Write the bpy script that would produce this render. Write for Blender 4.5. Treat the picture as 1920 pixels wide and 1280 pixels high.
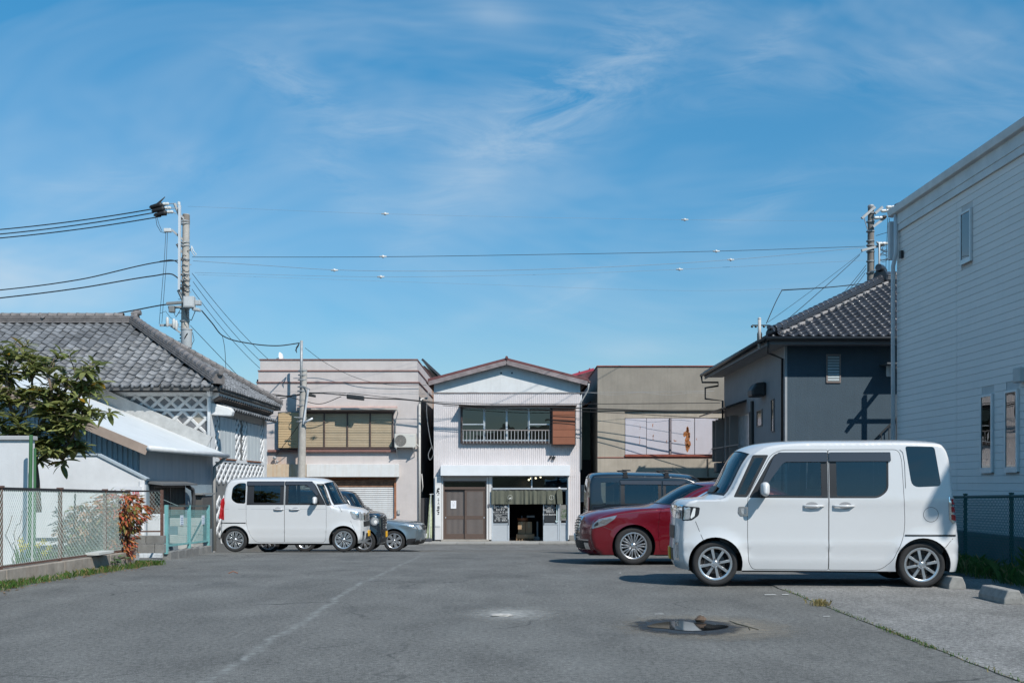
import bpy, bmesh, math, random
import numpy as np
from mathutils import Vector, Matrix, geometry
R = math.radians
random.seed(7)
for o in list(bpy.data.objects): bpy.data.objects.remove(o)
scene = bpy.context.scene
COL = scene.collection
# ---------------------------------------------------------------- camera
CAMZ = 1.25; F = 2000.0; HZ = 907.0
cam_d = bpy.data.cameras.new('camera'); cam = bpy.data.objects.new('camera', cam_d); COL.objects.link(cam)
cam.location = (0, 0, CAMZ); cam.rotation_euler = (R(90), 0, 0)
cam_d.sensor_width = 36.0; cam_d.lens = 36.0 * F / 1920.0
cam_d.shift_y = (HZ - 640.0) / 1920.0
cam_d.clip_start = 0.1; cam_d.clip_end = 3000
scene.camera = cam
# ---------------------------------------------------------------- sky, sun, exposure
SUN_TO = Vector((1.0, -1.38, 1.72)).normalized()          # towards the sun
world = bpy.data.worlds.new('World'); scene.world = world; world.use_nodes = True
nt = world.node_tree; nt.nodes.clear()
N = nt.nodes.new; LK = nt.links.new
out = N('ShaderNodeOutputWorld'); bg = N('ShaderNodeBackground'); bg.inputs['Strength'].default_value = 0.105
sky = N('ShaderNodeTexSky'); sky.sky_type = 'NISHITA'; sky.sun_disc = False
sky.sun_elevation = math.asin(SUN_TO.z); sky.sun_rotation = math.atan2(SUN_TO.x, SUN_TO.y)
sky.altitude = 0; sky.air_density = 1.1; sky.dust_density = 0.3; sky.ozone_density = 2.0
tc = N('ShaderNodeTexCoord'); sp = N('ShaderNodeSeparateXYZ'); LK(tc.outputs['Generated'], sp.inputs[0])
def wmath(op, a, b=None, clamp=False):
    n = N('ShaderNodeMath'); n.operation = op; n.use_clamp = clamp
    for i, v in enumerate((a, b)):
        if v is None: continue
        if isinstance(v, (int, float)): n.inputs[i].default_value = v
        else: LK(v, n.inputs[i])
    return n.outputs[0]
yab = wmath('MAXIMUM', wmath('ABSOLUTE', sp.outputs['Y']), 0.08)
su = wmath('DIVIDE', sp.outputs['X'], yab); sv = wmath('DIVIDE', sp.outputs['Z'], yab)
cb = N('ShaderNodeCombineXYZ'); LK(su, cb.inputs[0]); LK(sv, cb.inputs[1])
def fibre(scale, rot, sx, sy, dist, lo, hi, seed):
    mp = N('ShaderNodeMapping'); mp.inputs['Location'].default_value = (seed, seed*.7, seed*1.3); mp.inputs['Rotation'].default_value = (0, 0, -rot)
    mp.inputs['Scale'].default_value = (sx, sy, 1); LK(cb.outputs[0], mp.inputs[0])
    nz = N('ShaderNodeTexNoise'); nz.inputs['Scale'].default_value = scale; nz.inputs['Detail'].default_value = 6 if sy > 5 else 4
    nz.inputs['Roughness'].default_value = 0.66; nz.inputs['Distortion'].default_value = dist; LK(mp.outputs[0], nz.inputs['Vector'])
    mr = N('ShaderNodeMapRange'); mr.inputs[1].default_value = lo; mr.inputs[2].default_value = hi; LK(nz.outputs['Fac'], mr.inputs[0])
    return mr.outputs[0]
fibA = fibre(3.2, R(33), 2.2, 7.0, 1.1, .36, .78, 1.3); fibB = fibre(3.0, R(-30), 2.2, 7.0, 1.1, .36, .78, 4.1); soft = fibre(2.4, R(20), 1.0, 1.6, .7, .30, .70, 7.7); veil = fibre(1.5, R(24), 1.2, 3.0, 1.2, .45, .85, 2.9)
def streak(px, py, deg, ln, wd, amt, fib):
    u0, v0 = (px-960)/F, (HZ-py)/F; c, s = math.cos(R(deg)), math.sin(R(deg)); du = wmath('SUBTRACT', su, u0); dv = wmath('SUBTRACT', sv, v0)
    a = wmath('ADD', wmath('MULTIPLY', du, c/(ln/F)), wmath('MULTIPLY', dv, s/(ln/F))); b = wmath('SUBTRACT', wmath('MULTIPLY', dv, c/(wd/F)), wmath('MULTIPLY', du, s/(wd/F)))
    g = wmath('EXPONENT', wmath('MULTIPLY', wmath('ADD', wmath('MULTIPLY', a, a), wmath('MULTIPLY', b, b)), -1.0)); return wmath('MULTIPLY', wmath('MULTIPLY', g, fib), amt*(1.0 if py > 450 else .74))
cl = wmath('MULTIPLY', veil, .32)
for q in ((560, 165, -28, 130, 42, .62, fibB), (930, 30, -8, 70, 28, .5, soft), (1150, 120, 40, 240, 85, .55, fibA), (960, 250, 30, 220, 75, .48, fibA), (740, 230, 12, 170, 40, .42, fibA), (640, 330, -42, 110, 45, .38, fibB), (790, 430, 40, 110, 40, .36, fibA), (1440, 90, 35, 110, 28, .5, fibA), (1650, 130, 10, 330, 45, .32, fibA), (1420, 380, 30, 120, 40, .36, fibA), (1800, 230, 20, 200, 60, .25, fibA), (60, 520, 2, 280, 66, .85, soft), (1080, 540, 28, 120, 28, .34, fibA), (880, 600, 20, 60, 20, .25, soft), (690, 640, 0, 90, 24, .28, soft), (1190, 655, 0, 90, 20, .26, soft), (250, 330, 8, 260, 50, .22, fibA)): cl = wmath('ADD', cl, streak(*q))
cl = wmath('MINIMUM', cl, .9)
tint = N('ShaderNodeMix'); tint.data_type = 'RGBA'; tint.blend_type = 'MULTIPLY'; tint.inputs[0].default_value = 1
LK(sky.outputs[0], tint.inputs[6]); 
tm_ = N('ShaderNodeMix'); tm_.data_type = 'RGBA'; tm_.inputs[6].default_value = (0.56, 0.75, 0.87, 1); tm_.inputs[7].default_value = (0.31, 0.99, 1.20, 1)
tf = N('ShaderNodeMapRange'); tf.inputs[1].default_value = 0.06; tf.inputs[2].default_value = 0.40; LK(sp.outputs['Z'], tf.inputs[0]); LK(tf.outputs[0], tm_.inputs[0]); LK(tm_.outputs[2], tint.inputs[7])
mx = N('ShaderNodeMix'); mx.data_type = 'RGBA'; LK(cl, mx.inputs[0]); LK(tint.outputs[2], mx.inputs[6]); mx.inputs[7].default_value = (5.3, 6.2, 7.0, 1)
LK(mx.outputs[2], bg.inputs['Color']); LK(bg.outputs[0], out.inputs[0])
sun_d = bpy.data.lights.new('sun', 'SUN'); sun = bpy.data.objects.new('sun', sun_d); COL.objects.link(sun)
sun_d.energy = 4.5; sun_d.angle = R(0.53); sun_d.color = (1.0, 0.955, 0.89)
sun.rotation_euler = (-SUN_TO).to_track_quat('-Z', 'Y').to_euler(); sun.location = (20, -24, 31)
vs = scene.view_settings; vs.view_transform = 'Standard'; vs.look = 'None'; vs.gamma = 1; vs.use_curve_mapping = False; vs.exposure = 0.15
scene.render.engine = 'CYCLES'; world.cycles.sampling_method = 'MANUAL'; world.cycles.sample_map_resolution = 512
scene.cycles.max_bounces = 6; scene.cycles.diffuse_bounces = 3; scene.cycles.glossy_bounces = 3; scene.cycles.transparent_max_bounces = 10; scene.cycles.caustics_reflective = False; scene.cycles.caustics_refractive = False
# ---------------------------------------------------------------- helpers
def PX(px, py, Y):
    "photo pixel at depth Y -> world point"
    return Vector(((px - 960.0) / F * Y, Y, CAMZ - (py - HZ) / F * Y))
GP = [(-400, 0.0), (13.2, 0.0), (18.3, -.144), (22, -.24), (24.7, -.324), (27.4, -.50), (32.7, -.82), (34.6, -.92), (37, -.95), (900, -.95)]
def gz(Y):
    for (a, za), (b, zb) in zip(GP, GP[1:]):
        if a <= Y <= b: return za + (zb - za) * (Y - a) / (b - a)
    return GP[-1][1]
class MB:
    def __init__(s): s.v = []; s.f = []
    def add(s, vs_, fs): b = len(s.v); s.v += [tuple(p) for p in vs_]; s.f += [tuple(b + i for i in f) for f in fs]; return s
    def box(s, x0, x1, y0, y1, z0, z1):
        return s.add([(x0,y0,z0),(x1,y0,z0),(x1,y1,z0),(x0,y1,z0),(x0,y0,z1),(x1,y0,z1),(x1,y1,z1),(x0,y1,z1)],
                     [(3,2,1,0),(4,5,6,7),(0,1,5,4),(1,2,6,5),(2,3,7,6),(3,0,4,7)])
    def obox(s, c, ax, ay, az):
        "box with centre c and half-axis vectors"
        c, ax, ay, az = Vector(c), Vector(ax), Vector(ay), Vector(az)
        P = [c + i*ax + j*ay + k*az for k in (-1, 1) for (i, j) in ((-1,-1),(1,-1),(1,1),(-1,1))]
        fl = [(3,2,1,0),(4,5,6,7),(0,1,5,4),(1,2,6,5),(2,3,7,6),(3,0,4,7)]
        if ax.cross(ay).dot(az) < 0: fl = [f[::-1] for f in fl]
        return s.add(P, fl)
    def bar(s, a, b, w, h=None, up=(0, 0, 1)):
        a, b = Vector(a), Vector(b); d = (b - a); L = d.length
        if L < 1e-6: return s
        d /= L; u = Vector(up)
        if abs(d.dot(u)) > .98: u = Vector((0, 1, 0))
        r = d.cross(u).normalized(); u = r.cross(d).normalized()
        return s.obox((a + b) / 2, d * L / 2, r * w / 2, u * (h or w) / 2)
    def prism(s, poly, o, ux, uy, n):
        "polygon (u,v) placed at o + u*ux + v*uy, extruded by n"
        o, ux, uy, n = Vector(o), Vector(ux), Vector(uy), Vector(n); k = len(poly)
        A = [o + ux*p[0] + uy*p[1] for p in poly]; B = [p + n for p in A]
        area = sum(poly[i][0]*poly[(i+1)%k][1] - poly[(i+1)%k][0]*poly[i][1] for i in range(k))
        flip = (ux.cross(uy).dot(n) > 0) == (area > 0)
        fs = [tuple(range(k))[::-1], tuple(range(k, 2*k))] + [(i, (i+1)%k, k+(i+1)%k, k+i) for i in range(k)]
        if not flip: fs = [f[::-1] for f in fs]
        return s.add(A + B, fs)
    def tube(s, path, r, n=8, cap=True):
        path = [Vector(p) for p in path]; rs = r if isinstance(r, (list, tuple)) else [r] * len(path)
        b = len(s.v); prev = None; k = len(path)
        for i, p in enumerate(path):
            d = (path[min(i+1, k-1)] - path[max(i-1, 0)]).normalized()
            if prev is None:
                u = Vector((0, 0, 1)) if abs(d.z) < .9 else Vector((1, 0, 0)); a = d.cross(u).normalized()
            else: a = (prev - d * prev.dot(d)).normalized()
            prev = a; c = d.cross(a)
            for j in range(n):
                t = 2*math.pi*j/n; q = p + (a*math.cos(t) + c*math.sin(t)) * rs[i]; s.v.append(tuple(q))
        for i in range(k-1):
            for j in range(n): s.f.append((b+i*n+j, b+i*n+(j+1)%n, b+(i+1)*n+(j+1)%n, b+(i+1)*n+j))
        if cap: s.f.append(tuple(b+j for j in range(n))[::-1]); s.f.append(tuple(b+(k-1)*n+j for j in range(n)))
        return s
    def lathe(s, prof, c, axis=(0, 0, 1), n=20, cap=False):
        "profile (r, h) round axis through c"
        c = Vector(c); w = Vector(axis).normalized(); u = w.orthogonal().normalized(); v = w.cross(u); b = len(s.v)
        for (r, h) in prof:
            for j in range(n):
                t = 2*math.pi*j/n; s.v.append(tuple(c + w*h + (u*math.cos(t) + v*math.sin(t))*r))
        m = len(prof)
        for i in range(m-1):
            for j in range(n): s.f.append((b+i*n+j, b+i*n+(j+1)%n, b+(i+1)*n+(j+1)%n, b+(i+1)*n+j))
        if cap: s.f.append(tuple(b+j for j in range(n))[::-1]); s.f.append(tuple(b+(m-1)*n+j for j in range(n)))
        return s
    def ball(s, c, r, n=10):
        pr = [(max(1e-4, r*math.sin(math.pi*i/n)), -r*math.cos(math.pi*i/n)) for i in range(n+1)]
        return s.lathe(pr, c, n=n+4)
    def mesh(s, name):
        me = bpy.data.meshes.new(name); me.from_pydata(s.v, [], s.f); me.update(); return me
    def build(s, name, mat, parent=None, smooth=False, bevel=0, bseg=2, label=None, kind=None):
        o = bpy.data.objects.new(name, s.mesh(name)); return finish(o, mat, parent, smooth, bevel, bseg, label, kind)
def finish(o, mat, parent=None, smooth=False, bevel=0, bseg=2, label=None, kind=None):
    COL.objects.link(o); me = o.data
    for m in (mat if isinstance(mat, (list, tuple)) else [mat]): me.materials.append(m)
    if smooth:
        me.polygons.foreach_set('use_smooth', [True]*len(me.polygons))
        if smooth is not True and smooth: 
            me.set_sharp_from_angle(angle=R(smooth))
    if bevel:
        md = o.modifiers.new('bevel', 'BEVEL'); md.width = bevel; md.segments = bseg; md.limit_method = 'ANGLE'; md.angle_limit = R(40); md.harden_normals = False
    if parent is not None: adopt(o, parent)
    if label: o['label'] = label
    if kind: o['kind'] = kind
    return o
def adopt(o, parent):
    o.parent = parent
    if parent.get('_w'): o.matrix_parent_inverse = Matrix.Translation(-Vector(parent.location))
def thing(name, label, cat, loc=(0, 0, 0), rotz=0, group=None, world=True):
    o = bpy.data.objects.new(name, None); COL.objects.link(o); o.empty_display_size = .2
    o.location = loc; o.rotation_euler = (0, 0, rotz); tag(o, label, cat, group)
    if world: o['_w'] = 1
    return o
def tag(o, label=None, cat=None, group=None, kind=None):
    if label: o['label'] = label
    if cat: o['category'] = cat
    if group: o['group'] = group
    if kind: o['kind'] = kind
    return o
def struct(o): o['kind'] = 'structure'; return o
def inst(src, parent, name=None, loc=None, mat4=None):
    "copy of one object sharing mesh data"
    c = src.copy(); COL.objects.link(c)
    if name: c.name = name
    if parent is not None: adopt(c, parent)
    if mat4 is not None: c.matrix_basis = mat4
    elif loc is not None: c.location = loc
    return c
def meshobj(name, me, parent=None, mat4=None):
    o = bpy.data.objects.new(name, me); COL.objects.link(o)
    if parent is not None: adopt(o, parent)
    if mat4 is not None: o.matrix_basis = mat4
    return o
# ---------------------------------------------------------------- materials
MATS = {}
def M(name, col, rough=.6, metal=0, var=.12, scale=2.0, bump=0, bscale=60, coat=0, streak=0, streak_col=(.12, .10, .085), emit=0, spec=.5, sub=None, island=0, stretch=(1, 1, 1), grime=0):
    if name in MATS: return MATS[name]
    m = bpy.data.materials.new(name); m.use_nodes = True; t = m.node_tree; n = t.nodes.new; l = t.links.new
    p = t.nodes['Principled BSDF']; p.inputs['Roughness'].default_value = rough; p.inputs['Metallic'].default_value = metal
    p.inputs['Specular IOR Level'].default_value = spec; p.inputs['Coat Weight'].default_value = coat; p.inputs['Coat Roughness'].default_value = .03
    c4 = (*col, 1); g = n('ShaderNodeNewGeometry')
    if var or streak or bump or island:
        mp = n('ShaderNodeMapping'); l(g.outputs['Position'], mp.inputs[0]); mp.inputs['Scale'].default_value = stretch
        nz = n('ShaderNodeTexNoise'); nz.inputs['Scale'].default_value = scale; nz.inputs['Detail'].default_value = 6; nz.inputs['Roughness'].default_value = .65
        l(mp.outputs[0], nz.inputs['Vector'])
        mr = n('ShaderNodeMapRange'); mr.inputs[1].default_value = .3; mr.inputs[2].default_value = .7; mr.inputs[3].default_value = 1 - var; mr.inputs[4].default_value = 1 + var
        l(nz.outputs['Fac'], mr.inputs[0]); val = mr.outputs[0]
        if island:
            mi = n('ShaderNodeMapRange'); mi.inputs[3].default_value = 1 - island; mi.inputs[4].default_value = 1 + island
            oi = n('ShaderNodeObjectInfo'); ad = n('ShaderNodeMath'); ad.operation = 'ADD'; l(oi.outputs['Random'], ad.inputs[0]); l(g.outputs['Random Per Island'], ad.inputs[1])
            fr = n('ShaderNodeMath'); fr.operation = 'FRACT'; l(ad.outputs[0], fr.inputs[0]); l(fr.outputs[0], mi.inputs[0])
            mu = n('ShaderNodeMath'); mu.operation = 'MULTIPLY'; l(val, mu.inputs[0]); l(mi.outputs[0], mu.inputs[1]); val = mu.outputs[0]
        mx = n('ShaderNodeMix'); mx.data_type = 'RGBA'; mx.blend_type = 'MULTIPLY'; mx.inputs[0].default_value = 1; mx.inputs[6].default_value = c4
        l(val, mx.inputs[7]); colo = mx.outputs[2]
        if streak:
            mp2 = n('ShaderNodeMapping'); l(g.outputs['Position'], mp2.inputs[0]); mp2.inputs['Scale'].default_value = (5, 5, .35)
            n2 = n('ShaderNodeTexNoise'); n2.inputs['Scale'].default_value = 1.6; n2.inputs['Detail'].default_value = 7; n2.inputs['Roughness'].default_value = .7; l(mp2.outputs[0], n2.inputs['Vector'])
            r2 = n('ShaderNodeMapRange'); r2.inputs[1].default_value = .48; r2.inputs[2].default_value = .8; r2.inputs[4].default_value = streak; l(n2.outputs['Fac'], r2.inputs[0])
            m2 = n('ShaderNodeMix'); m2.data_type = 'RGBA'; l(r2.outputs[0], m2.inputs[0]); l(colo, m2.inputs[6]); m2.inputs[7].default_value = (*streak_col, 1); colo = m2.outputs[2]
        l(colo, p.inputs['Base Color'])
        if bump:
            n3 = n('ShaderNodeTexNoise'); n3.inputs['Scale'].default_value = bscale; n3.inputs['Detail'].default_value = 4; l(g.outputs['Position'], n3.inputs['Vector'])
            b = n('ShaderNodeBump'); b.inputs['Strength'].default_value = bump; b.inputs['Distance'].default_value = .02; l(n3.outputs['Fac'], b.inputs['Height']); l(b.outputs[0], p.inputs['Normal'])
    else: p.inputs['Base Color'].default_value = c4
    if emit: p.inputs['Emission Color'].default_value = c4; p.inputs['Emission Strength'].default_value = emit
    MATS[name] = m; return m
def glass(name, tint=(.25, .32, .32), rough=.0, f0=.06):
    if name in MATS: return MATS[name]
    m = bpy.data.materials.new(name); m.use_nodes = True; t = m.node_tree; t.nodes.clear(); n = t.nodes.new; l = t.links.new
    o = n('ShaderNodeOutputMaterial'); tr = n('ShaderNodeBsdfTransparent'); tr.inputs[0].default_value = (*tint, 1)
    gl = n('ShaderNodeBsdfGlossy'); gl.inputs['Roughness'].default_value = rough; gl.inputs[0].default_value = (1, 1, 1, 1)
    g = n('ShaderNodeNewGeometry'); nz = n('ShaderNodeTexNoise'); nz.inputs['Scale'].default_value = 1.3; l(g.outputs['Position'], nz.inputs['Vector'])
    b = n('ShaderNodeBump'); b.inputs['Strength'].default_value = .06; b.inputs['Distance'].default_value = .05; l(nz.outputs['Fac'], b.inputs['Height']); l(b.outputs[0], gl.inputs['Normal'])
    fr = n('ShaderNodeFresnel'); fr.inputs['IOR'].default_value = 1.5
    ad = n('ShaderNodeMath'); ad.operation = 'ADD'; ad.use_clamp = True; ad.inputs[1].default_value = f0; l(fr.outputs[0], ad.inputs[0])
    mx = n('ShaderNodeMixShader'); l(ad.outputs[0], mx.inputs[0]); l(tr.outputs[0], mx.inputs[1]); l(gl.outputs[0], mx.inputs[2]); l(mx.outputs[0], o.inputs[0])
    MATS[name] = m; return m
def text_part(txt, size, mat, parent, origin, ux=(1, 0, 0), uy=(0, 0, 1), name='lettering', align='CENTER', spacing=1.0):
    cu = bpy.data.curves.new(name, 'FONT'); cu.body = txt; cu.size = size; cu.align_x = align; cu.align_y = 'CENTER'; cu.space_line = spacing; cu.resolution_u = 2
    tmp = bpy.data.objects.new('tmp_text', cu); COL.objects.link(tmp)
    dg = bpy.context.evaluated_depsgraph_get(); me = bpy.data.meshes.new_from_object(tmp.evaluated_get(dg)); bpy.data.objects.remove(tmp)
    ux, uy, o = Vector(ux), Vector(uy), Vector(origin)
    for v in me.vertices: v.co = o + ux * v.co.x + uy * v.co.y
    me.materials.clear(); ob = bpy.data.objects.new(name, me); return finish(ob, mat, parent)
BLACK = M('black_plastic', (.018, .018, .02), .45, var=.1)
# ================================================================ setting: ground, road, pavement, apron
def asphalt(name, base, patch=.22, marks=False, speck=.7):
    m = M(name, base, .88, var=patch, scale=.55, bump=.55, bscale=170); t = m.node_tree; n = t.nodes.new; l = t.links.new; p = t.nodes['Principled BSDF']
    src = p.inputs['Base Color'].links[0].from_socket; g = n('ShaderNodeNewGeometry')
    def nz(scale, det=3, mp=None):
        x = n('ShaderNodeTexNoise'); x.inputs['Scale'].default_value = scale; x.inputs['Detail'].default_value = det; x.inputs['Roughness'].default_value = .6
        if mp:
            q = n('ShaderNodeMapping'); q.inputs['Scale'].default_value = mp; l(g.outputs['Position'], q.inputs[0]); l(q.outputs[0], x.inputs['Vector'])
        else: l(g.outputs['Position'], x.inputs['Vector'])
        return x.outputs['Fac']
    def rng(v, a, b, c, d):
        r = n('ShaderNodeMapRange'); r.inputs[1].default_value = a; r.inputs[2].default_value = b; r.inputs[3].default_value = c; r.inputs[4].default_value = d; l(v, r.inputs[0]); return r.outputs[0]
    def mul(c, v):
        x = n('ShaderNodeMix'); x.data_type = 'RGBA'; x.blend_type = 'MULTIPLY'; x.inputs[0].default_value = 1; l(c, x.inputs[6]); l(v, x.inputs[7]); return x.outputs[2]
    def mix(f, c, col):
        x = n('ShaderNodeMix'); x.data_type = 'RGBA'; l(f, x.inputs[0]); l(c, x.inputs[6]); x.inputs[7].default_value = (*col, 1); return x.outputs[2]
    c = mul(src, rng(nz(95, 2), .32, .68, .48, 1.55))
    c = mul(c, rng(nz(24, 3), .3, .7, .60, 1.42)); c = mul(c, rng(nz(1.7, 6, (1, .45, 1)), .3, .7, .82, 1.2))
    vo = n('ShaderNodeTexVoronoi'); vo.inputs['Scale'].default_value = 42; vo.inputs['Randomness'].default_value = 1; l(g.outputs['Position'], vo.inputs['Vector'])
    c = mix(rng(vo.outputs['Distance'], .06, .19, speck, 0), c, (.30, .31, .31))
    if marks:
        sx = n('ShaderNodeSeparateXYZ'); l(g.outputs['Position'], sx.inputs[0])
        ad = n('ShaderNodeMath'); ad.operation = 'ADD'; l(sx.outputs['X'], ad.inputs[0]); l(rng(nz(1.3, 4), 0, 1, 1.79, 2.05), ad.inputs[1])
        ab = n('ShaderNodeMath'); ab.operation = 'ABSOLUTE'; l(ad.outputs[0], ab.inputs[0]); band = rng(ab.outputs[0], .010, .06, .85, 0)
        mm = n('ShaderNodeMath'); mm.operation = 'MULTIPLY'; l(band, mm.inputs[0]); l(rng(nz(9, 6), .40, .62, .05, 1), mm.inputs[1]); yy = n('ShaderNodeMath'); yy.operation = 'MULTIPLY'; l(mm.outputs[0], yy.inputs[0]); l(rng(sx.outputs['Y'], 20, 24, 1, 0), yy.inputs[1])
        c = mix(yy.outputs[0], c, (.25, .26, .25))
        vc = n('ShaderNodeTexVoronoi'); vc.feature = 'DISTANCE_TO_EDGE'; vc.inputs['Scale'].default_value = .33; wv = n('ShaderNodeVectorMath'); wv.operation = 'MULTIPLY_ADD'; cn_ = n('ShaderNodeTexNoise'); cn_.inputs['Scale'].default_value = 1.1; cn_.inputs['Detail'].default_value = 6; l(g.outputs['Position'], cn_.inputs['Vector']); l(cn_.outputs['Color'], wv.inputs[0]); wv.inputs[1].default_value = (1.4, 1.4, 0); l(g.outputs['Position'], wv.inputs[2]); l(wv.outputs[0], vc.inputs['Vector'])
        ck = n('ShaderNodeMath'); ck.operation = 'MULTIPLY'; l(rng(vc.outputs['Distance'], .0015, .007, .75, 0), ck.inputs[0]); l(rng(nz(.5, 3), .50, .60, 0, 1), ck.inputs[1]); c = mix(ck.outputs[0], c, (.03, .03, .03))
        c = mix(rng(nz(.9, 5, (1.3, .7, 1)), .57, .74, 0, .55), c, (.055, .056, .056))
        c = mix(rng(nz(.32, 5, (1, .6, 1)), .52, .8, 0, .35), c, (.19, .20, .195))
    l(c, p.inputs['Base Color']); return m
ASPH = asphalt('asphalt', (.130, .129, .121), .16, True); ASPH2 = asphalt('road_asphalt', (.135, .138, .137), .12); CONC = asphalt('concrete_slab', (.185, .182, .174), .3, False, .08)
g = MB(); yl = [-60, 0, 4, 8] + [q[0] for q in GP[1:-1]] + [45, 60, 120, 900]; yl = sorted(set(yl)); fine_y = []
for a, b in zip(yl, yl[1:]):
    k = 6 if 8 <= a < 37 else 1; fine_y += [a + (b-a)*i/k for i in range(k)]
fine_y.append(yl[-1]); xs = [-600, -60, -20, -8, -2, 2, 8, 20, 60, 600]
def gsm(Y): return (gz(Y-.7) + 2*gz(Y) + gz(Y+.7))/4
for y in fine_y: g.v += [(x, y, gsm(y)) for x in xs]
k = len(xs)
for i in range(len(fine_y)-1):
    for j in range(k-1): g.f.append((i*k+j, i*k+j+1, (i+1)*k+j+1, (i+1)*k+j))
struct(g.build('ground', ASPH, smooth=True))
r = MB(); ry = [34.7, 35.5, 36.3, 37, 38.6]
for y in ry: r.v += [(-40, y, gsm(y)+.006), (40, y, gsm(y)+.006)]
for i in range(len(ry)-1): r.f.append((2*i, 2*i+1, 2*i+3, 2*i+2))
struct(r.build('road', ASPH2))
PAVE = M('pavement_slab', (.30, .295, .28), .85, var=.14, scale=4, bump=.25, bscale=90, island=.10)
pv = MB(); pv.box(-40, 40, 38.62, 40.3, -1.2, -.93); pav = struct(pv.build('pavement', M('kerb_joint', (.15, .15, .145), .9)))
sl = MB(); sl.box(0, .985, 0, .62, 0, .075); slab = sl.mesh('paving_slab'); slab.materials.append(PAVE)
for i in range(-14, 14):
    for j in range(2): meshobj('paving_slab', slab, pav, Matrix.Translation((i*1.0 + (.33 if j else 0), 38.62+.635*j, -.955+.004*((i*7+j*3) % 3)/3)))
# concrete apron on the right
ap = MB(); random.seed(3); le = [(3.2 + random.uniform(-.015, .015), y) for y in np.arange(-1, 14.01, .25)]
ap.v = [(x, y, .006) for x, y in le] + [(6.6, y, .006) for x, y in le]; n_ = len(le); ap.f = [(i, n_+i, n_+i+1, i+1) for i in range(n_-1)]
struct(ap.build('concrete_apron', CONC))
def blob(cx, cy, rx, ry, z, n=40, seed=1, amp=.18, point=0):
    rr = random.Random(seed); ph = [rr.uniform(0, 6.28) for _ in range(6)]; pts = []
    for i in range(n):
        a = 2*math.pi*i/n; q = 1 + amp*sum(math.sin((j+2)*a+ph[j])/(j+1.5) for j in range(6)); ex = abs(math.cos(a))**(1+point)*math.copysign(1, math.cos(a)); pts.append((cx+rx*q*ex, cy+ry*q*math.sin(a)*(1-.5*point*abs(math.cos(a))), z))
    return pts
def feather(m, cx, cy, rx, ry, soft):
    "material that breaks up into the ground towards its ragged edge"
    if m.get('f'): return m
    m['f'] = 1; t = m.node_tree; n = t.nodes.new; l = t.links.new; p = t.nodes['Principled BSDF']; g = n('ShaderNodeNewGeometry'); mp = n('ShaderNodeMapping'); mp.vector_type = 'POINT'; l(g.outputs['Position'], mp.inputs[0])
    mp.inputs['Location'].default_value = (-cx/rx, -cy/ry, 0); mp.inputs['Scale'].default_value = (1/rx, 1/ry, 0); ln = n('ShaderNodeVectorMath'); ln.operation = 'LENGTH'; l(mp.outputs[0], ln.inputs[0])
    nz = n('ShaderNodeTexNoise'); nz.inputs['Scale'].default_value = 9; nz.inputs['Detail'].default_value = 9; nz.inputs['Roughness'].default_value = .75; l(g.outputs['Position'], nz.inputs['Vector'])
    a = n('ShaderNodeMath'); a.operation = 'MULTIPLY_ADD'; l(nz.outputs['Fac'], a.inputs[0]); a.inputs[1].default_value = 1.1; l(ln.outputs['Value'], a.inputs[2])
    r = n('ShaderNodeMapRange'); r.inputs[1].default_value = 1.5-soft; r.inputs[2].default_value = 1.5; r.inputs[3].default_value = 1; r.inputs[4].default_value = 0; l(a.outputs[0], r.inputs[0]); l(r.outputs[0], p.inputs['Alpha']); return m
def sheet(name, pts, mat):
    m = MB(); m.v = pts; m.f = [tuple(range(len(pts)))]; return m.build(name, mat)
struct(sheet('wet_sand', blob(1.70, 9.32, .92, .98, .004, seed=4, amp=.1), feather(M('damp_sand', (.26, .23, .185), .9, var=.25, scale=6, bump=.5, bscale=140), 1.70, 9.32, .90, .96, .8)))
struct(sheet('puddle_bed', blob(1.53, 9.33, .56, .72, .007, seed=9, amp=.05, point=.5), feather(M('wet_asphalt', (.026, .026, .027), .5, var=.3, scale=40, bump=.4, bscale=170), 1.53, 9.33, .54, .62, .3)))
struct(sheet('puddle', blob(1.53, 9.33, .34, .34, .011, n=90, seed=9, amp=.12, point=.5), M('still_water', (.012, .013, .013), .03, var=0, spec=.6)))
struct(sheet('worn_concrete_patch', blob(-.02, 10.25, .70, .95, .005, seed=12, amp=.1), feather(M('chipped_patch', (.30, .30, .285), .95, var=.35, scale=14, bump=.8, bscale=60), -.02, 10.25, .60, .75, .85)))
rk = random.Random(5)
def stone(name, label, c, r, mat, sc=(1, .9, .7)):
    m = MB(); m.ball((0, 0, 0), 1, 6); m.v = [tuple(np.array(v)*(1+rk.uniform(-.18, .18))*np.array(sc)*r + np.array(c)) for v in m.v]; return tag(m.build(name, mat), label, 'stone')
stone('stone', 'small brown stone standing in the puddle', (1.70, 9.62, .03), .05, M('brown_stone', (.12, .08, .055), .9, var=.3, scale=30))
stone('stone', 'flat pale chip lying on the worn concrete patch', (-.10, 10.08, .012), .07, M('pale_chip', (.36, .35, .33), .9, var=.2, scale=30), (1.6, .7, .25))
WS = M('wheel_stop_concrete', (.27, .265, .25), .9, var=.25, scale=8, bump=.5, bscale=90)
for lab, (x, y) in (('concrete wheel stop standing free at the right edge of the lot', (5.2, 11.36)), ('concrete wheel stop behind the rear wheel of the white kei wagon', (5.28, 12.95)), ('concrete wheel stop in the shade beyond the white kei wagon', (5.5, 15.9))):
    m = MB(); m.prism([(-.105, 0), (.105, 0), (.10, .06), (.06, .15), (-.06, .15), (-.10, .06)], (x, y-.31, gz(y)), (1, 0, 0), (0, 0, 1), (0, .62, 0)); tag(m.build('wheel_stop', WS, bevel=.012), lab, 'wheel stop', 'concrete wheel stops')
CHIP = M('old_paint', (.5, .5, .48), .9, var=.2, scale=40)
pm = MB()
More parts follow.
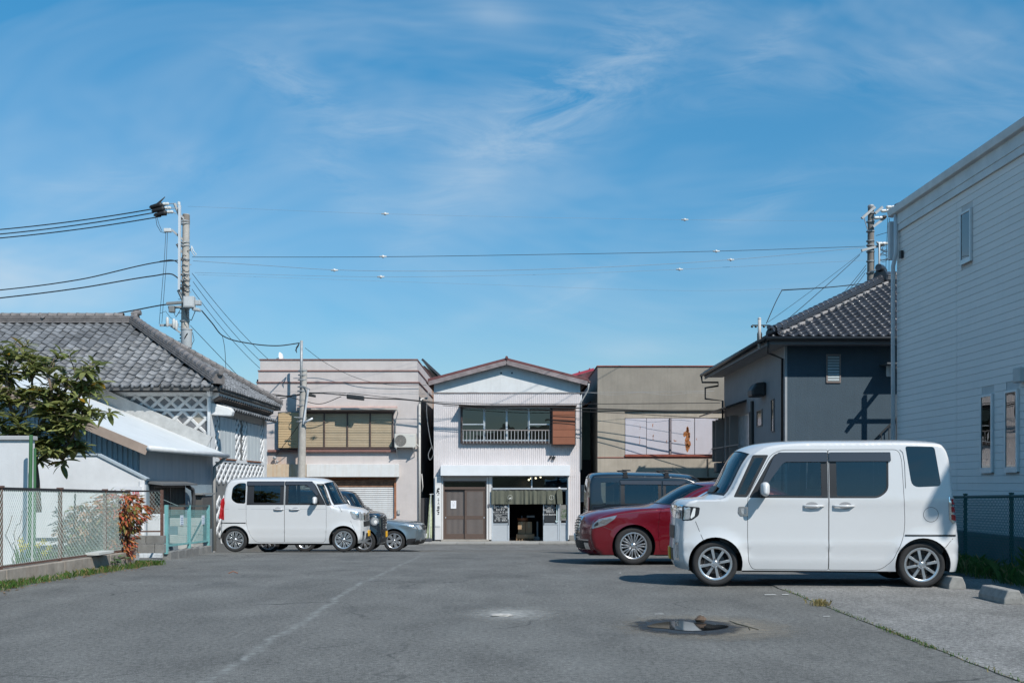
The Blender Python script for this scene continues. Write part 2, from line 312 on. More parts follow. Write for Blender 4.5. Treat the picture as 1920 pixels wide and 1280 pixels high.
for (x0, x1, y0, y1) in ((2.83, 2.97, 11.95, 12.03), (3.03, 3.12, 11.97, 12.04), (2.92, 3.0, 10.02, 10.06), (1.36, 1.46, 10.2, 10.24), (1.5, 1.53, 14.9, 15.0)):
    pm.add([(x0, y0, .0085), (x1, y0+.01, .0085), (x1-.01, y1, .0085), (x0+.015, y1-.01, .0085)], [(0, 1, 2, 3)])
struct(pm.build('parking_line_remains', CHIP))
# unseen rise added behind the camera so glass and paint reflect a dark horizon
hm = MB(); rr = random.Random(17); na = 80; kk = 5
for i in range(na):
    a = math.pi*1.0 + math.pi*i/(na-1); 
    for j in range(kk): r_ = 70+14*j; h = (0, 5.5, 9, 11, 10.5)[j]*(.75+.35*math.sin(i*.35)+.12*rr.uniform(-1, 1))-.1; hm.v.append((r_*math.cos(a), r_*math.sin(a)-6, h))
for i in range(na-1):
    for j in range(kk-1): hm.f.append((i*kk+j, (i+1)*kk+j, (i+1)*kk+j+1, i*kk+j+1))
struct(hm.build('added_rise', M('added_rise_green', (.045, .065, .04), .95, var=.4, scale=.3, bump=.6, bscale=1.5), smooth=True))
# ================================================================ street houses at Y = 40 (50 px per metre in the photograph)
ALU = M('aluminium', (.52, .56, .60), .42, .3, var=.06, scale=6); ALUP = M('aluminium_panel', (.44, .47, .50), .5, .1, var=.05)
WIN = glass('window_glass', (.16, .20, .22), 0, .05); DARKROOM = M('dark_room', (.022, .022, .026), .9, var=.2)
BROWNF = M('brown_frame', (.055, .035, .030), .5, var=.1); RUST = M('rust', (.22, .075, .03), .9, var=.45, scale=9)
GREYPIPE = M('grey_pipe', (.42, .42, .41), .5, var=.12); WHITEPL = M('white_plaster', (.66, .67, .67), .85, var=.06, scale=3, bump=.12, streak=.12)
CABLE = M('cable_black', (.012, .012, .013), .6, var=0)
def X5(px): return (px-960)/50.0
def Z5(py): return CAMZ-(py-HZ)/50.0
def ribbed(m, x0, x1, z0, z1, Y, pitch=.076, dep=.014, zt=None):
    "vertically ribbed sheet facing -Y; zt(x) optional top line"
    n = max(1, int(round((x1-x0)/pitch))); p = (x1-x0)/n; xs_ = []
    for i in range(n): xs_ += [(x0+p*i, 0), (x0+p*(i+.62), 0), (x0+p*(i+.74), dep), (x0+p*(i+.88), dep)]
    xs_.append((x1, 0)); b = len(m.v)
    for x, d in xs_: m.v += [(x, Y+d, z0), (x, Y+d, zt(x) if zt else z1)]
    for i in range(len(xs_)-1): m.f.append((b+2*i, b+2*i+2, b+2*i+3, b+2*i+1))
def rect_wall(m, x0, x1, z0, z1, holes, Y, th=.12):
    "wall slab with rectangular openings, tiled without overlaps"
    xs_ = sorted({x0, x1, *[h[0] for h in holes], *[h[1] for h in holes]}); xs_ = [x for x in xs_ if x0 <= x <= x1]
    for a, b in zip(xs_, xs_[1:]):
        zs = [(z0, z1)]
        for h in holes:
            if h[0] < b-1e-6 and h[1] > a+1e-6:
                nz_ = []
                for (p, q) in zs:
                    if h[3] <= p or h[2] >= q: nz_.append((p, q)); continue
                    if h[2] > p: nz_.append((p, h[2]))
                    if h[3] < q: nz_.append((h[3], q))
                zs = nz_
        for (p, q) in zs: m.box(a, b, Y, Y+th, p, q)
G0 = -.95
# ---------------------------------------------------------------- the shop
def shop():
    t = thing('shop_house', 'narrow two-storey house with ribbed pale siding, white gable and green curtain over the shopfront', 'house', (-.2, 40, G0)); Y = 40.0
    SID = M('ribbed_siding', (.64, .60, .60), .55, var=.05, scale=2.5, streak=.14, streak_col=(.30, .25, .24))
    xl, xr = X5(813.5), X5(1088); zg = Z5(736); ex, en = X5(831), X5(912.5); sx0, sx1 = X5(921.6), X5(1065); ztop = Z5(891.5)
    w = MB(); w.box(xl, xl+.1, Y+.02, 49, G0, zg); w.box(xr-.1, xr, Y+.02, 49, G0, zg); w.box(xl, xr, 48.9, 49, G0, zg)
    hole = [(ex, en, G0, Z5(893)), (sx0, sx1, G0, Z5(893)), (X5(866), X5(1032), Z5(829), Z5(764))]
    rect_wall(w, xl+.1, xr-.1, G0, zg, hole, Y+.02, .1); w.box(xl+.1, xr-.1, Y+.3, 48.9, 1.75, 1.85); w.build('wall', M('plaster_inner', (.16, .15, .145), .9), t)
    apx, apz = X5(950), Z5(680); gw = MB(); gw.prism([(xl, zg), (xr, zg), (xr, Z5(714)), (apx, apz-.02), (xl, Z5(714))], (0, Y+.02, 0), (1, 0, 0), (0, 0, 1), (0, 8.9, 0)); gb = gw.build('gable', WHITEPL, t)
    for px in (939.5, 960): v = MB(); v.lathe([(.001, 0), (.034, 0), (.034, .03)], (X5(px), Y+.008, Z5(699)), (0, 1, 0), 12); v.build('vent_hole', BLACK, gb)
    s = MB()
    for (a, b, c, d) in ((xl, xr, Z5(764), zg), (xl, X5(864), Z5(829), Z5(764)), (X5(1034), xr, Z5(829), Z5(764)), (xl, xr, Z5(893), Z5(829)), (xl, X5(817), G0+.1, Z5(893)), (X5(1067), xr, G0+.28, Z5(893))): ribbed(s, a, b, c, d, Y)
    s.build('ribbed_siding', SID, t)
    b = MB(); b.box(xl-.01, xr+.01, Y-.02, Y+.01, zg-.025, zg+.012); b.build('flashing', M('flashing_brown', (.20, .16, .15), .6), t)
    # roof, barge boards, verge tiles
    roof = MB(); le, re_, ez, th = X5(803), X5(1103), Z5(716), .10; za = Z5(677)
    roof.prism([(le, ez), (apx, za), (re_, ez), (re_, ez+th), (apx, za+th), (le, ez+th)], (0, Y-.26, 0), (1, 0, 0), (0, 0, 1), (0, 10, 0)); ro = roof.build('roof', M('red_brown_roof', (.13, .045, .045), .6, var=.25, scale=6), t, bevel=.01)
    FAS = M('weathered_barge_board', (.24, .20, .20), .8, var=.45, scale=7, stretch=(.4, 1, 1))
    for a, c in (((le+.02, ez-.075), (apx, za-.075)), ((apx, za-.075), (re_-.02, ez-.075))):
        f = MB(); u = Vector((c[0]-a[0], 0, c[1]-a[1])).normalized(); f.bar((a[0], Y-.25, a[1]), (c[0], Y-.25, c[1]), .03, .155, up=(0, 0, 1)); f.build('barge_board', FAS, t)
    rc = MB(); rc.tube([(apx, Y-.3, za+th+.01), (apx, 49.5, za+th+.01)], .055, 8); rc.build('ridge_cap', M('red_brown_roof', (.1, .05, .05)), ro)
    for sgn, gx_ in ((-1, le), (1, re_)):
        gt = MB(); gt.tube([(gx_+.02*sgn, Y-.3, ez-.03), (gx_+.02*sgn, 49.4, ez-.03)], .05, 8); gt.build('gutter', M('gutter_brown', (.10, .06, .055), .5), t, smooth=True)
    dp = MB(); dp.tube([(re_, Y-.3, ez-.08), (re_-.02, Y-.2, ez-.3), (xr+.03, Y-.03, ez-.75), (xr+.03, Y-.03, Z5(880))], .03, 8); dp.build('downpipe', GREYPIPE, t, smooth=True)
    # upstairs window box
    x0, x1, z0, z1 = X5(864), X5(1034), Z5(831), Z5(763); P = .14
    wb = MB(); wb.box(x0-.05, x1+.93, Y-.46, Y-.002, z1+.012, z1+.05); wb.box(x0, x0+.07, Y-P, Y-.002, z0, z1); wb.box(x1-.06, x1, Y-P, Y-.002, z0, z1); wb.box(x0+.07, x1-.06, Y-P, Y-.002, z0, z0+.07); fr = wb.build('window_box', BROWNF, t, bevel=.006)
    wn = MB(); wn.box(x0, x1-.05, Y+.2, Y+.22, z0, z1); wn.build('curtain', M('curtain_grey', (.10, .10, .105), .9, var=.25, scale=3, stretch=(8, 1, .4)), t)
    pan = [X5(p) for p in (866, 908, 950, 991.5, 1032.5)]
    for i in range(4):
        a, c = pan[i], pan[i+1]; f = MB(); yy = Y-.04+(.035 if i in (1, 2) else 0); zb_, zt_ = z0+.09, z1-.02
        f.box(a, a+.035, yy, yy+.03, zb_, zt_); f.box(c-.035, c, yy, yy+.03, zb_, zt_); f.box(a+.035, c-.035, yy, yy+.03, zb_, zb_+.05); f.box(a+.035, c-.035, yy, yy+.03, zt_-.04, zt_)
        if i in (0, 3): f.box(a+.035, c-.035, yy, yy+.03, (zb_+zt_)/2-.02, (zb_+zt_)/2+.02)
        w_ = f.build('window', ALU, t); p = MB(); p.box(a+.035, c-.035, yy+.012, yy+.017, zb_+.05, zt_-.04); p.build('pane', WIN, w_)
    rl = MB(); rl.box(x0+.05, x1-.04, Y-P-.035, Y-P-.0, Z5(807.5), Z5(805.5)); rl.build('railing', M('rail_grey', (.25, .22, .21), .5), t)
    for i in range(26): q = MB(); xx = x0+.1+(x1-x0-.2)*i/25; q.box(xx-.008, xx+.008, Y-P-.03, Y-P-.012, z0+.0, Z5(807.6)); q.build('railing_bar', M('rail_pale', (.5, .5, .52), .5), t)
    # shutter case of five planks
    a, c = X5(1034.3), X5(1078.5); zz0, zz1 = Z5(835), Z5(763.5); cs = MB(); cs.box(a, c, Y-.3, Y-.002, zz0, zz1); sc = cs.build('shutter_case', BROWNF, t)
    for i in range(5):
        h = (zz1-zz0-.06)/5; q = MB(); q.box(a+.03, c-.03, Y-.325, Y-.301, zz0+.03+h*i+.006, zz0+.03+h*(i+1)-.006); q.build('plank', M('shutter_brown', (.26, .095, .05), .6, var=.08, scale=4, island=.05), sc, bevel=.004)
    # bird-like ornament
    o_ = MB(); o_.obox((X5(1032), Y-.05, Z5(857)), (.04, 0, .05), (0, .03, 0), (-.02, 0, .03)); o_.obox((X5(1038), Y-.05, Z5(858)), (.05, 0, -.02), (0, .03, 0), (.02, 0, .06)); o_.build('bracket', BLACK, t)
    # canopy over the ground floor
    cn = MB(); cn.box(X5(827), X5(1068), Y-.32, Y-.015, Z5(891.5), Z5(872)); cn.build('canopy', M('canopy_white', (.74, .76, .78), .55, var=.04, streak=.05), t, bevel=.01)
    # left pilaster with the sign, mid pilasters
    for (p0, p1, y0) in ((816, 828, .1), (828.5, 831, .06), (912.5, 916, .06), (917, 921.5, .06), (1065, 1067, .06)):
        q = MB(); q.box(X5(p0), X5(p1), Y-y0, Y+.1, G0+.12, Z5(893)); q.build('pilaster', M('pilaster_white', (.62, .615, .61), .7, var=.05), t)
    fb = MB(); fb.box(X5(1068), xr, Y-.04, Y+.02, G0, G0+.27); fb.build('plinth', M('plinth_concrete', (.24, .23, .21), .9, var=.2), t)
    st = MB(); st.box(X5(828), X5(917), Y-.34, Y+.1, G0-.02, G0+.13); st.build('doorstep', M('doorstep_stone', (.30, .28, .25), .9, var=.2), t, bevel=.015)
    # entrance: header, transom, two sliding lattice doors
    DB = M('door_brown', (.105, .072, .058), .55, var=.1, scale=5, stretch=(1, 1, 6)); DG = M('frosted_grey', (.035, .04, .05), .5, var=.1)
    hd = MB(); hd.box(ex, en, Y-.02, Y+.08, Z5(901), Z5(893)); hd.build('door_header', M('header_grey', (.40, .38, .36), .7), t)
    zd0, zd1 = G0+.13, Z5(917); fr = MB(); fr.box(ex, ex+.05, Y+.0, Y+.12, zd0, Z5(901)); fr.box(en-.06, en, Y+.0, Y+.12, zd0, Z5(901)); fr.box(ex+.05, en-.06, Y, Y+.12, zd1, Z5(915)+.05); fr.box(ex+.05, en-.06, Y, Y+.12, Z5(903), Z5(901)); fr.build('door_frame', DB, t)
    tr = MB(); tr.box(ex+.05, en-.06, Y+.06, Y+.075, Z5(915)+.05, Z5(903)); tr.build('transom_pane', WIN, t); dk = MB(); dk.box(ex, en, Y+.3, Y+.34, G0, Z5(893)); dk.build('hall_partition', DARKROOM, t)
    mid = (ex+en)/2+.02
    for (a, c, yo) in ((ex+.05, mid+.03, .075), (mid-.03, en-.06, .025)):
        d = MB(); h0, h1 = zd0+.01, zd1-.005; mz = h0+(h1-h0)*.40
        d.box(a, a+.07, Y+yo, Y+yo+.04, h0, h1); d.box(c-.07, c, Y+yo, Y+yo+.04, h0, h1); d.box(a+.07, c-.07, Y+yo, Y+yo+.04, h0, h0+.19); d.box(a+.07, c-.07, Y+yo, Y+yo+.04, mz, mz+.13); d.box(a+.07, c-.07, Y+yo, Y+yo+.04, h1-.07, h1); do = d.build('sliding_door', DB, t)
        g_ = MB(); g_.box(a+.07, c-.07, Y+yo+.025, Y+yo+.03, h0+.19, h1-.07); g_.build('pane', DG, do)
        for (q0, q1) in ((h0+.19, mz), (mz+.13, h1-.07)):
            nb = 15; sl_ = MB()
            for i in range(nb): xx = a+.09+(c-a-.18)*i/(nb-1); sl_.box(xx-.009, xx+.009, Y+yo+.004, Y+yo+.024, q0, q1)
            sl_.build('lattice_bars', M('lattice_taupe', (.27, .225, .20), .55, var=.08), do)
        hp = MB(); hp.lathe([(.001, 0), (.022, 0), (.022, .012)], (c-.035 if yo < .05 else a+.035, Y+yo-.012, mz+.06), (0, 1, 0), 12); hp.build('door_pull', ALU, do)
    # shopfront
    z_h = Z5(915.5); tb = MB(); tb.box(sx0, sx1, Y-.01, Y+.05, z_h-.03, z_h+.03); tb.box(sx0, sx0+.03, Y-.01, Y+.05, G0+.03, Z5(893)); tb.box(sx1-.03, sx1, Y-.01, Y+.05, G0+.03, Z5(893)); tb.box(X5(997)-.025, X5(997)+.025, Y-.01, Y+.05, z_h+.03, Z5(893)); sf = tb.build('shopfront_frame', ALU, t)
    for a, c in ((sx0+.03, X5(997)-.025), (X5(997)+.025, sx1-.03)): q = MB(); q.box(a, c, Y+.015, Y+.022, z_h+.03, Z5(893)); q.build('transom_pane', glass('shop_glass', (.55, .6, .62), 0, .03), sf)
    zs = G0+.03; zm = Z5(981)
    for i, (p0, p1, yo) in enumerate(((922.3, 955, .0), (1018.5, 1049, .0), (1049.5, 1064.3, .05))):
        a, c = X5(p0), X5(p1); d = MB(); d.box(a, a+.05, Y+yo, Y+yo+.04, zs, z_h-.035); d.box(c-.06, c, Y+yo, Y+yo+.04, zs, z_h-.035); d.box(a+.05, c-.06, Y+yo, Y+yo+.04, zs, zs+.08); d.box(a+.05, c-.06, Y+yo, Y+yo+.04, zm-.03, zm+.02); d.box(a+.05, c-.06, Y+yo, Y+yo+.04, z_h-.09, z_h-.035); do = d.build('shop_door', ALU, t)
        q = MB(); q.box(a+.05, c-.06, Y+yo+.018, Y+yo+.03, zs+.08, zm-.03); q.build('door_panel', ALUP, do); q = MB(); q.box(a+.05, c-.06, Y+yo+.018, Y+yo+.024, zm+.02, z_h-.09); q.build('pane', WIN, do)
        if i < 2: q = MB(); q.box((c-.05 if i == 0 else a+.015), (c-.025 if i == 0 else a+.04), Y+yo-.012, Y+yo-.002, zm-.06, zm+.16); q.build('door_pull', BLACK, do)
    fl = MB(); fl.box(sx0-.5, sx1+.4, Y-.06, 44, G0-.02, G0+.03); fl.build('shop_floor', M('shop_floor_concrete', (.22, .21, .20), .8), t)
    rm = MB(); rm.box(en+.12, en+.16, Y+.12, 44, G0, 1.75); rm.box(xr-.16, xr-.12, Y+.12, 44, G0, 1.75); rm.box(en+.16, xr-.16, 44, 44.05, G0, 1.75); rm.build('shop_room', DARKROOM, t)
    # name board on the left pilaster (ink drawing and letters) and notices
    INK = M('ink_black', (.02, .02, .022), .7, var=0)
    sg_ = MB(); sg_.box(X5(816.3), X5(826), Y-.125, Y-.102, Z5(986), Z5(911)); sb = tag(sg_.build('name_board', M('sign_white', (.70, .70, .69), .6, var=.04)), 'tall white name board with ink drawing and vertical letters beside lattice door', 'sign')
    ik = MB(); rr = random.Random(8); xc = X5(821.5)
    for (du, py, a, b, an) in ((.02, 916, .045, .03, .4), (.0, 920, .05, .028, -.6), (-.03, 922.5, .04, .018, .9), (.035, 924, .03, .015, -.3), (.01, 927, .035, .012, .2), (.02, 949.5, .04, .025, .1), (.02, 952.5, .045, .02, -.1), (.0, 956, .05, .022, .3), (.02, 959.5, .035, .022, -.4), (.01, 963, .03, .02, .5)):
        ik.obox((xc+du, Y-.128, Z5(py)), (a*math.cos(an), 0, a*math.sin(an)), (0, .0015, 0), (-b*math.sin(an), 0, b*math.cos(an)))
    ik.build('ink_drawing', INK, sb)
    for ch, py in (('S', 935.5), ('T', 939.5), ('A', 943.5)): text_part(ch, .12, INK, sb, (xc+.02, Y-.129, Z5(py)))
    for (p0, p1, q0, q1, lab) in ((845, 855.2, 938, 953, 'white paper notice taped to the lattice sliding door'),):
        m = MB(); m.box(X5(p0), X5(p1), Y+.06, Y+.07, Z5(q1), Z5(q0)); nb = tag(m.build('paper_notice', M('paper_white', (.78, .79, .82), .8, var=.02)), lab, 'notice')
        rg = MB(); rg.tube([(X5(850)+.05*math.cos(a), Y+.057, Z5(942)+.05*math.sin(a)) for a in [2*math.pi*j/16 for j in range(17)]], .004, 4)
        for k in range(3): rg.box(X5(848), X5(852.5), Y+.056, Y+.059, Z5(946.5+1.6*k), Z5(946.1+1.6*k))
        rg.build('print', M('print_grey', (.5, .5, .52), .8), nb)
    m = MB(); m.box(X5(915), X5(918), Y-.10, Y-.062, Z5(950), Z5(944)); tag(m.build('door_intercom', M('intercom_grey', (.14, .13, .14), .5), bevel=.006), 'small grey intercom box on the post between the two shop doors', 'intercom')
    # chalkboards in the door glass
    CH = M('chalk_white', (.75, .76, .76), .9, var=.1); BD = M('chalkboard', (.022, .027, .032), .85, var=.15)
    def board(p0, p1, q0, q1, lab, lines):
        m = MB(); m.box(X5(p0), X5(p1), Y-.028, Y-.008, Z5(q1), Z5(q0)); bo = tag(m.build('chalkboard', BD), lab, 'chalkboard')
        for (tx, px, py, sz) in lines: text_part(tx, sz, CH, bo, (X5(px), Y-.030, Z5(py)))
    board(925.5, 951.5, 944, 979, 'chalkboard menu with handwritten white lines left of the shop opening', (('OMUSUBI', 938.3, 949.7, .135), ('おむすび', 938.3, 955.2, .085), ('塩むすび・梅・鮭・昆布', 938.6, 959.5, .052), ('Homemade rice balls with', 938.3, 962.6, .046), ('seasonal filling', 934, 965.5, .046), ('Takeout welcome', 940, 968.2, .058), ('10:00 - 15:00', 939, 971.8, .075), ('日・月・祝休み', 939.2, 975.4, .07)))
    board(1020.3, 1041, 944, 978.5, 'chalkboard menu with large handwritten words right of the shop opening', (('Seasonal', 1028.5, 947.5, .07), ('Rice', 1036.5, 947.5, .07), ('Vegetable Soup', 1033, 951, .062), ('旬のおむすび', 1030, 955.7, .075), ('野菜の汁', 1031.5, 959.2, .072), ('Lunch Baskets', 1030, 964, .085)))
    m = MB(); m.box(X5(1043.2), X5(1044.8), Y-.05, Y-.03, Z5(976), Z5(945)); m.lathe([(.001, 0), (.045, 0), (.045, .012)], (X5(1043.6), Y-.05, Z5(976.5)), (0, 1, 0), 16); tag(m.build('thermometer', M('pale_blue_glass', (.55, .68, .70), .3)), 'pale blue thermometer hanging beside the right chalkboard', 'thermometer')
    m = MB(); m.box(X5(1050.5), X5(1063.5), Y+.035, Y+.047, Z5(975), Z5(946)); ps = tag(m.build('poster', M('poster_grey', (.20, .20, .19), .8, var=.15, scale=20)), 'patterned green and grey poster in the far right shop pane', 'poster')
    gm = MB(); rr = random.Random(2)
    for k in range(40): a = rr.uniform(0, 6.28); x, z = X5(rr.uniform(1052, 1062)), Z5(rr.uniform(954, 972)); gm.obox((x, Y+.033, z), (.03*math.cos(a), 0, .03*math.sin(a)), (0, .001, 0), (-.008*math.sin(a), 0, .008*math.cos(a)))
    gm.build('print', M('print_green', (.08, .15, .06), .8), ps)
    # curtain over the shop door
    NG = M('noren_green', (.115, .120, .092), .9, var=.10, scale=5, bump=.1, bscale=200); cl_ = thing('shop_curtain', 'olive green split curtain with two white ring crests over the shop door', 'curtain', (X5(988), Y-.12, Z5(918)))
    rd = MB(); rd.tube([(X5(921), Y-.13, Z5(918.3)), (X5(1062), Y-.13, Z5(918.3))], .012, 6); rd.build('rod', BLACK, cl_)
    edges = [920.7, 931.5, 948.2, 965, 981.5, 994, 1008.5, 1025.5, 1042.2, 1054]; rr = random.Random(11)
    for i in range(9):
        a, c = X5(edges[i]), X5(edges[i+1]); nx, nzz = 14, 8; m = MB(); ph = rr.uniform(0, 6); am = .04 if i in (4, 5, 8) else .022; sk = rr.uniform(-.03, .03)
        for iz in range(nzz):
            v = iz/(nzz-1); z = Z5(918)+(Z5(944.5+rr.uniform(-.3, .3))-Z5(918))*v
            for ix in range(nx):
                u = ix/(nx-1); x = a+.004+(c-a-.008)*u + sk*v*(.6-u) ; y = Y-.13+am*math.sin(u*(9 if am > .015 else 5)+ph)*(.35+.65*v)-.03*v*math.sin(i*1.7+1); m.v.append((x, y, z))
        for iz in range(nzz-1):
            for ix in range(nx-1): q = iz*nx+ix; m.f.append((q, q+1, q+nx+1, q+nx))
        o = m.build('cloth_strip', NG, cl_, smooth=True)
    WH = M('crest_white', (.62, .64, .60), .9, var=0)
    for px, kind in ((956.5, 0), (1033.8, 1)):
        rg = MB(); rg.tube([(X5(px)+.085*math.cos(a), Y-.175, Z5(932)+.085*math.sin(a)) for a in [2*math.pi*j/24 for j in range(25)]], .0045, 4)
        if kind == 0: rg.obox((X5(px)+.01, Y-.175, Z5(933.3)), (.035, 0, .012), (0, .002, 0), (-.008, 0, .022)); rg.obox((X5(px)+.04, Y-.175, Z5(932)), (.012, 0, .02), (0, .002, 0), (-.008, 0, .006))
        else:
            for k in range(7): rg.box(X5(px)-.006, X5(px)+.006, Y-.177, Y-.173, Z5(929+k)-.006, Z5(929+k)+.004)
        rg.build('ring_crest', WH, cl_)
    hb = MB(); hb.prism([(X5(1044.5), Z5(944.5)), (X5(1054.5), Z5(944.5)), (X5(1053.5), Z5(922)), (X5(1051), Z5(915)), (X5(1046.5), Z5(915)), (X5(1043), Z5(922))], (0, Y-.24, 0), (1, 0, 0), (0, 0, 1), (0, .03, 0)); tag(hb.build('hanging_cloth', NG, bevel=.01), 'green cloth with white top hanging at the right end of the curtain', 'cloth'); ht = MB(); ht.prism([(X5(1046.3), Z5(916)), (X5(1051.2), Z5(916)), (X5(1049.8), Z5(912.6)), (X5(1047.2), Z5(912.6))], (0, Y-.245, 0), (1, 0, 0), (0, 0, 1), (0, .04, 0)); ht.build('white_top', M('paper_white', (.78, .79, .82)), bpy.data.objects['hanging_cloth'])
    # inside: boxes, tub, stand, lamps
    KR = M('cardboard', (.42, .28, .17), .85, var=.1, scale=5); zf = G0+.03
    def carton(p0, p1, y0, y1, q0, q1, lab, mat=KR):
        c_ = thing('cardboard_box', lab, 'box', (X5((p0+p1)/2), (y0+y1)/2, Z5(q1)), group='boxes inside the shop'); m = MB(); m.box(X5(p0), X5(p1), y0, y1, Z5(q1), Z5(q0)); m.build('carton', mat, c_, bevel=.006); tp = MB(); xm = X5((p0+p1)/2); tp.box(xm-.03, xm+.03, y0-.003, y0-.001, Z5(q0+ (q1-q0)*.5), Z5(q0)); tp.build('tape', M('tape_tan', (.42, .33, .22), .4), c_)
    carton(968.5, 1003, 41.0, 41.6, 1003.5, 1010.8, 'long low cardboard box at the bottom of the pile'); carton(971.5, 986, 41.1, 41.6, 979.5, 1003.4, 'tall cardboard box on the left of the pile'); carton(986.6, 998.5, 41.1, 41.6, 979.8, 1003.4, 'tall cardboard box on the right of the pile')
    pl = MB(); 
    for k in range(7): xx = X5(968+5.3*k); pl.box(xx, xx+.045, 41.0, 41.6, zf, zf+.075)
    pl.box(X5(967), X5(1003.5), 41.0, 41.6, zf+.075, Z5(1010.9)); tag(pl.build('pallet', M('pallet_wood', (.25, .17, .10), .9)), 'small wooden pallet under the cardboard boxes', 'pallet')
    tb_ = MB(); tb_.lathe([(.001, 0), (.20, 0), (.225, .13), (.205, .13), (.19, .03), (.001, .03)], (X5(981), 41.35, Z5(979.3)), n=28); tag(tb_.build('wooden_tub', M('tub_wood', (.30, .11, .05), .6, var=.15), smooth=40), 'round reddish wooden tub on top of the cardboard boxes', 'tub')
    m = MB(); m.lathe([(.001, 0), (.075, 0), (.075, .05), (.03, .07), (.03, .15), (.001, .16)], (X5(979), 41.35, Z5(976)), n=16); tag(m.build('pot', M('pot_grey', (.30, .32, .36), .4), smooth=40), 'small grey pot standing in the wooden tub', 'pot')
    sc_ = thing('weighing_scale', 'grey platform scale standing right of the cardboard boxes', 'scale', (X5(1009), 41.6, zf)); m = MB(); m.box(X5(1002), X5(1013), 41.4, 41.9, zf, zf+.12); m.build('platform', ALUP, sc_, bevel=.01); m = MB(); m.box(X5(1008), X5(1011), 41.6, 41.68, zf+.12, Z5(980)); m.build('column', ALUP, sc_, bevel=.005); m = MB(); m.box(X5(989), X5(1004), 41.6, 41.8, Z5(972), Z5(968.5)); m.build('beam', ALUP, sc_)
    BULB = M('bulb_warm', (1.0, .78, .5), .4, var=0, emit=6)
    for i, (px, py) in enumerate(((991.5, 899), (995.5, 896.5), (1004.5, 896), (1013.5, 893.8))):
        lm = thing('pendant_lamp', 'lit %s pendant bulb in the shop transom window' % ('leftmost', 'second from left', 'third from left', 'rightmost')[i], 'lamp', (X5(px), 41.2, Z5(py)+.4), group='pendant bulbs in the shop'); k = 41.2/40; x, z = X5(px)*k, CAMZ+(Z5(py)-CAMZ)*k; b_ = MB(); b_.ball((x, 41.2, z), .038, 8); b_.build('bulb', BULB, lm, smooth=True); c_ = MB(); c_.tube([(x, 41.2, z+.03), (x, 41.2, 1.74)], .006, 5); c_.build('cord', CABLE, lm)
    pd = MB(); pd.lathe([(.40, 0), (.37, .12), (.28, .24), (.15, .32), (.001, .35)], (X5(979)*1.05, 42, 1.13), n=28); tag(pd.build('paper_lampshade', M('shade_beige', (.35, .30, .26), .8), smooth=True), 'large round beige lampshade behind the shop transom pane', 'lampshade')
shop()
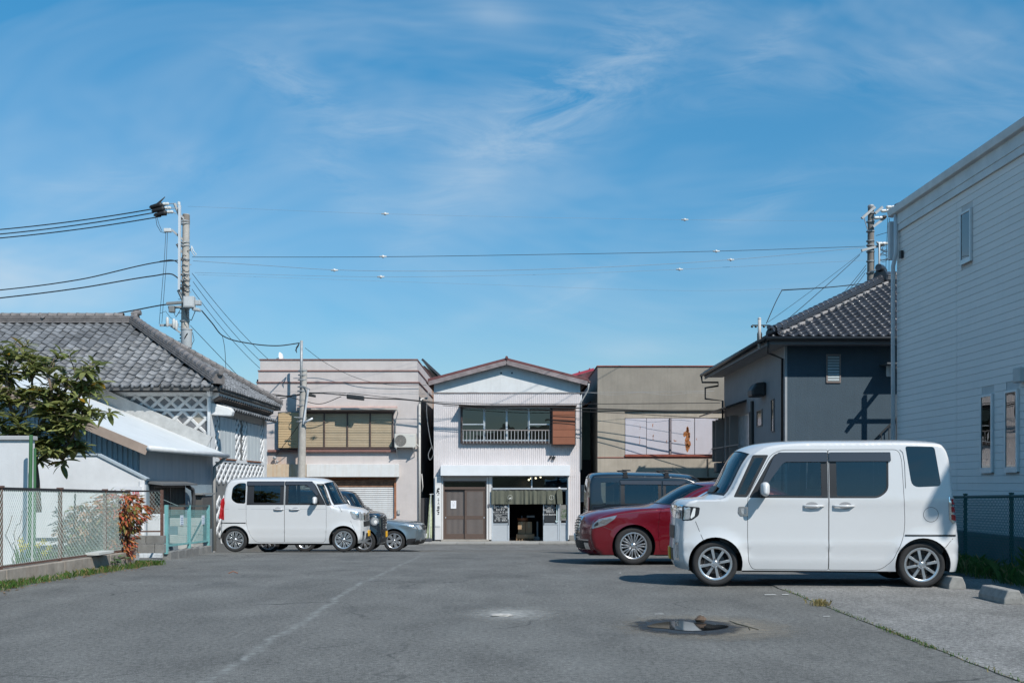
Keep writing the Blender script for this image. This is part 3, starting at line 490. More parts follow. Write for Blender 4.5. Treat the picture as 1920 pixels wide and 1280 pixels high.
# ---------------------------------------------------------------- pink-grey rendered building on the left
AWALL = M('pinkish_render', (.545, .495, .475), .85, var=.08, scale=1.6, bump=.25, bscale=60, streak=.16, streak_col=(.30, .26, .24))
def building_a():
    t = thing('shuttered_building', 'pinkish grey flat-roofed building with beige upstairs shutters and rusty roller shutter', 'building', (-6.5, 40, G0)); Y = 40.0
    b = MB(); rs = (X5(567), X5(743), G0, Z5(894)); rect_wall(b, X5(482), X5(785), G0, Z5(717), [rs, (X5(526), X5(738), Z5(839), Z5(773))], Y, .2); b.box(X5(482), X5(785), Y+.2, 50, 1.6, Z5(717)); b.box(X5(785)-.2, X5(785), Y+.2, 50, G0, 1.6); b.box(X5(482), X5(482)+.2, Y+.2, 50, G0, 1.6); b.build('wall', AWALL, t)
    for (p0, p1, q0, q1) in ((484, 783.5, 717, 695.5), (487, 782, 695.5, 674.5)): m = MB(); m.box(X5(p0), X5(p1), Y+(.03 if q0 > 700 else .06), 49.8, Z5(q0), Z5(q1)); m.build('parapet', AWALL, t)
    RB = M('red_brown_trim', (.24, .12, .10), .7, var=.25, scale=8)
    for (p0, p1, q, y0) in ((486, 783, 673.8, .03), (483, 784.8, 695, .0), (480.5, 786.5, 717, -.035)): m = MB(); m.box(X5(p0), X5(p1), Y+y0, 49.9, Z5(q)-.014, Z5(q)+.026); m.build('ledge_trim', RB, t)
    # upstairs shutters
    ST = M('beige_shutter', (.43, .345, .235), .55, var=.05, scale=3, streak=.1); FRB = M('shutter_frame', (.085, .055, .045), .6)
    def louvres(m, x0, x1, z0, z1, y, pitch):
        n = int((z1-z0)/pitch); p = (z1-z0)/n
        for i in range(n): z = z0+p*i; bb = len(m.v); m.v += [(x0, y, z), (x1, y, z), (x1, y-.012, z+p*.35), (x0, y-.012, z+p*.35), (x0, y-.012, z+p*.75), (x1, y-.012, z+p*.75), (x0, y, z+p), (x1, y, z+p)]; m.f += [(bb, bb+1, bb+2, bb+3), (bb+3, bb+2, bb+5, bb+4), (bb+4, bb+5, bb+7, bb+6)]
    z0, z1 = Z5(838), Z5(775); edges = [X5(470+u/4.267) for u in (425, 590, 775, 957, 1138)]
    fm = MB(); fm.box(edges[0]-.06, edges[-1]+.05, Y-.06, Y+.1, z0-.06, z0); fm.box(edges[0]-.06, edges[-1]+.05, Y-.06, Y+.1, z1, z1+.06)
    for e in edges: fm.box(e-.025, e+.025, Y-.05, Y+.1, z0, z1)
    fo = fm.build('shutter_frame', FRB, t)
    for a, c in zip(edges, edges[1:]): m = MB(); louvres(m, a+.025, c-.025, z0, z1, Y+.0, .062); m.build('louvred_shutter', ST, t)
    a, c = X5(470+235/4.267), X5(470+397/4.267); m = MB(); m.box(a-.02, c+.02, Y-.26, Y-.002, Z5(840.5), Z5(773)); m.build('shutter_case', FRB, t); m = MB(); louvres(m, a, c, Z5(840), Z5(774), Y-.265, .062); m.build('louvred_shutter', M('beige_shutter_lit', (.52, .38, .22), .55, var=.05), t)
    aw = MB(); aw.prism([(0, 0), (-.30, -.09), (-.30, -.14), (0, -.06)], (X5(560), Y, Z5(761)), (0, 1, 0), (0, 0, 1), (X5(745)-X5(560), 0, 0)); aw.build('awning', M('awning_pink', (.42, .30, .27), .7, var=.2, scale=4), t); gt = MB(); gt.tube([(X5(560), Y-.33, Z5(768)), (X5(746), Y-.33, Z5(768))], .035, 8); gt.build('gutter', M('gutter_cream', (.50, .45, .40), .5), t); pp = MB(); pp.tube([(X5(746), Y-.33, Z5(768)), (X5(747), Y-.2, Z5(775)), (X5(742), Y-.05, Z5(790)), (X5(741), Y-.04, Z5(815))], .02, 6); pp.build('downpipe', GREYPIPE, t, smooth=True)
    sl_ = MB(); sl_.box(X5(503), X5(744), Y-.12, Y-.002, Z5(847), Z5(843)); sl_.build('sill', RB, t)
    # white fascia band above the shutter, rusty at the left
    bd = MB(); bd.box(X5(577), X5(749), Y-.22, Y-.002, Z5(893.7), Z5(870)); bd.build('fascia_board', M('fascia_white', (.68, .68, .67), .6, var=.06, scale=3, streak=.25, streak_col=(.45, .30, .16)), t, bevel=.008)
    bl = MB(); bl.box(X5(500), X5(576.5), Y-.21, Y-.002, Z5(893.7), Z5(870)); bl.build('fascia_board', M('fascia_rusty', (.56, .45, .33), .7, var=.12, scale=3, streak=.75, streak_col=(.50, .24, .07)), t, bevel=.008)
    rsn = MB(); rsn.box(X5(503), X5(570), Y-.010, Y-.002, Z5(869.5), Z5(848)); rsn.build('rust_stained_panel', M('render_rusted', (.48, .41, .38), .85, var=.1, scale=2, streak=.7, streak_col=(.50, .24, .08)), t)
    # roller shutter: single curved slats
    SH = M('roller_slat', (.62, .625, .62), .45, .2, var=.07, scale=3, streak=.22, streak_col=(.28, .13, .06)); SHR = M('roller_slat_rusty', (.22, .12, .075), .8, var=.4, scale=6)
    h = .074; n = int((Z5(896)-G0)/h); sm = MB(); L = X5(743)-X5(567)-.1; k = 6
    for i in range(k+1): a = math.pi*i/k; sm.v += [(0, -.018*math.sin(a), h*i/k*.97), (L, -.018*math.sin(a), h*i/k*.97)]
    for i in range(k): sm.f.append((2*i, 2*i+1, 2*i+3, 2*i+2))
    me = sm.mesh('shutter_slat'); me.materials.append(SH); me2 = me.copy(); me2.materials.clear(); me2.materials.append(SHR); rsd = MB(); rsd.box(X5(567), X5(567)+.05, Y-.03, Y+.1, G0, Z5(894)); rsd.box(X5(743)-.07, X5(743), Y-.03, Y+.1, G0, Z5(894)); rsd.box(X5(567)+.05, X5(743)-.07, Y+.10, Y+.12, G0, Z5(894)); rs_ = rsd.build('roller_shutter', M('shutter_rail_rust', (.30, .13, .07), .8, var=.3, scale=8), t)
    for i in range(n): meshobj('shutter_slat', me2 if i > n-5 else me, rs_, Matrix.Translation((X5(567)+.05, Y+.06, G0+h*i)))
    mc = MB(); mc.box(X5(622), X5(692), Y-.05, Y+.03, Z5(898), Z5(894)); mc.build('rusted_box_lid', RUST, rs_)
    mb_ = MB(); mb_.box(X5(745.5), X5(750.5), Y-.06, Y-.002, Z5(963), Z5(955)); mb_.build('switch_box', GREYPIPE, t)
    dp = MB(); dp.tube([(X5(787), Y-.06, Z5(757)), (X5(787), Y-.06, G0)], .045, 8); dp.tube([(X5(800), Y+.3, Z5(745)), (X5(790), Y+.0, Z5(748)), (X5(787), Y-.06, Z5(757))], .04, 8); dp.tube([(X5(791), Y-.05, Z5(888)), (X5(793), Y-.05, Z5(912)), (X5(791), Y-.05, Z5(922))], .02, 6); dp.build('downpipe', M('pipe_cream', (.48, .46, .43), .5), t, smooth=True)
    m = MB(); m.lathe([(.001, .1), (.16, .08), (.22, .02), (.23, 0)], (X5(513), 41.2, Z5(664)), (.99, -.06, .12), 20); ds = thing('satellite_dish', 'white satellite dish on the flat roof of the pinkish building', 'dish', (X5(513), 41.2, Z5(674))); m.build('reflector', M('dish_white', (.72, .72, .73), .5), ds, smooth=True); m = MB(); m.tube([(X5(505), 41.3, Z5(674)), (X5(505), 41.3, Z5(664)), (X5(511), 41.25, Z5(664))], .02, 6); m.build('mount', BLACK, ds); m = MB(); m.tube([(X5(513), 41.2, Z5(667)), (X5(518), 41.0, Z5(667))], .012, 6); m.build('feed_arm', GREYPIPE, ds)
    m = MB(); m.lathe([(.04, 0), (.04, .1), (.06, .1), (.06, .14), (.001, .15)], (X5(525), 41, Z5(674)), n=12); tag(m.build('roof_vent', M('dish_white', (.7, .7, .7))), 'small white vent cap on the roof beside the dish', 'vent')
    # outdoor unit on brackets
    ac = thing('air_conditioner', 'cream air conditioner outdoor unit hung on the pinkish wall right of the shutters', 'air conditioner', (X5(761), Y-.25, Z5(840))); CR = M('ac_cream', (.58, .56, .51), .5, var=.04); m = MB(); m.box(X5(741.5), X5(781), Y-.36, Y-.06, Z5(839), Z5(814)); m.build('casing', CR, ac, bevel=.015)
    gr = MB()
    for i in range(9): r_ = .035+.022*i; gr.tube([(X5(753)+r_*math.cos(a), Y-.366, Z5(826.5)+r_*math.sin(a)) for a in [2*math.pi*j/24 for j in range(25)]], .0035, 4)
    for j in range(6): a = math.pi*j/6; gr.bar((X5(753)-.21*math.cos(a), Y-.367, Z5(826.5)-.21*math.sin(a)), (X5(753)+.21*math.cos(a), Y-.367, Z5(826.5)+.21*math.sin(a)), .006)
    gr.build('fan_grille', M('grille_beige', (.35, .33, .30), .6), ac); m = MB(); m.lathe([(.001, 0), (.215, 0)], (X5(753), Y-.3615, Z5(826.5)), (0, -1, 0), 28); m.build('fan_shade_disc', M('fan_shadow', (.16, .155, .145), .8), ac); m = MB(); m.box(X5(770), X5(777), Y-.3625, Y-.3605, Z5(818.5), Z5(817)); m.build('name_strip', M('print_grey', (.3, .3, .3)), ac)  # flat dark disc: shade behind the fan grille put into its colour
    br = MB()
    for px in (745, 777): br.box(X5(px)-.02, X5(px)+.02, Y-.42, Y, Z5(840.5), Z5(839)); br.bar((X5(px), Y-.38, Z5(840)), (X5(px), Y-.01, Z5(856)), .025)
    br.build('bracket', GREYPIPE, ac); m = MB(); m.tube([(X5(781), Y-.2, Z5(833)), (X5(785), Y-.12, Z5(836)), (X5(785.5), Y-.05, Z5(842)), (X5(785), Y-.04, Z5(860))], .03, 7); m.build('pipe', M('pipe_cream', (.5, .48, .45)), ac, smooth=True)
    m = MB(); m.obox((X5(480), 40.6, Z5(717)), (.07, 0, 0), (0, .2, 0), (0, 0, .16)); m.build('roof_drain_box', M('drain_dark', (.05, .055, .06), .6), t, bevel=.02)
building_a()
# ---------------------------------------------------------------- beige building on the right
def building_c():
    t = thing('beige_building', 'weathered beige flat-roofed building with pale rust-spotted metal shutters', 'building', (5.5, 40, G0)); Y = 40.0
    CW = M('beige_render', (.385, .335, .272), .9, var=.14, scale=1.2, bump=.3, bscale=50, streak=.35, streak_col=(.17, .155, .13)); x0, x1 = X5(1120.5), X5(1420)
    w = MB(); w.box(x0, x1, Y, 49, Z5(769), Z5(687)); w.build('upper_wall', M('grey_beige_render', (.275, .245, .205), .9, var=.16, scale=1.0, bump=.3, bscale=50, streak=.4, streak_col=(.15, .14, .12)), t); w = MB(); w.box(x0, X5(1171.5), Y, 49, Z5(857), Z5(769)); w.box(X5(1171.5), x1, Y+.05, 49, Z5(783), Z5(769)); w.box(X5(1171.5), x1, Y+.14, 49, Z5(857), Z5(783)); w.box(x0, x1, Y, 49, Z5(895), Z5(857)); w.box(x0, x0+.3, Y, 49, G0, Z5(895)); w.box(x0+.3, x1, Y+2.5, Y+2.6, G0, Z5(895)); w.build('wall', CW, t)
    RD = M('red_trim', (.27, .075, .05), .75, var=.3, scale=7)
    for (p0, p1, q0, q1, y) in ((1119, 1421, 687, 685.2, -.04), (1171.5, 1337, 855.5, 852, -.06), (1120, 1171.4, 858, 856.6, -.02), (1171.5, 1337, 858, 856.6, -.025)): m = MB(); m.box(X5(p0), X5(p1), Y+y, Y+.2 if p0 != 1119 else 49.05, Z5(q0), Z5(q1)); m.build('trim', RD, t)
    m = MB(); m.box(x0-.005, x1, Y-.03, Y+.02, Z5(770), Z5(768)); m.build('ledge', M('ledge_dark', (.12, .11, .095), .9), t)
    PN = M('lilac_panel', (.53, .50, .54), .5, .1, var=.05, scale=2.5, streak=.10, streak_col=(.4, .3, .27)); ed = [1171.8, 1212.2, 1255.2, 1258.6, 1302.5, 1347]; RS = M('rust_spot', (.34, .125, .042), .9, var=.35, scale=14)
    prr = {}
    for i in (0, 1, 3, 4):
        m = MB(); m.box(X5(ed[i])+.01, X5(ed[i+1])-.01, Y+.0 + .02*(i % 2), Y+.06+.02*(i % 2), Z5(851.5), Z5(784)); prr[i] = m.build('shutter_panel', PN, t, bevel=.006)
    m = MB(); m.box(X5(1255.4), X5(1258.4), Y-.03, Y+.1, Z5(851.5), Z5(783)); m.build('shutter_post', M('post_mauve', (.20, .17, .18), .7), t)
    rr = random.Random(4)
    def rust(par, yo, px, py, w_, h_, n):
        m = MB()
        for k in range(n):
            u = rr.gauss(0, .38); v = rr.uniform(-1, 1); sc = (1-abs(v)**2)*.9+.1; pts = []; c_ = (X5(px)+u*w_*sc, Z5(py)+v*h_); r_ = rr.uniform(.012, .05)*(1.2 if n > 30 else .42)
            for j in range(9): a = 6.283*j/9; q = r_*rr.uniform(.6, 1.3); pts.append((c_[0]+q*math.cos(a)*.8, yo-.0006*(k % 7)-.001, c_[1]+q*1.5*math.sin(a)))
            m.add(pts, [tuple(range(9))])
        m.build('rust_patch', RS, par)
    rust(prr[3], Y+.02, 1289, 823, .15, .40, 130); rust(prr[3], Y+.02, 1266, 826, .08, .03, 10); rust(prr[0], Y, 1199, 826, .05, .14, 12); rust(prr[0], Y, 1200, 800, .02, .1, 6); rust(prr[1], Y+.02, 1225, 820, .04, .1, 9); rust(prr[1], Y+.02, 1224, 797, .03, .06, 6); rust(prr[1], Y+.02, 1250, 825, .012, .12, 6); rust(prr[4], Y+.0, 1306, 822, .02, .06, 5)
    m = MB(); m.tube([(X5(1327), Y-.03, Z5(893)), (X5(1327), Y-.03, Z5(859))], .02, 6); m.build('pipe', M('pipe_brown', (.10, .075, .06), .7), t)
    m = MB(); m.box(x0+.3, x1, Y+1.0, Y+1.05, G0, Z5(895)); m.build('dark_shopfront', M('brown_boards', (.13, .095, .065), .8, var=.2, stretch=(6, 1, .3)), t)
    # narrow yard between the beige building and the shop
    b = thing('rear_house', 'white house with red metal roof behind the gap right of the shop', 'house', (3.2, 52, G0)); m = MB(); m.box(2.2, 3.9, 52, 58, G0, 6.15); m.build('wall', WHITEPL, b); m = MB(); m.prism([(1.6, 6.05), (3.95, 6.72), (3.95, 6.84), (1.6, 6.17)], (0, 51.4, 0), (1, 0, 0), (0, 0, 1), (0, 7, 0)); rf = m.build('roof', M('red_metal_roof', (.36, .04, .07), .5, var=.1), b)
    for k in range(5): x = 1.75+.5*k; m = MB(); m.bar((x, 51.38, 6.19+(x-1.6)*.285), (x, 58, 6.19+(x-1.6)*.285), .05, .06); m.build('roof_seam', M('red_metal_roof', (.36, .04, .07)), rf)
    ln = thing('lean_to', 'green-sided lean-to with small roof in the gap right of the shop', 'shed', (2.85, 42, G0)); m = MB(); m.box(2.68, 3.08, 42, 44, 2.2, 4.2); m.build('wall', M('green_sheet', (.10, .12, .085), .7, var=.15), ln); m = MB(); m.prism([(2.6, 4.15), (3.1, 4.45), (3.1, 4.5), (2.6, 4.2)], (0, 41.8, 0), (1, 0, 0), (0, 0, 1), (0, 2.5, 0)); m.build('roof', M('rust', (.2, .1, .06)), ln); m = MB(); m.box(2.62, 3.1, 41.9, 46, G0, 2.19); m.build('base_wall', DARKROOM, ln)
    ac = thing('air_conditioner', 'grey air conditioner on a shelf in the dark gap right of the shop', 'air conditioner', (2.83, 41.2, .7)); m = MB(); m.box(2.66, 3.0, 41.1, 41.4, .62, 1.22); m.build('casing', M('ac_grey', (.34, .35, .36), .5), ac, bevel=.015); m = MB()
    for k in range(6): r_ = .03+.02*k; m.tube([(2.83+r_*math.cos(a), 41.094, .92+r_*math.sin(a)) for a in [2*math.pi*j/16 for j in range(17)]], .004, 4)
    m.build('fan_grille', M('grille_beige', (.3, .3, .3)), ac); m = MB(); m.box(2.62, 3.05, 41.0, 41.5, .57, .615); m.build('shelf', M('shelf_grey', (.4, .41, .42), .5), ac)
    br = thing('brown_house', 'brown rear house with dark sloping roof behind the gap left of the shop', 'house', (-3.4, 47, G0)); m = MB(); m.prism([(-4.6, 3.0), (-2.6, 3.0), (-2.6, 5.3), (-3.85, 6.45), (-4.6, 6.45)], (0, 47, 0), (1, 0, 0), (0, 0, 1), (0, 4, 0)); m.build('wall', M('tan_wall', (.28, .19, .145), .8), br); m = MB(); m.bar((-3.95, 46.8, 6.72), (-2.3, 46.8, 5.2), .08, .1); m.bar((-3.95, 51, 6.72), (-2.3, 51, 5.2), .08, .1); m.prism([(-3.95, 6.67), (-2.3, 5.17), (-2.3, 5.23), (-3.95, 6.75)], (0, 46.85, 0), (1, 0, 0), (0, 0, 1), (0, 4, 0)); m.build('roof', M('dark_sheet_roof', (.04, .045, .055), .4), br); m = MB(); m.box(-4.2, -2.4, 47.5, 47.6, G0, 3.0); m.build('yard_wall', DARKROOM, br)
building_c()
m = MB(); fence_y = 40.35
bw = thing('board_fence', 'dark upright board fence closing the gap left of the shop', 'fence', (-3.1, 40.4, G0))
for i in range(4): q = MB(); q.box(-3.45+.13*i, -3.335+.13*i, 40.5, 40.53, G0, .72+.01*(i % 2)); q.build('board', M('grey_boards', (.055, .055, .06), .9, var=.2, stretch=(6, 1, .4)), bw)
bn = thing('banner_flag', 'pale green patterned banner leaning on its stand left of the name board', 'banner', (-3.1, 39.6, -.88))
m = MB(); nzz = 14
for i in range(nzz):
    v = i/(nzz-1); z = Z5(1010)+(Z5(927)-Z5(1010))*v
    for j in range(5): u = j/4; x = X5(798+ (811-798)*v**.6*(1) * (1-u) + (812-798)*u + 0); m.v.append((X5(799+9*v**.7)*(1-u)+X5(811.5)*u, 39.6+.03*math.sin(u*5+v*6), z))
for i in range(nzz-1):
    for j in range(4): m.f.append((i*5+j, i*5+j+1, i*5+j+6, i*5+j+5))
m.build('cloth', M('banner_green', (.38, .42, .27), .9, var=.35, scale=9), bn, smooth=True)
m = MB(); m.tube([(X5(806.5), 39.58, Z5(1012)), (X5(809.5), 39.58, Z5(925))], .012, 6); m.tube([(X5(807), 39.58, Z5(926)), (X5(815), 39.58, Z5(925.5))], .01, 6); m.build('pole', M('pole_white', (.7, .7, .7), .4), bn); m = MB(); m.box(X5(793), X5(811.5), 39.4, 39.8, -.89, -.75); m.build('water_base', M('base_dark', (.05, .055, .065), .5), bn, bevel=.03)
# ================================================================ tiled roofs
def tile_mesh(name, mat, w=.275, ln=.29, amp=.032, th=.02):
    "one S-curved roof tile: u across, v up the slope, n out of the roof"
    m = MB(); k = 7; prof = []
    for i in range(k):
        u = i/(k-1); prof.append((u*w, amp*(math.cos(u*2*math.pi*.82+.35))*.9 + (amp*.5 if u > .86 else 0)))
    for (v, dz) in ((0, .028), (ln, 0)):
        for (x, z) in prof: m.v.append((x, v, z+dz))
    for i in range(k-1): m.f.append((i, i+1, k+i+1, k+i))
    for (x, z) in prof: m.v.append((x, 0.0, z+.028-th-.012))
    for i in range(k-1): m.f.append((2*k+i, 2*k+i+1, i+1, i))
    me = m.mesh(name); me.materials.append(mat); me.polygons.foreach_set('use_smooth', [i < k-1 for i in range(len(me.polygons))]); return me
def slope_frame(o, u, v):
    u = Vector(u).normalized(); v = Vector(v).normalized(); n = u.cross(v)
    return Matrix(((u.x, v.x, n.x, o[0]), (u.y, v.y, n.y, o[1]), (u.z, v.z, n.z, o[2]), (0, 0, 0, 1)))
def lay_tiles(parent, tm, o, u, v, W, H, inside, limit, pitch=(.262, .235), seed=1, jit=.004, name='roof_tile', key=None):
    """tiles as single objects up to limit (lowest rows first), the rest joined in one stuff part"""
    rr = random.Random(seed); fr = slope_frame(o, u, v); n = 0; rest = MB(); base_v = [tuple(x.co) for x in tm.vertices]; base_f = [tuple(p.vertices) for p in tm.polygons]; spots = []
    for r in range(int(H/pitch[1])):
        for c in range(int(W/pitch[0])):
            a, b = c*pitch[0], r*pitch[1]
            if inside(a+pitch[0]/2, b+pitch[1]/2): spots.append((a, b))
    if key: spots.sort(key=key)
    for (a, b) in spots:
        m4 = fr @ Matrix.Translation((a+rr.uniform(-jit, jit), b+rr.uniform(-jit, jit), .02+rr.uniform(0, jit))) @ Matrix.Rotation(rr.uniform(-.02, .02), 4, 'Z') @ Matrix.Rotation(rr.uniform(-.02, .02), 4, 'X')
        if n < limit: meshobj(name, tm, parent, m4)
        else: rest.add([m4 @ Vector(q) for q in base_v], base_f)
        n += 1
    if rest.v: o_ = rest.build('roof_tiles', tm.materials[0], parent, smooth=50, kind='stuff')
    return n
def ridge(parent, a, b, mat, r=.085, seg=.27, layers=2, lw=.24, name='ridge_tile'):
    a, b = Vector(a), Vector(b); d = b-a; L = d.length; d /= L; up = Vector((0, 0, 1)); m = MB()
    for k in range(layers): m.bar(a+up*(.04+.055*k), b+up*(.04+.055*k), lw-.03*k, .045)
    m.build('ridge_course', mat, parent, bevel=.008); n = int(L/seg); t_ = MB(); side = d.cross(up).normalized(); un = side.cross(d)
    pts = []; 
    for i, (s0, rr_) in enumerate(((0, r*1.08), (.05, r*1.08), (.055, r), (seg, r*.97))):
        for j in range(9): an = math.pi*j/8; t_.v.append(tuple(Vector((s0, 0, 0)) + Vector((0, math.cos(an)*rr_, math.sin(an)*rr_))))
    for i in range(3):
        for j in range(8): t_.f.append((i*9+j, (i+1)*9+j, (i+1)*9+j+1, i*9+j+1))
    t_.f.append(tuple(range(9))); me = t_.mesh(name); me.materials.append(mat); me.polygons.foreach_set('use_smooth', [True]*24+[False])
    base = .04+.055*layers-.02
    for i in range(n):
        p = a+d*(seg*i)+up*base; m4 = Matrix(((d.x, side.x, un.x, p.x), (d.y, side.y, un.y, p.y), (d.z, side.z, un.z, p.z), (0, 0, 0, 1))); meshobj(name, me, parent, m4)
def oni(parent, p, mat, sc=1.0, d=(0, -1, 0)):
    "ridge-end ornament: shield block with rolled cap and side scrolls"
    p = Vector(p); d = Vector(d).normalized(); s_ = Vector((-d.y, d.x, 0)); m = MB(); u = Vector((0, 0, 1))
    m.prism([(-.16*sc, 0), (.16*sc, 0), (.17*sc, .16*sc), (.10*sc, .27*sc), (-.10*sc, .27*sc), (-.17*sc, .16*sc)], p, s_, u, d*.09*sc); m.tube([p+u*.25*sc-d*.12*sc, p+u*.30*sc+d*.02*sc, p+u*.32*sc+d*.18*sc], [.09*sc, .10*sc, .085*sc], 12)
    for k in (-1, 1): m.tube([p+s_*k*.13*sc+u*.10*sc+d*.05*sc+(s_*math.cos(a)+u*math.sin(a))*.05*sc for a in [6.28*j/10 for j in range(9)]], .022*sc, 6)
    return m.build('ridge_ornament', mat, parent, smooth=45)
# ---------------------------------------------------------------- dark blue-grey house on the right
def dark_house():
    t = thing('dark_house', 'dark blue-grey two-storey house with glossy black tiled hip roof', 'house', (9.5, 32, gz(30))); g0 = -1.0
    W1 = M('teal_render', (.050, .078, .103), .9, var=.08, scale=1.5, bump=.35, bscale=30, streak=.22, streak_col=(.085, .115, .14)); W2 = M('grey_cladding', (.235, .23, .235), .75, var=.08, scale=2, streak=.1); xw, yw, y2, xr = 7.32, 28.6, 36.8, 14.2; ze = 5.05
    SOF = M('soffit_grey', (.30, .30, .31), .8); DKM = M('dark_metal', (.02, .021, .023), .4, var=.05)
    m = MB(); m.box(xw+.06, xr, yw, yw+.12, g0, ze+.15); m.build('front_wall', W1, t); m = MB(); m.box(xw, xw+.1, yw+.121, y2, g0, ze+.25); m.build('side_wall', W2, t); m = MB(); m.box(xw-.003, xw+.058, yw-.004, yw+.12, g0, ze+.1); m.build('corner_trim', M('corner_pale', (.30, .32, .34), .6), t); m = MB(); m.box(xw+.1, xr, y2-.1, y2, g0, ze); m.box(xr-.1, xr, yw+.12, y2-.1, g0, ze); m.build('rear_wall', W2, t)
    # roof slabs
    ex, ey, er_, eb, sl, zr = 6.72, 28.0, 15.0, 37.4, .5, 5.11; hy = (ey+eb)/2; hx = ex+(hy-ey); ztop = zr+sl*(hy-ey)
    m = MB(); m.v = [(ex, ey, zr), (er_, ey, zr), (er_, hy, ztop), (hx, hy, ztop), (ex, eb, zr), (er_, eb, zr)]; m.f = [(0, 1, 2, 3), (0, 3, 4), (3, 2, 5, 4)]; nb = len(m.v); m.v += [(x, y, z-.09) for x, y, z in m.v[:nb]]; m.f += [tuple(nb+i for i in f)[::-1] for f in m.f[:3]] + [(0, 4, 4+nb, nb), (1, 0, nb, 1+nb)]; rf = m.build('roof', DKM, t)
    m = MB(); m.box(ex+.08, xr, ey+.08, yw-.001, zr-.16, zr-.13); m.box(ex+.08, xw-.001, yw, eb-.3, zr-.16, zr-.13); m.build('soffit', SOF, t)
    m = MB(); m.box(ex+.03, er_, ey+.03, ey+.06, zr-.19, zr-.03); m.box(ex+.03, ex+.06, ey+.06, eb, zr-.19, zr-.03); m.build('fascia', M('fascia_grey', (.16, .16, .17), .6), t)
    TM = M('black_glazed_tile', (.046, .049, .058), .38, .2, var=.15, scale=5, island=.2, coat=.12); tm = tile_mesh('roof_tile', TM); sn = math.sqrt(1+sl*sl)
    lay_tiles(rf, tm, (ex, ey-.03, zr+.0), (1, 0, 0), (0, 1, sl), 6.0, (hy-ey)*sn, lambda a, b: a > b/sn+.05, 280, seed=3)
    tl = tile_mesh('eave_tile', TM, amp=.03)
    for k in range(35): meshobj('eave_tile', tl, rf, slope_frame((ex-.02, eb-.27*k-.05, zr), (0, -1, 0), (1, 0, sl)))
    lay_tiles(rf, tm, (ex, eb, zr), (0, -1, 0), (1, 0, sl), 9.4, 2.0, lambda a, b: b > .23 and a < 9.4-b and a > b, 0, seed=5)
    em = MB()
    for k in range(22): em.ball((ex+.12+.262*k, ey-.05, zr+.015), .038, 6)
    em.build('eave_tile_ends', M('tile_end', (.16, .16, .17), .35, .2, coat=.3), rf, smooth=True, kind='stuff')
    ridge(rf, (ex+.2, ey+.2, zr+.1), (hx, hy, ztop+.02), TM, r=.10, seg=.29); ridge(rf, (hx, hy, ztop), (er_, hy, ztop), TM, r=.11, seg=.29, layers=3, lw=.3); oni(rf, (hx-.12, hy-.1, ztop-.02), TM, 1.25, (-.7, -.7, 0)); oni(rf, (ex+.12, ey+.12, zr+.02), TM, .75, (-.7, -.7, 0))
    MOR = M('white_mortar', (.30, .28, .27), .8); mm = MB()
    for k in range(15): tt = .35+.29*k; mm.obox((ex+tt+.16, ey+tt-.14, zr+sl*tt-.0), (.10, .10, .045), (.03, -.03, 0), (0, 0, .035))
    mm.build('hip_mortar', MOR, rf, bevel=.01)
    gt = MB(); gt.tube([(ex-.08, ey-.09, zr-.05), (er_, ey-.09, zr-.05)], .055, 8); gt.tube([(ex-.08, ey-.09, zr-.05), (ex-.08, eb+.05, zr-.05)], .055, 8); gt.build('gutter', DKM, t, smooth=True)
    dp = MB(); dp.tube([(ex, ey, zr-.1), (ex+.02, ey+.1, zr-.4), (xw-.06, yw+.06, zr-.5), (xw-.06, yw+.06, g0)], .035, 8); dp.tube([(ex-.08, eb, zr-.08), (ex-.05, eb, zr-.3), (ex+.45, eb-.3, zr-.33), (ex+.45, eb-.3, zr-.45), (ex-.0, eb-.3, zr-.52), (ex+.0, eb-.3, zr-.9), (xw-.07, y2-.1, zr-1.0), (xw-.07, y2-.1, .4)], .035, 8); dp.build('downpipe', DKM, t, smooth=True)
    # louvre window in the front wall, vent hood
    def W3(px, py, Y=28.6): return (px-960)/F*Y, CAMZ-(py-HZ)/F*Y
    (a, zt), (b, zb) = W3(1549, 664), W3(1576, 717.5); m = MB(); fy = yw-.03; m.box(a, a+.035, fy, yw-.001, zb, zt); m.box(b-.035, b, fy, yw-.001, zb, zt); m.box(a+.035, b-.035, fy, yw-.001, zb, zb+.035); m.box(a+.035, b-.035, fy, yw-.001, zt-.035, zt); wo = m.build('louvre_window', M('frame_taupe', (.22, .18, .165), .5), t); m = MB(); m.box(a+.035, b-.035, yw-.006, yw-.002, zb+.035, zt-.035); m.build('window_recess', M('recess_dark', (.06, .07, .075), .5), wo)
    for k in range(9): z = zb+.05+(zt-zb-.09)*k/9; m = MB(); m.obox(((a+b)/2, yw-.02, z+.03), ((b-a)/2-.04, 0, 0), (0, .004, 0), (0, .006, .028)); m.build('glass_louvre', M('frosted_louvre', (.36, .42, .44), .25), wo)
    (a, z) = W3(1664, 695); m = MB(); m.lathe([(.001, 0), (.06, 0), (.07, .05), (.07, .32), (.001, .32)], (a, yw-.1, z-.16), n=14); m.build('vent_hood', M('vent_white', (.62, .63, .64), .5), t, smooth=40)
    # side wall: windows with folding shutters and rails, hoods
    def ypx(px): return 2000*xw/(px-960)
    def zp(py, Y): return CAMZ-(py-HZ)/F*Y
    def sbox(name, p0, p1, za, zb_, x0, x1, mat, par): q = MB(); ya, yb = ypx(p1), ypx(p0); q.box(x0, x1, ya, yb, za, zb_); return q.build(name, mat, par)
    SBR = M('shutter_dark_brown', (.25, .20, .18), .6, var=.1)
    zw0, zw1 = 2.02, 3.46
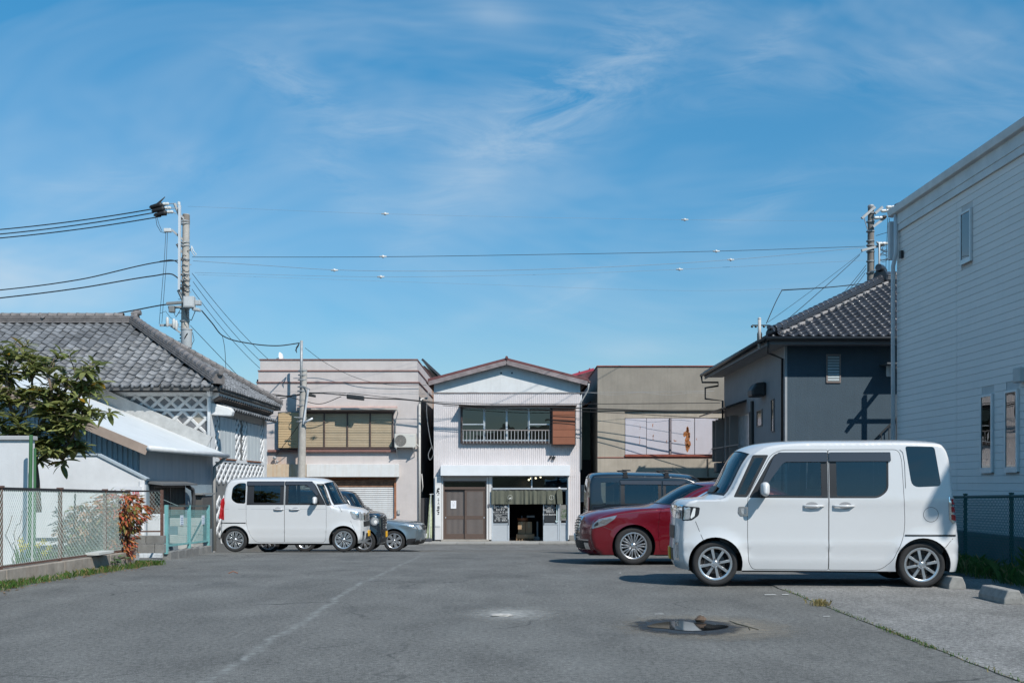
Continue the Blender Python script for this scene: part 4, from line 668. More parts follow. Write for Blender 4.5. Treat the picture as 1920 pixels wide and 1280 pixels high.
    for (p0, p1, opn) in ((1352, 1376, 0), (1378, 1407, 1)):
        ya, yb = ypx(p1), ypx(p0); wf = MB(); wf.box(xw-.04, xw-.002, ya, ya+.06, zw0, zw1); wf.box(xw-.04, xw-.002, yb-.06, yb, zw0, zw1); wf.box(xw-.04, xw-.002, ya+.06, yb-.06, zw0, zw0+.05); wf.box(xw-.04, xw-.002, ya+.06, yb-.06, zw1-.05, zw1); w_ = wf.build('window', SBR, t); q = MB(); q.box(xw-.02, xw-.012, ya+.06, yb-.06, zw0+.05, zw1-.05); q.build('pane', M('curtained_pane', (.42, .43, .44), .2, var=.2, scale=3, coat=.8), w_)
        for (fa, fb) in ((.02, .26), (.30, .40)):
            q = MB(); yy0 = ya+(yb-ya)*(1-fb); yy1 = ya+(yb-ya)*(1-fa); q.box(xw-.32, xw-.05, yy1-.04, yy1, zw0, zw1)
            for k in range(14): z = zw0+.05+(zw1-zw0-.1)*k/14; q.box(xw-.31, xw-.06, yy1-.055, yy1-.04, z, z+.05)
            q.build('folding_shutter', SBR, w_)
        q = MB(); q.tube([(xw-.34, ya+.05, zw0+.45), (xw-.34, yb-.05, zw0+.45)], .018, 6); q.tube([(xw-.34, ya+.1, zw0+.45), (xw, ya+.1, zw0+.25)], .012, 5); q.tube([(xw-.34, yb-.1, zw0+.45), (xw, yb-.1, zw0+.25)], .012, 5); q.build('window_rail', M('rail_grey', (.3, .3, .3)), w_)
    hd = MB(); hd.prism([(0, 0), (-.65, -.22), (-.65, -.26), (0, -.07)], (xw, ypx(1400), 3.89), (1, 0, 0), (0, 0, 1), (0, ypx(1345)-ypx(1400), 0)); hd.build('pent_roof', DKM, t)
    m = MB(); m.prism([(0, 0), (-.42, 0), (-.42, .18), (-.30, .38), (0, .42)], (xw, ypx(1437), 3.78), (1, 0, 0), (0, 0, 1), (0, .62, 0)); m.build('hood', M('hood_black', (.03, .031, .034), .5), t, bevel=.06)
    m = MB(); m.tube([(xw-.05, ypx(1413), 3.76), (xw-.05, ypx(1413), 1.2)], .05, 8); m.build('downpipe', DKM, t)
    for (p0, p1, za, zb_) in ((1420, 1430, 2.95, 3.44), (1447, 1452.5, 2.71, 3.63)):
        ya, yb = ypx(p1), ypx(p0); q = MB(); q.box(xw-.035, xw-.002, ya, ya+.03, za, zb_); q.box(xw-.035, xw-.002, yb-.03, yb, za, zb_); q.box(xw-.035, xw-.002, ya+.03, yb-.03, za, za+.03); q.box(xw-.035, xw-.002, ya+.03, yb-.03, zb_-.03, zb_); w_ = q.build('small_window', M('frame_taupe', (.22, .18, .165)), t); q = MB(); q.box(xw-.015, xw-.01, ya+.03, yb-.03, za+.03, zb_-.03); q.build('pane', glass('pale_glass', (.5, .52, .52), .1, .1), w_)
    m = MB()
    for dy, zz in ((0, 0), (.12, -.06)): m.tube([(xw-.14, yw+.75+dy, 1.3), (xw-.14, yw+.75+dy, 2.12+zz), (xw-.14, yw+.68+dy, 2.2+zz), (xw-.02, yw+.62+dy, 2.2+zz)], .035, 8)
    m.build('vent_pipe', DKM, t, smooth=True)
    # lower pent roof, meter box and lamp at the far end
    m = MB(); m.prism([(0, 0), (-.75, -.28), (-.75, -.33), (0, -.08)], (xw, 33.5, 1.57), (1, 0, 0), (0, 0, 1), (0, 2.8, 0)); m.build('porch_roof', M('porch_slate', (.10, .11, .12), .6), t); m = MB(); m.obox((xw-.33, 35.9, 1.8), (.16, 0, 0), (0, .22, 0), (0, 0, .17)); m.build('heater_box', M('box_slate', (.07, .08, .09), .4), t, bevel=.04)
    m = MB(); m.box(xw-.03, xw-.002, 31.2, 32.3, g0, 1.95); m.build('lower_panel', M('panel_darker', (.05, .05, .055), .7), t)
    # balcony behind the pale house: awning, post, rails (its shadow falls on the front wall)
    bx = thing('steel_balcony', 'dark steel balcony frame with awning and slanting rail beside the pale house', 'balcony', (12, 28, gz(28)))
    STL = M('steel_dark', (.03, .032, .035), .5)
    m = MB(); m.box(9.85, 13.9, yw-.60, yw-.01, 4.40, 4.44); m.build('awning', M('awning_slate', (.10, .11, .12), .6), bx); m = MB(); m.box(10.28, 10.37, yw-1.26, yw-1.17, gz(27), 5.1); m.build('post', STL, bx); m = MB(); m.box(9.88, 13.9, yw-1.25, yw-1.19, 4.42, 4.48); m.build('rail', STL, bx)
    m = MB(); m.bar((10.75, yw-1.22, 5.3), (9.86, yw-1.22, 4.2), .09, .09); m.build('brace', STL, bx)
    hr = thing('stair_rail', 'thin slanting stair handrail at the foot of the dark wall by the pale house', 'handrail', (9.9, 28.2, gz(28))); m = MB(); m.bar((9.5, 28.3, 2.3), (10.35, 28.3, 3.15), .035); m.build('handrail', STL, hr)
    for k in range(4): q = MB(); x = 9.6+.2*k; q.bar((x, 28.3, 1.2), (x, 28.3, 2.4+.2*k), .02); q.build('baluster', STL, hr)
    mst = thing('service_mast', 'short grey service mast with insulators at the corner of the black tiled roof', 'mast', (6.66, 28.7, 5.0)); m = MB(); YM = 28.7; p = PX(1424, 598, YM); m.tube([(p.x, YM, 4.9), (p.x, YM, p.z)], .045, 10); m.ball((p.x, YM, p.z), .05, 6); m.build('pipe', GREYPIPE, mst, smooth=True); m = MB(); m.bar((p.x-.2, YM, p.z-.17), (p.x+.25, YM, p.z-.17), .03); 
    for k in (-.2, -.1, .12, .24): m.ball((p.x+k, YM, p.z-.2), .035, 6)
    for k in range(3): m.tube([(p.x+.03*math.cos(a)*2, YM-.02, p.z-.42-.06*k+.08*math.sin(a)) for a in [6.28*j/10 for j in range(11)]], .012, 5)
    m.build('crossbar', BLACK, mst)
dark_house()
# ---------------------------------------------------------------- pale house on the right edge
def pale_house():
    t = thing('pale_sided_house', 'tall pale grey house with narrow horizontal siding at the right edge', 'house', (8.46, 23.5, 0), R(1.15)); x0, ya, yb = 8.46, 8.0, 23.5
    SD = M('pale_siding', (.77, .73, .70), .6, var=.04, streak=.10, streak_col=(.42, .42, .41), scale=1.2, bump=.05, bscale=120, stretch=(1, .3, 2)); bw_, z0, n = .1345, .32, 48; zt = z0+bw_*n
    m = MB(); m.box(x0+.03, 15, ya, yb, -.05, zt+.3); m.build('wall', M('siding_shadow_gap', (.55, .54, .53), .8), t)
    m = MB(); m.box(x0-.0, x0+.029, ya, yb, -.05, z0-.03); m.build('foundation', M('foundation_grey', (.20, .205, .21), .9, var=.08), t); m = MB(); m.box(x0-.02, x0+.029, ya, yb, z0-.03, z0-.002); m.build('base_flashing', M('flashing_pale', (.4, .41, .42), .5), t)
    wins = [(19.81, 20.26, 5.40, 6.38), (17.15, 17.73, 5.40, 6.38), (18.97, 19.43, 1.46, 2.86), (18.06, 18.51, 1.46, 2.86)]
    def board(L): 
        q = MB(); q.v = [(0, 0, .004), (0, L, .004), (-.010, L, .007), (-.010, 0, .007), (-.010, 0, bw_-.003), (-.010, L, bw_-.003), (0, L, bw_+.002), (0, 0, bw_+.002)]; q.f = [(0, 1, 2, 3), (3, 2, 5, 4), (4, 5, 6, 7), (0, 3, 4, 7), (1, 6, 5, 2)]; me = q.mesh('siding_board'); me.materials.append(SD); return me
    cache = {}
    for i in range(n):
        z = z0+bw_*i
        for (sa, sb_) in ((20.48, 23.5), (17.45, 20.47), (8.0, 17.44)):
            cuts = [(w[0]-.01, w[1]+.01) for w in wins if w[2]-.02 < z+bw_ and w[3]+.02 > z and sa < w[1] and sb_ > w[0]]; spans = [(sa, sb_)]
            for (c0, c1) in sorted(cuts): spans = [s for (p, q) in spans for s in ((p, min(q, c0)), (max(p, c1), q)) if s[1]-s[0] > .02]
            for (p, q) in spans:
                L = round(q-p, 3)
                if L not in cache: cache[L] = board(L)
                meshobj('siding_board', cache[L], t, Matrix.Translation((x0+.029, p, z)))
    WF = M('window_frame_pale', (.66, .67, .67), .45, .2); 
    for i, (a, b, c, d) in enumerate(wins):
        q = MB(); f = .042; xo = x0-.026; q.box(xo, x0+.03, a, a+f, c, d); q.box(xo, x0+.03, b-f, b, c, d); q.box(xo, x0+.03, a+f, b-f, c, c+f+.04); q.box(xo, x0+.03, a+f, b-f, d-f, d); w_ = q.build('window', WF, t, bevel=.004); q = MB(); q.box(x0-.012, x0-.006, a+f, b-f, c+f+.04, d-f); q.build('pane', glass('house_glass', (.30, .33, .34), 0, .10), w_)
        q = MB(); q.box(x0-.045, x0-.0265, a-.01, b+.01, c-.015, c); q.build('sill', WF, w_)
        if i > 1:
            bl = MB()
            for k in range(26): z = c+.5+.028*k; bl.box(x0+.012, x0+.026, a+f, b-f, z, z+.016)
            bl.build('blind_slats', M('blind_tan', (.33, .25, .17), .7), w_)
        q = MB(); q.box(x0+.0275, x0+.0295, a+f, b-f, c+f, d-f); q.build('room', M('window_room', (.12, .115, .12), .9), w_)
    # eave: soffit frieze, gutter, roof slab
    q = MB(); q.box(x0-.03, x0+.03, ya-.2, yb+.02, zt-.0, zt+.14); q.box(x0-.045, x0+.03, ya-.2, yb+.02, zt+.141, zt+.40); q.build('frieze', M('frieze_pale', (.62, .63, .63), .6), t)
    q = MB(); q.prism([(-.13, .02), (-.02, 0), (-.02, .17), (-.15, .17)], (x0, ya-.3, zt+.36), (1, 0, 0), (0, 0, 1), (0, yb-ya+.45, 0)); q.build('gutter', M('gutter_pale', (.60, .60, .60), .5), t, bevel=.012); q = MB(); q.prism([(-.05, .5), (3.5, 1.55), (7, .5), (7, .4), (-.05, .4)], (x0, ya-.3, zt), (1, 0, 0), (0, 0, 1), (0, yb-ya+.4, 0)); q.build('roof', M('pale_house_roof', (.10, .10, .11), .6), t)
    PW = M('downpipe_white', (.58, .60, .62), .45); q = MB(); yb_ = yb-.05; q.tube([(x0-.06, yb_-.1, zt+.4), (x0-.06, yb_-.1, zt-.5), (x0-.085, yb_-.0, zt-.75), (x0-.085, yb_-.0, .0)], .045, 10); q.build('downpipe', PW, t, smooth=True); q = MB()
    q.obox((x0-.05, yb+.12, zt-.15), (.07, 0, 0), (0, .06, 0), (0, 0, .42)); q.build('cable_duct', PW, t, bevel=.01)
    q = MB(); q.box(x0-.13, x0+.0, 17.75, 18.0, 2.95, 3.2); q.build('vent_cover', M('vent_pale', (.5, .5, .49), .5), t, bevel=.02)
    q = MB(); q.obox((x0-.02, yb-.35, zt-.55), (.03, 0, 0), (0, .05, 0), (0, 0, .08)); q.build('bracket', BLACK, t)
pale_house()
# ---------------------------------------------------------------- old storehouse with lattice plaster walls on the left
def storehouse():
    a0 = 0.0; t = thing('storehouse', 'old storehouse with weathered grey tiled hip roof and white diagonal lattice plaster walls', 'house', (-12, 32, -.6)); xw, y1, y2 = -8.12, 28.55, 35.1; g0 = -.9
    WP = M('aged_white_plaster', (.66, .66, .655), .85, var=.12, scale=4, bump=.25, bscale=40, streak=.2, streak_col=(.30, .29, .27)); SL = M('wall_tile_grey', (.115, .118, .125), .6, var=.3, scale=8, island=.25); TAN = M('wall_tile_tan', (.27, .245, .205), .8, var=.25, scale=6)
    m = MB(); m.box(-20, xw, y1, y1+.2, g0, 3.72); m.box(xw-.2, xw, y1+.2, y2, g0, 3.72); m.box(-20, xw-.2, y2-.2, y2, g0, 3.72); m.build('wall', WP, t)
    # front wall lattice
    def lattice(par, o, u, v, n, W, H, sx, sz, rw, rib, tile, tile2=None, seed=0):
        "diagonal plaster ribs with a tile in every diamond"
        o, u, v, n = map(Vector, (o, u, v, n)); rr = random.Random(seed)
        nx = int(W/sx)+int(H/sz)+2; 
        def clip(p, q):
            t0, t1 = 0., 1.; dx, dz = q[0]-p[0], q[1]-p[1]
            for pp, qq in ((-dx, p[0]), (dx, W-p[0]), (-dz, p[1]), (dz, H-p[1])):
                if abs(pp) < 1e-9:
                    if qq < 0: return None
                else:
                    r = qq/pp
                    if pp < 0: t0 = max(t0, r)
                    else: t1 = min(t1, r)
            return ((p[0]+dx*t0, p[1]+dz*t0), (p[0]+dx*t1, p[1]+dz*t1)) if t0 < t1-1e-6 else None
        k = H/sz
        for i in range(-int(k)-2, int(W/sx)+2):
            for sg in (1, -1):
                p = (i*sx, 0) if sg > 0 else (i*sx+k*sx, 0); q = (i*sx+k*sx, H) if sg > 0 else (i*sx, H); c = clip(p, q)
                if not c: continue
                A = o+u*c[0][0]+v*c[0][1]+n*(.012+.006*sg); B = o+u*c[1][0]+v*c[1][1]+n*(.012+.006*sg)
                if (B-A).length < .06: continue
                mb = MB(); d = (B-A).normalized(); s_ = d.cross(n).normalized(); P = [A-s_*rw, A-s_*rw*.6+n*.022, A+s_*rw*.6+n*.022, A+s_*rw]; Q = [x+(B-A) for x in P]; mb.add(P+Q, [(0, 1, 5, 4), (1, 2, 6, 5), (2, 3, 7, 6), (0, 3, 2, 1), (4, 5, 6, 7)]); mb.build('plaster_rib', rib, par)
        tm = {}
        for mt in (tile, tile2 or tile):
            q = MB(); hx, hz = sx/2-.012, sz/2-.012; q.v = [tuple(u*a+v*b+n*.007) for a, b in ((-hx, 0), (0, -hz), (hx, 0), (0, hz))]; q.f = [(0, 1, 2, 3)]; me = q.mesh('wall_tile'); me.materials.append(mt); tm[mt] = me
        for j in range(int(2*H/sz)+1):
            for i in range(int(W/sx)+1):
                cx_, cz_ = i*sx+(sx/2 if j % 2 == 0 else 0), j*sz/2
                if j % 2 == 1: pass
                cx_ = i*sx + (0 if j % 2 else sx/2); 
                if sx/2*.9 <= cx_ <= W-sx/2*.9 and sz/2*.9 <= cz_ <= H-sz/2*.9: meshobj('wall_tile', tm[tile2 if (tile2 and rr.random() < .45) else tile], par, Matrix.Translation(o+u*cx_+v*cz_))
    fw = MB(); fw.box(-14.2, xw+.0, y1-.03, y1-.001, 3.60, 3.70); fw.box(-14.2, xw, y1-.03, y1-.001, 3.20, 3.27); fl = fw.build('plaster_band', WP, t)
    bk = MB(); bk.box(-14.2, xw-.02, y1-.006, y1-.001, 3.27, 3.60); bk.box(-14.2, xw-.02, y1-.006, y1-.001, 1.9, 3.20); bk.build('lattice_ground', SL, t)
    WR = M('lattice_plaster', (.53, .53, .525), .85, var=.15, scale=4, bump=.2, bscale=40)
    lattice(fl, (-13.0, y1-.006, 3.27), (1, 0, 0), (0, 0, 1), (0, -1, 0), 13.0+xw, .33, .37, .33, .046, WR, SL, seed=1); lattice(fl, (-13.0, y1-.006, 1.98), (1, 0, 0), (0, 0, 1), (0, -1, 0), 13.0+xw-.02, 1.22, .42, .41, .046, WR, SL, TAN, seed=2)
    # side wall facing the cars: shutters, lattice strips, lattice band
    sd = MB(); sd.box(xw+.001, xw+.05, y1+.0, 29.0, g0, 3.6); sd.box(xw+.001, xw+.05, 34.75, y2, g0, 3.3); sd.box(xw+.001, xw+.05, 29.0, 34.75, 1.86, 1.95); so = sd.build('plaster_pilaster', WP, t)
    bk = MB(); bk.box(xw+.001, xw+.004, 29.0, 34.75, g0, 1.86); bk.box(xw+.001, xw+.004, 29.0, 34.75, 1.95, 3.15); bk.build('lattice_ground', M('lattice_shade', (.17, .17, .165), .9), t)
    for (ya, yb) in ((28.98, 29.45), (31.15, 31.75), (32.05, 32.5), (34.25, 34.75)): lattice(so, (xw+.004, ya, 1.95), (0, 1, 0), (0, 0, 1), (1, 0, 0), yb-ya, 1.2, (yb-ya)/1.5, .30, .055, WP, SL, seed=int(ya))
    lattice(so, (xw+.004, 29.0, 1.28), (0, 1, 0), (0, 0, 1), (1, 0, 0), 5.75, .58, .46, .29, .055, WP, SL, seed=7); lattice(so, (xw+.004, 29.0, -.2), (0, 1, 0), (0, 0, 1), (1, 0, 0), 1.4, 1.1, .5, .36, .06, WP, SL, seed=8)
    SHP = M('pale_shutter', (.50, .54, .55), .6, var=.05, scale=2, streak=.12)
    for (ya, yb) in ((29.5, 31.1), (32.55, 34.2)):
        q = MB(); q.box(xw+.01, xw+.05, ya, yb, 1.97, 3.12); s_ = q.build('storm_shutter', SHP, t)
        for k in range(1, 4): r_ = MB(); yy = ya+(yb-ya)*k/4; r_.box(xw+.05, xw+.058, yy-.012, yy+.012, 1.97, 3.12); r_.build('shutter_batten', SHP, s_)
        q = MB(); q.box(xw+.002, xw+.08, ya-.05, yb+.05, 1.93, 1.965); q.build('sill', RUST, s_)
    # small tiled pent roof over the shutters and its bracket end
    OT = M('weathered_tile', (.15, .155, .163), .6, .05, var=.36, scale=1.4, island=.26, bump=.15, bscale=30); tm = tile_mesh('roof_tile', OT, amp=.036)
    pr = MB(); pr.prism([(0, 0), (.34, -.14), (.34, -.20), (0, -.10)], (xw, 28.9, 3.46), (1, 0, 0), (0, 0, 1), (0, 6.3, 0)); po = pr.build('pent_roof', M('pent_timber', (.14, .125, .11), .8), t)
    for k in range(23):
        for r_ in range(2): meshobj('roof_tile', tm, po, slope_frame((xw+.38-.235*r_*.93, 28.9+.27*k, 3.305+.235*r_*.36), (0, 1, 0), (-.93, 0, .36)))
    q = MB(); q.prism([(0, 0), (.58, -.03), (.62, .10), (.55, .20), (0, .34)], (xw+.01, 28.62, 3.10), (1, 0, 0), (0, 0, 1), (0, .24, 0)); q.build('eave_bracket', WP, t, bevel=.03)
    q = MB(); q.tube([(xw+.06, y1-.08, 3.62), (xw+.03, y1-.08, 3.5), (xw+.03, y1-.08, 1.9)], .05, 8); q.build('downpipe', M('pipe_white', (.66, .67, .67), .5), t, smooth=True); q = MB(); q.lathe([(.05, 0), (.085, .1), (.09, .14)], (xw+.06, y1-.08, 3.58), n=12); q.build('rain_hopper', M('pipe_white', (.66, .67, .67)), t)
    # main hip roof
    ex, ey, eb, sl, zr = -7.75, 28.0, 35.75, .575, 3.80; hy = (ey+eb)/2; hx = ex-3.6; ztop = zr+sl*(hy-ey); xl = -24
    m = MB(); m.v = [(ex, ey, zr), (xl, ey, zr), (xl, hy, ztop), (hx, hy, ztop), (ex, eb, zr), (xl, eb, zr)]; m.f = [(0, 3, 2, 1), (0, 4, 3), (3, 4, 5, 2)]; nb = 6; m.v += [(x, y, z-.10) for x, y, z in m.v[:6]]; m.f += [(6, 7, 8, 9), (6, 9, 10), (9, 8, 11, 10), (0, 6, 10, 4), (1, 7, 6, 0)]; rf = m.build('roof', M('roof_underlay', (.09, .088, .085), .9), t)
    sn = math.sqrt(1+sl*sl); ln = (hy-ey)
    lay_tiles(rf, tm, (-17.6, ey-.04, zr), (1, 0, 0), (0, 1, sl), 17.6+ex, ln*sn, lambda a, b: (-17.6+a) < ex-.05-(b/sn)*(3.6/ln), 300, seed=2, jit=.018, key=lambda p: p[1]*1.0 - p[0]*.35)
    s2 = (ztop-zr)/3.6; sn2 = math.sqrt(1+s2*s2); lay_tiles(rf, tm, (ex+.04, ey, zr), (0, 1, 0), (-1, 0, s2), eb-ey, 3.6*sn2, lambda a, b: (b/sn2)/3.6*ln < a-.05 and (b/sn2)/3.6*ln < (eb-ey)-a-.05, 0, seed=6, jit=.01)
    RT = M('ridge_tile_brownish', (.17, .155, .15), .65, var=.35, scale=6, island=.25)
    ridge(rf, (xl+4, hy, ztop), (hx-.05, hy, ztop), RT, r=.09, seg=.28, layers=4, lw=.3); ridge(rf, (ex+.02, ey+.02, zr+.06), (hx, hy, ztop+.02), RT, r=.10, seg=.27, layers=3, lw=.28); ridge(rf, (ex+.02, eb-.02, zr+.06), (hx, hy, ztop+.02), RT, r=.09, seg=.27); oni(rf, (ex+.02, ey+.02, zr+.08), RT, .95, (.72, -.7, 0)); oni(rf, (hx+.1, hy, ztop+.05), RT, .9, (1, 0, 0)); oni(rf, (-13.95, hy-.05, ztop-.02), RT, .7, (0, -1, 0))
    e = MB()
    for k in range(36): e.ball((ex-.1-.262*k, ey-.06, zr+.01), .045, 6)
    for k in range(28): e.ball((ex+.06, ey+.15+.27*k, zr+.01), .045, 6)
    e.build('eave_tile_ends', OT, rf, smooth=True, kind='stuff')
    # sawtooth eave plaster along the side
    e = MB(); e.prism([(0, 0), (.28, .17), (.28, .25), (0, .25)], (xw, y1, 3.45), (1, 0, 0), (0, 0, 1), (0, y2-y1, 0)); e.build('eave_moulding', WP, t)
    for k in range(26): q = MB(); y = y1+.1+.25*k; q.obox((xw+.2, y, 3.56), (.09, 0, .05), (0, .055, 0), (-.02, 0, .05)); q.build('eave_block', M('eave_timber', (.14, .11, .095), .9), t)
storehouse()
# ---------------------------------------------------------------- blue metal shed
def shed():
    t = thing('metal_shed', 'blue-grey corrugated metal shed with white sheet roof in front of the storehouse', 'shed', (-10, 25.5, -.35)); BL = M('blue_sheet', (.26, .33, .375), .5, .15, var=.08, scale=1.5, streak=.12, streak_col=(.35, .40, .42)); xw, y1, y2 = -8.0, 22.9, 28.5; ze, sl = 2.06, .417; xe = -7.67
    zroof = lambda x: ze+sl*(xe-x)-.09
    m = MB(); ribbed(m, -13.2, xw, gz(23)-.3, 0, y1, .11, .022, zt=zroof); m.build('gable_sheet', BL, t)
    m = MB(); ny = 40
    for i in range(ny+1):
        y = y1+(y2-y1)*i/ny; d = .006 if i % 4 == 0 else 0; m.v += [(xw+d, y, gz(25)-.4), (xw+d, y, zroof(xw))]
    for i in range(ny): m.f.append((2*i, 2*i+2, 2*i+3, 2*i+1))
    m.build('side_sheet', BL, t)
    m = MB(); m.prism([(xe, ze), (-13.4, ze+sl*(xe+13.4)), (-13.4, ze+sl*(xe+13.4)-.06), (xe, ze-.06)], (0, 22.45, 0), (1, 0, 0), (0, 0, 1), (0, 6.05, 0)); ro = m.build('roof', M('white_sheet_roof', (.62, .64, .64), .5, var=.05, scale=2, streak=.06), t)
    for (yy, x0_, x1_) in ((22.9, -10.3, -9.1), (23.7, -10.4, -9.2), (24.5, -10.5, -9.4)): q = MB(); q.bar((x0_, yy, ze+sl*(xe-x0_)+.03), (x1_, yy, ze+sl*(xe-x1_)+.03), .16, .04); q.build('roof_strip', M('strip_grey', (.22, .23, .23), .8), ro)
    q = MB(); q.bar((xe, 22.43, ze-.11), (-13.4, 22.43, ze-.11+sl*(xe+13.4)), .03, .19); q.build('barge_board', M('barge_tan', (.33, .25, .20), .7, var=.15), t)
    q = MB(); q.tube([(xe+.05, 22.4, ze-.06), (xe+.05, 28.6, ze-.06)], .06, 8); q.build('gutter', M('gutter_white', (.6, .61, .61), .5), t, smooth=True); q = MB(); q.tube([(xe+.05, 28.4, ze-.1), (xw+.08, 28.4, ze-.35), (xw+.08, 28.4, gz(28))], .045, 8); q.build('downpipe', M('pipe_cream', (.5, .48, .45)), t, smooth=True)
    q = MB(); q.bar((xe-.4, 28.45, ze+.28), (-13, 28.45, ze+.25+sl*(xe+13)), .1, .36); q.build('wall_flashing', M('flashing_lead', (.40, .40, .39), .8, var=.2, scale=5), t)
    # barred window with little roof, duct, meter
    ya, yb, za, zb_ = 23.55, 25.8, .47, 1.22; q = MB(); q.box(xw, xw+.10, ya, yb, za, za+.06); q.box(xw, xw+.10, ya, yb, zb_-.05, zb_); q.box(xw, xw+.10, ya, ya+.06, za+.06, zb_-.05); q.box(xw, xw+.10, yb-.06, yb, za+.06, zb_-.05); q.box(xw, xw+.10, (ya+yb)/2-.03, (ya+yb)/2+.03, za+.06, zb_-.05); w_ = q.build('barred_window', BROWNF, t); q = MB(); q.box(xw+.008, xw+.02, ya+.06, yb-.06, za+.06, zb_-.05); q.build('pane', WIN, w_)
    for k in range(20): q = MB(); yy = ya+.1+(yb-ya-.2)*k/19; q.box(xw+.06, xw+.085, yy-.012, yy+.012, za+.06, zb_-.05); q.build('window_bar', M('bar_brown', (.14, .115, .10), .7), w_)
    q = MB(); q.prism([(0, 0), (.34, -.06), (.34, -.10), (0, -.06)], (xw+.01, ya-.15, zb_+.10), (1, 0, 0), (0, 0, 1), (0, yb-ya+.3, 0)); q.build('window_roof', M('window_roof_grey', (.13, .135, .14), .6), w_)
    q = MB(); q.tube([(xw+.12, 25.9, 1.2), (xw+.14, 26.25, 1.12), (xw+.14, 26.35, .9), (xw+.14, 26.2, .3)], .05, 8); q.build('duct', M('duct_dark', (.07, .072, .075), .5), t, smooth=True); q = MB(); q.box(xw+.01, xw+.22, 26.8, 27.7, .1, .95); q.build('meter_box', M('meter_dark', (.09, .085, .08), .7), t, bevel=.01); q = MB(); q.box(xw+.005, xw+.26, 26.7, 27.8, .98, 1.02); q.build('meter_roof', M('strip_grey', (.22, .23, .23)), t)
    # plastered garden wall with sloping shoulder in front of the shed
    w = thing('garden_wall', 'white plastered wall with sloping coping in front of the blue shed', 'wall', (-9, 21.5, gz(21.5))); WP2 = M('garden_wall_white', (.64, .645, .65), .85, var=.10, scale=1.5, bump=.15, bscale=50, streak=.15, streak_col=(.42, .43, .43)); prof = [(-12.5, -.5), (-7.42, -.5), (-7.42, 1.36), (-8.33, 1.82), (-12.5, 1.82)]
    m = MB(); m.prism(prof, (0, 21.5, 0), (1, 0, 0), (0, 0, 1), (0, .14, 0)); m.build('plaster', WP2, w); m = MB(); m.bar((-7.36, 21.57, 1.345), (-8.35, 21.57, 1.845), .2, .04); m.bar((-8.34, 21.57, 1.845), (-12.5, 21.57, 1.845), .2, .04); m.build('coping', M('coping_bluegrey', (.36, .41, .44), .6), w); m = MB(); m.box(-7.50, -7.40, 21.47, 21.499, -.5, 1.33); m.build('corner_strip', M('strip_white', (.72, .72, .72), .6), w)
    s_ = thing('parking_sign', 'white board with red lettering on the garden wall behind the orange shrub', 'sign', (-7.75, 21.4, .5)); m = MB(); m.box(-8.12, -7.44, 21.44, 21.465, .35, 1.2); m.build('board', M('sign_board_white', (.66, .67, .69), .6), s_); RDT = M('sign_red', (.55, .03, .03), .6, var=.05); text_part('駐 車 場', .17, RDT, s_, (-7.78, 21.437, 1.03)); text_part('無断駐車はご遠慮ください', .05, M('sign_grey_text', (.25, .25, .27), .7), s_, (-7.78, 21.437, .86)); text_part('契約者以外の駐車禁止', .05, M('sign_grey_text', (.25, .25, .27), .7), s_, (-7.78, 21.437, .79))
    b = thing('block_wall', 'tall pale concrete wall with grey coping at the left edge', 'wall', (-8.5, 16.5, 0)); m = MB(); m.box(-12, -7.45, 16.5, 16.65, -.15, 1.93); m.build('panel', M('left_wall_white', (.60, .605, .61), .85, var=.07, scale=2, bump=.12, bscale=50, streak=.12), b); m = MB(); m.box(-12, -7.42, 16.46, 16.69, 1.93, 1.995); m.build('coping', M('coping_grey', (.40, .40, .40), .8, var=.12), b, bevel=.008)
    v = MB(); rr = random.Random(4)
    for k in range(9):
        x, z = -8.0+rr.uniform(-.35, .4), rr.uniform(.0, .4); P = [(x, 16.49, z)]
        for j in range(7): x += rr.uniform(-.07, .08); z += rr.uniform(.02, .16); P.append((x, 16.488, min(1.75, z)))
        v.tube(P, .004, 4)
    tag(v.build('dry_vine', M('vine_brown', (.10, .06, .045), .9)), 'thin leafless vine creeping up the pale wall at the left edge', 'vine')
shed()
# ================================================================ fences
def chainlink(o, u, v, W, H, cell=.052, r=.0016, sides=3, asp=1.3):
    "diamond wire mesh: two crossing families of wires"
    o, u, v = Vector(o), Vector(u).normalized(), Vector(v); m = MB(); n = u.cross(v).normalized(); sl = asp; run = H/sl; k = int((W+run)/cell)+1
    for sg in (1, -1):
        for i in range(k):
            a = i*cell-run; p0, p1 = (a, 0.), (a+run, H)
            t0 = max(0., -a/run); t1 = min(1., (W-a)/run)
            if t1-t0 < .01: continue
            q0, q1 = (a+run*t0, H*t0), (a+run*t1, H*t1)
            if sg < 0: q0, q1 = (W-q0[0], q0[1]), (W-q1[0], q1[1])
            m.tube([o+u*q0[0]+v*q0[1]+n*.002*sg, o+u*q1[0]+v*q1[1]+n*.002*sg], r, sides, cap=False)
    return m
RPOST = M('rusty_brown_post', (.12, .065, .05), .8, var=.3, scale=14); WIRE = M('wire_greenwhite', (.42, .52, .48), .5, .2, var=.1); BLKRAIL = M('rail_black', (.022, .022, .024), .5)
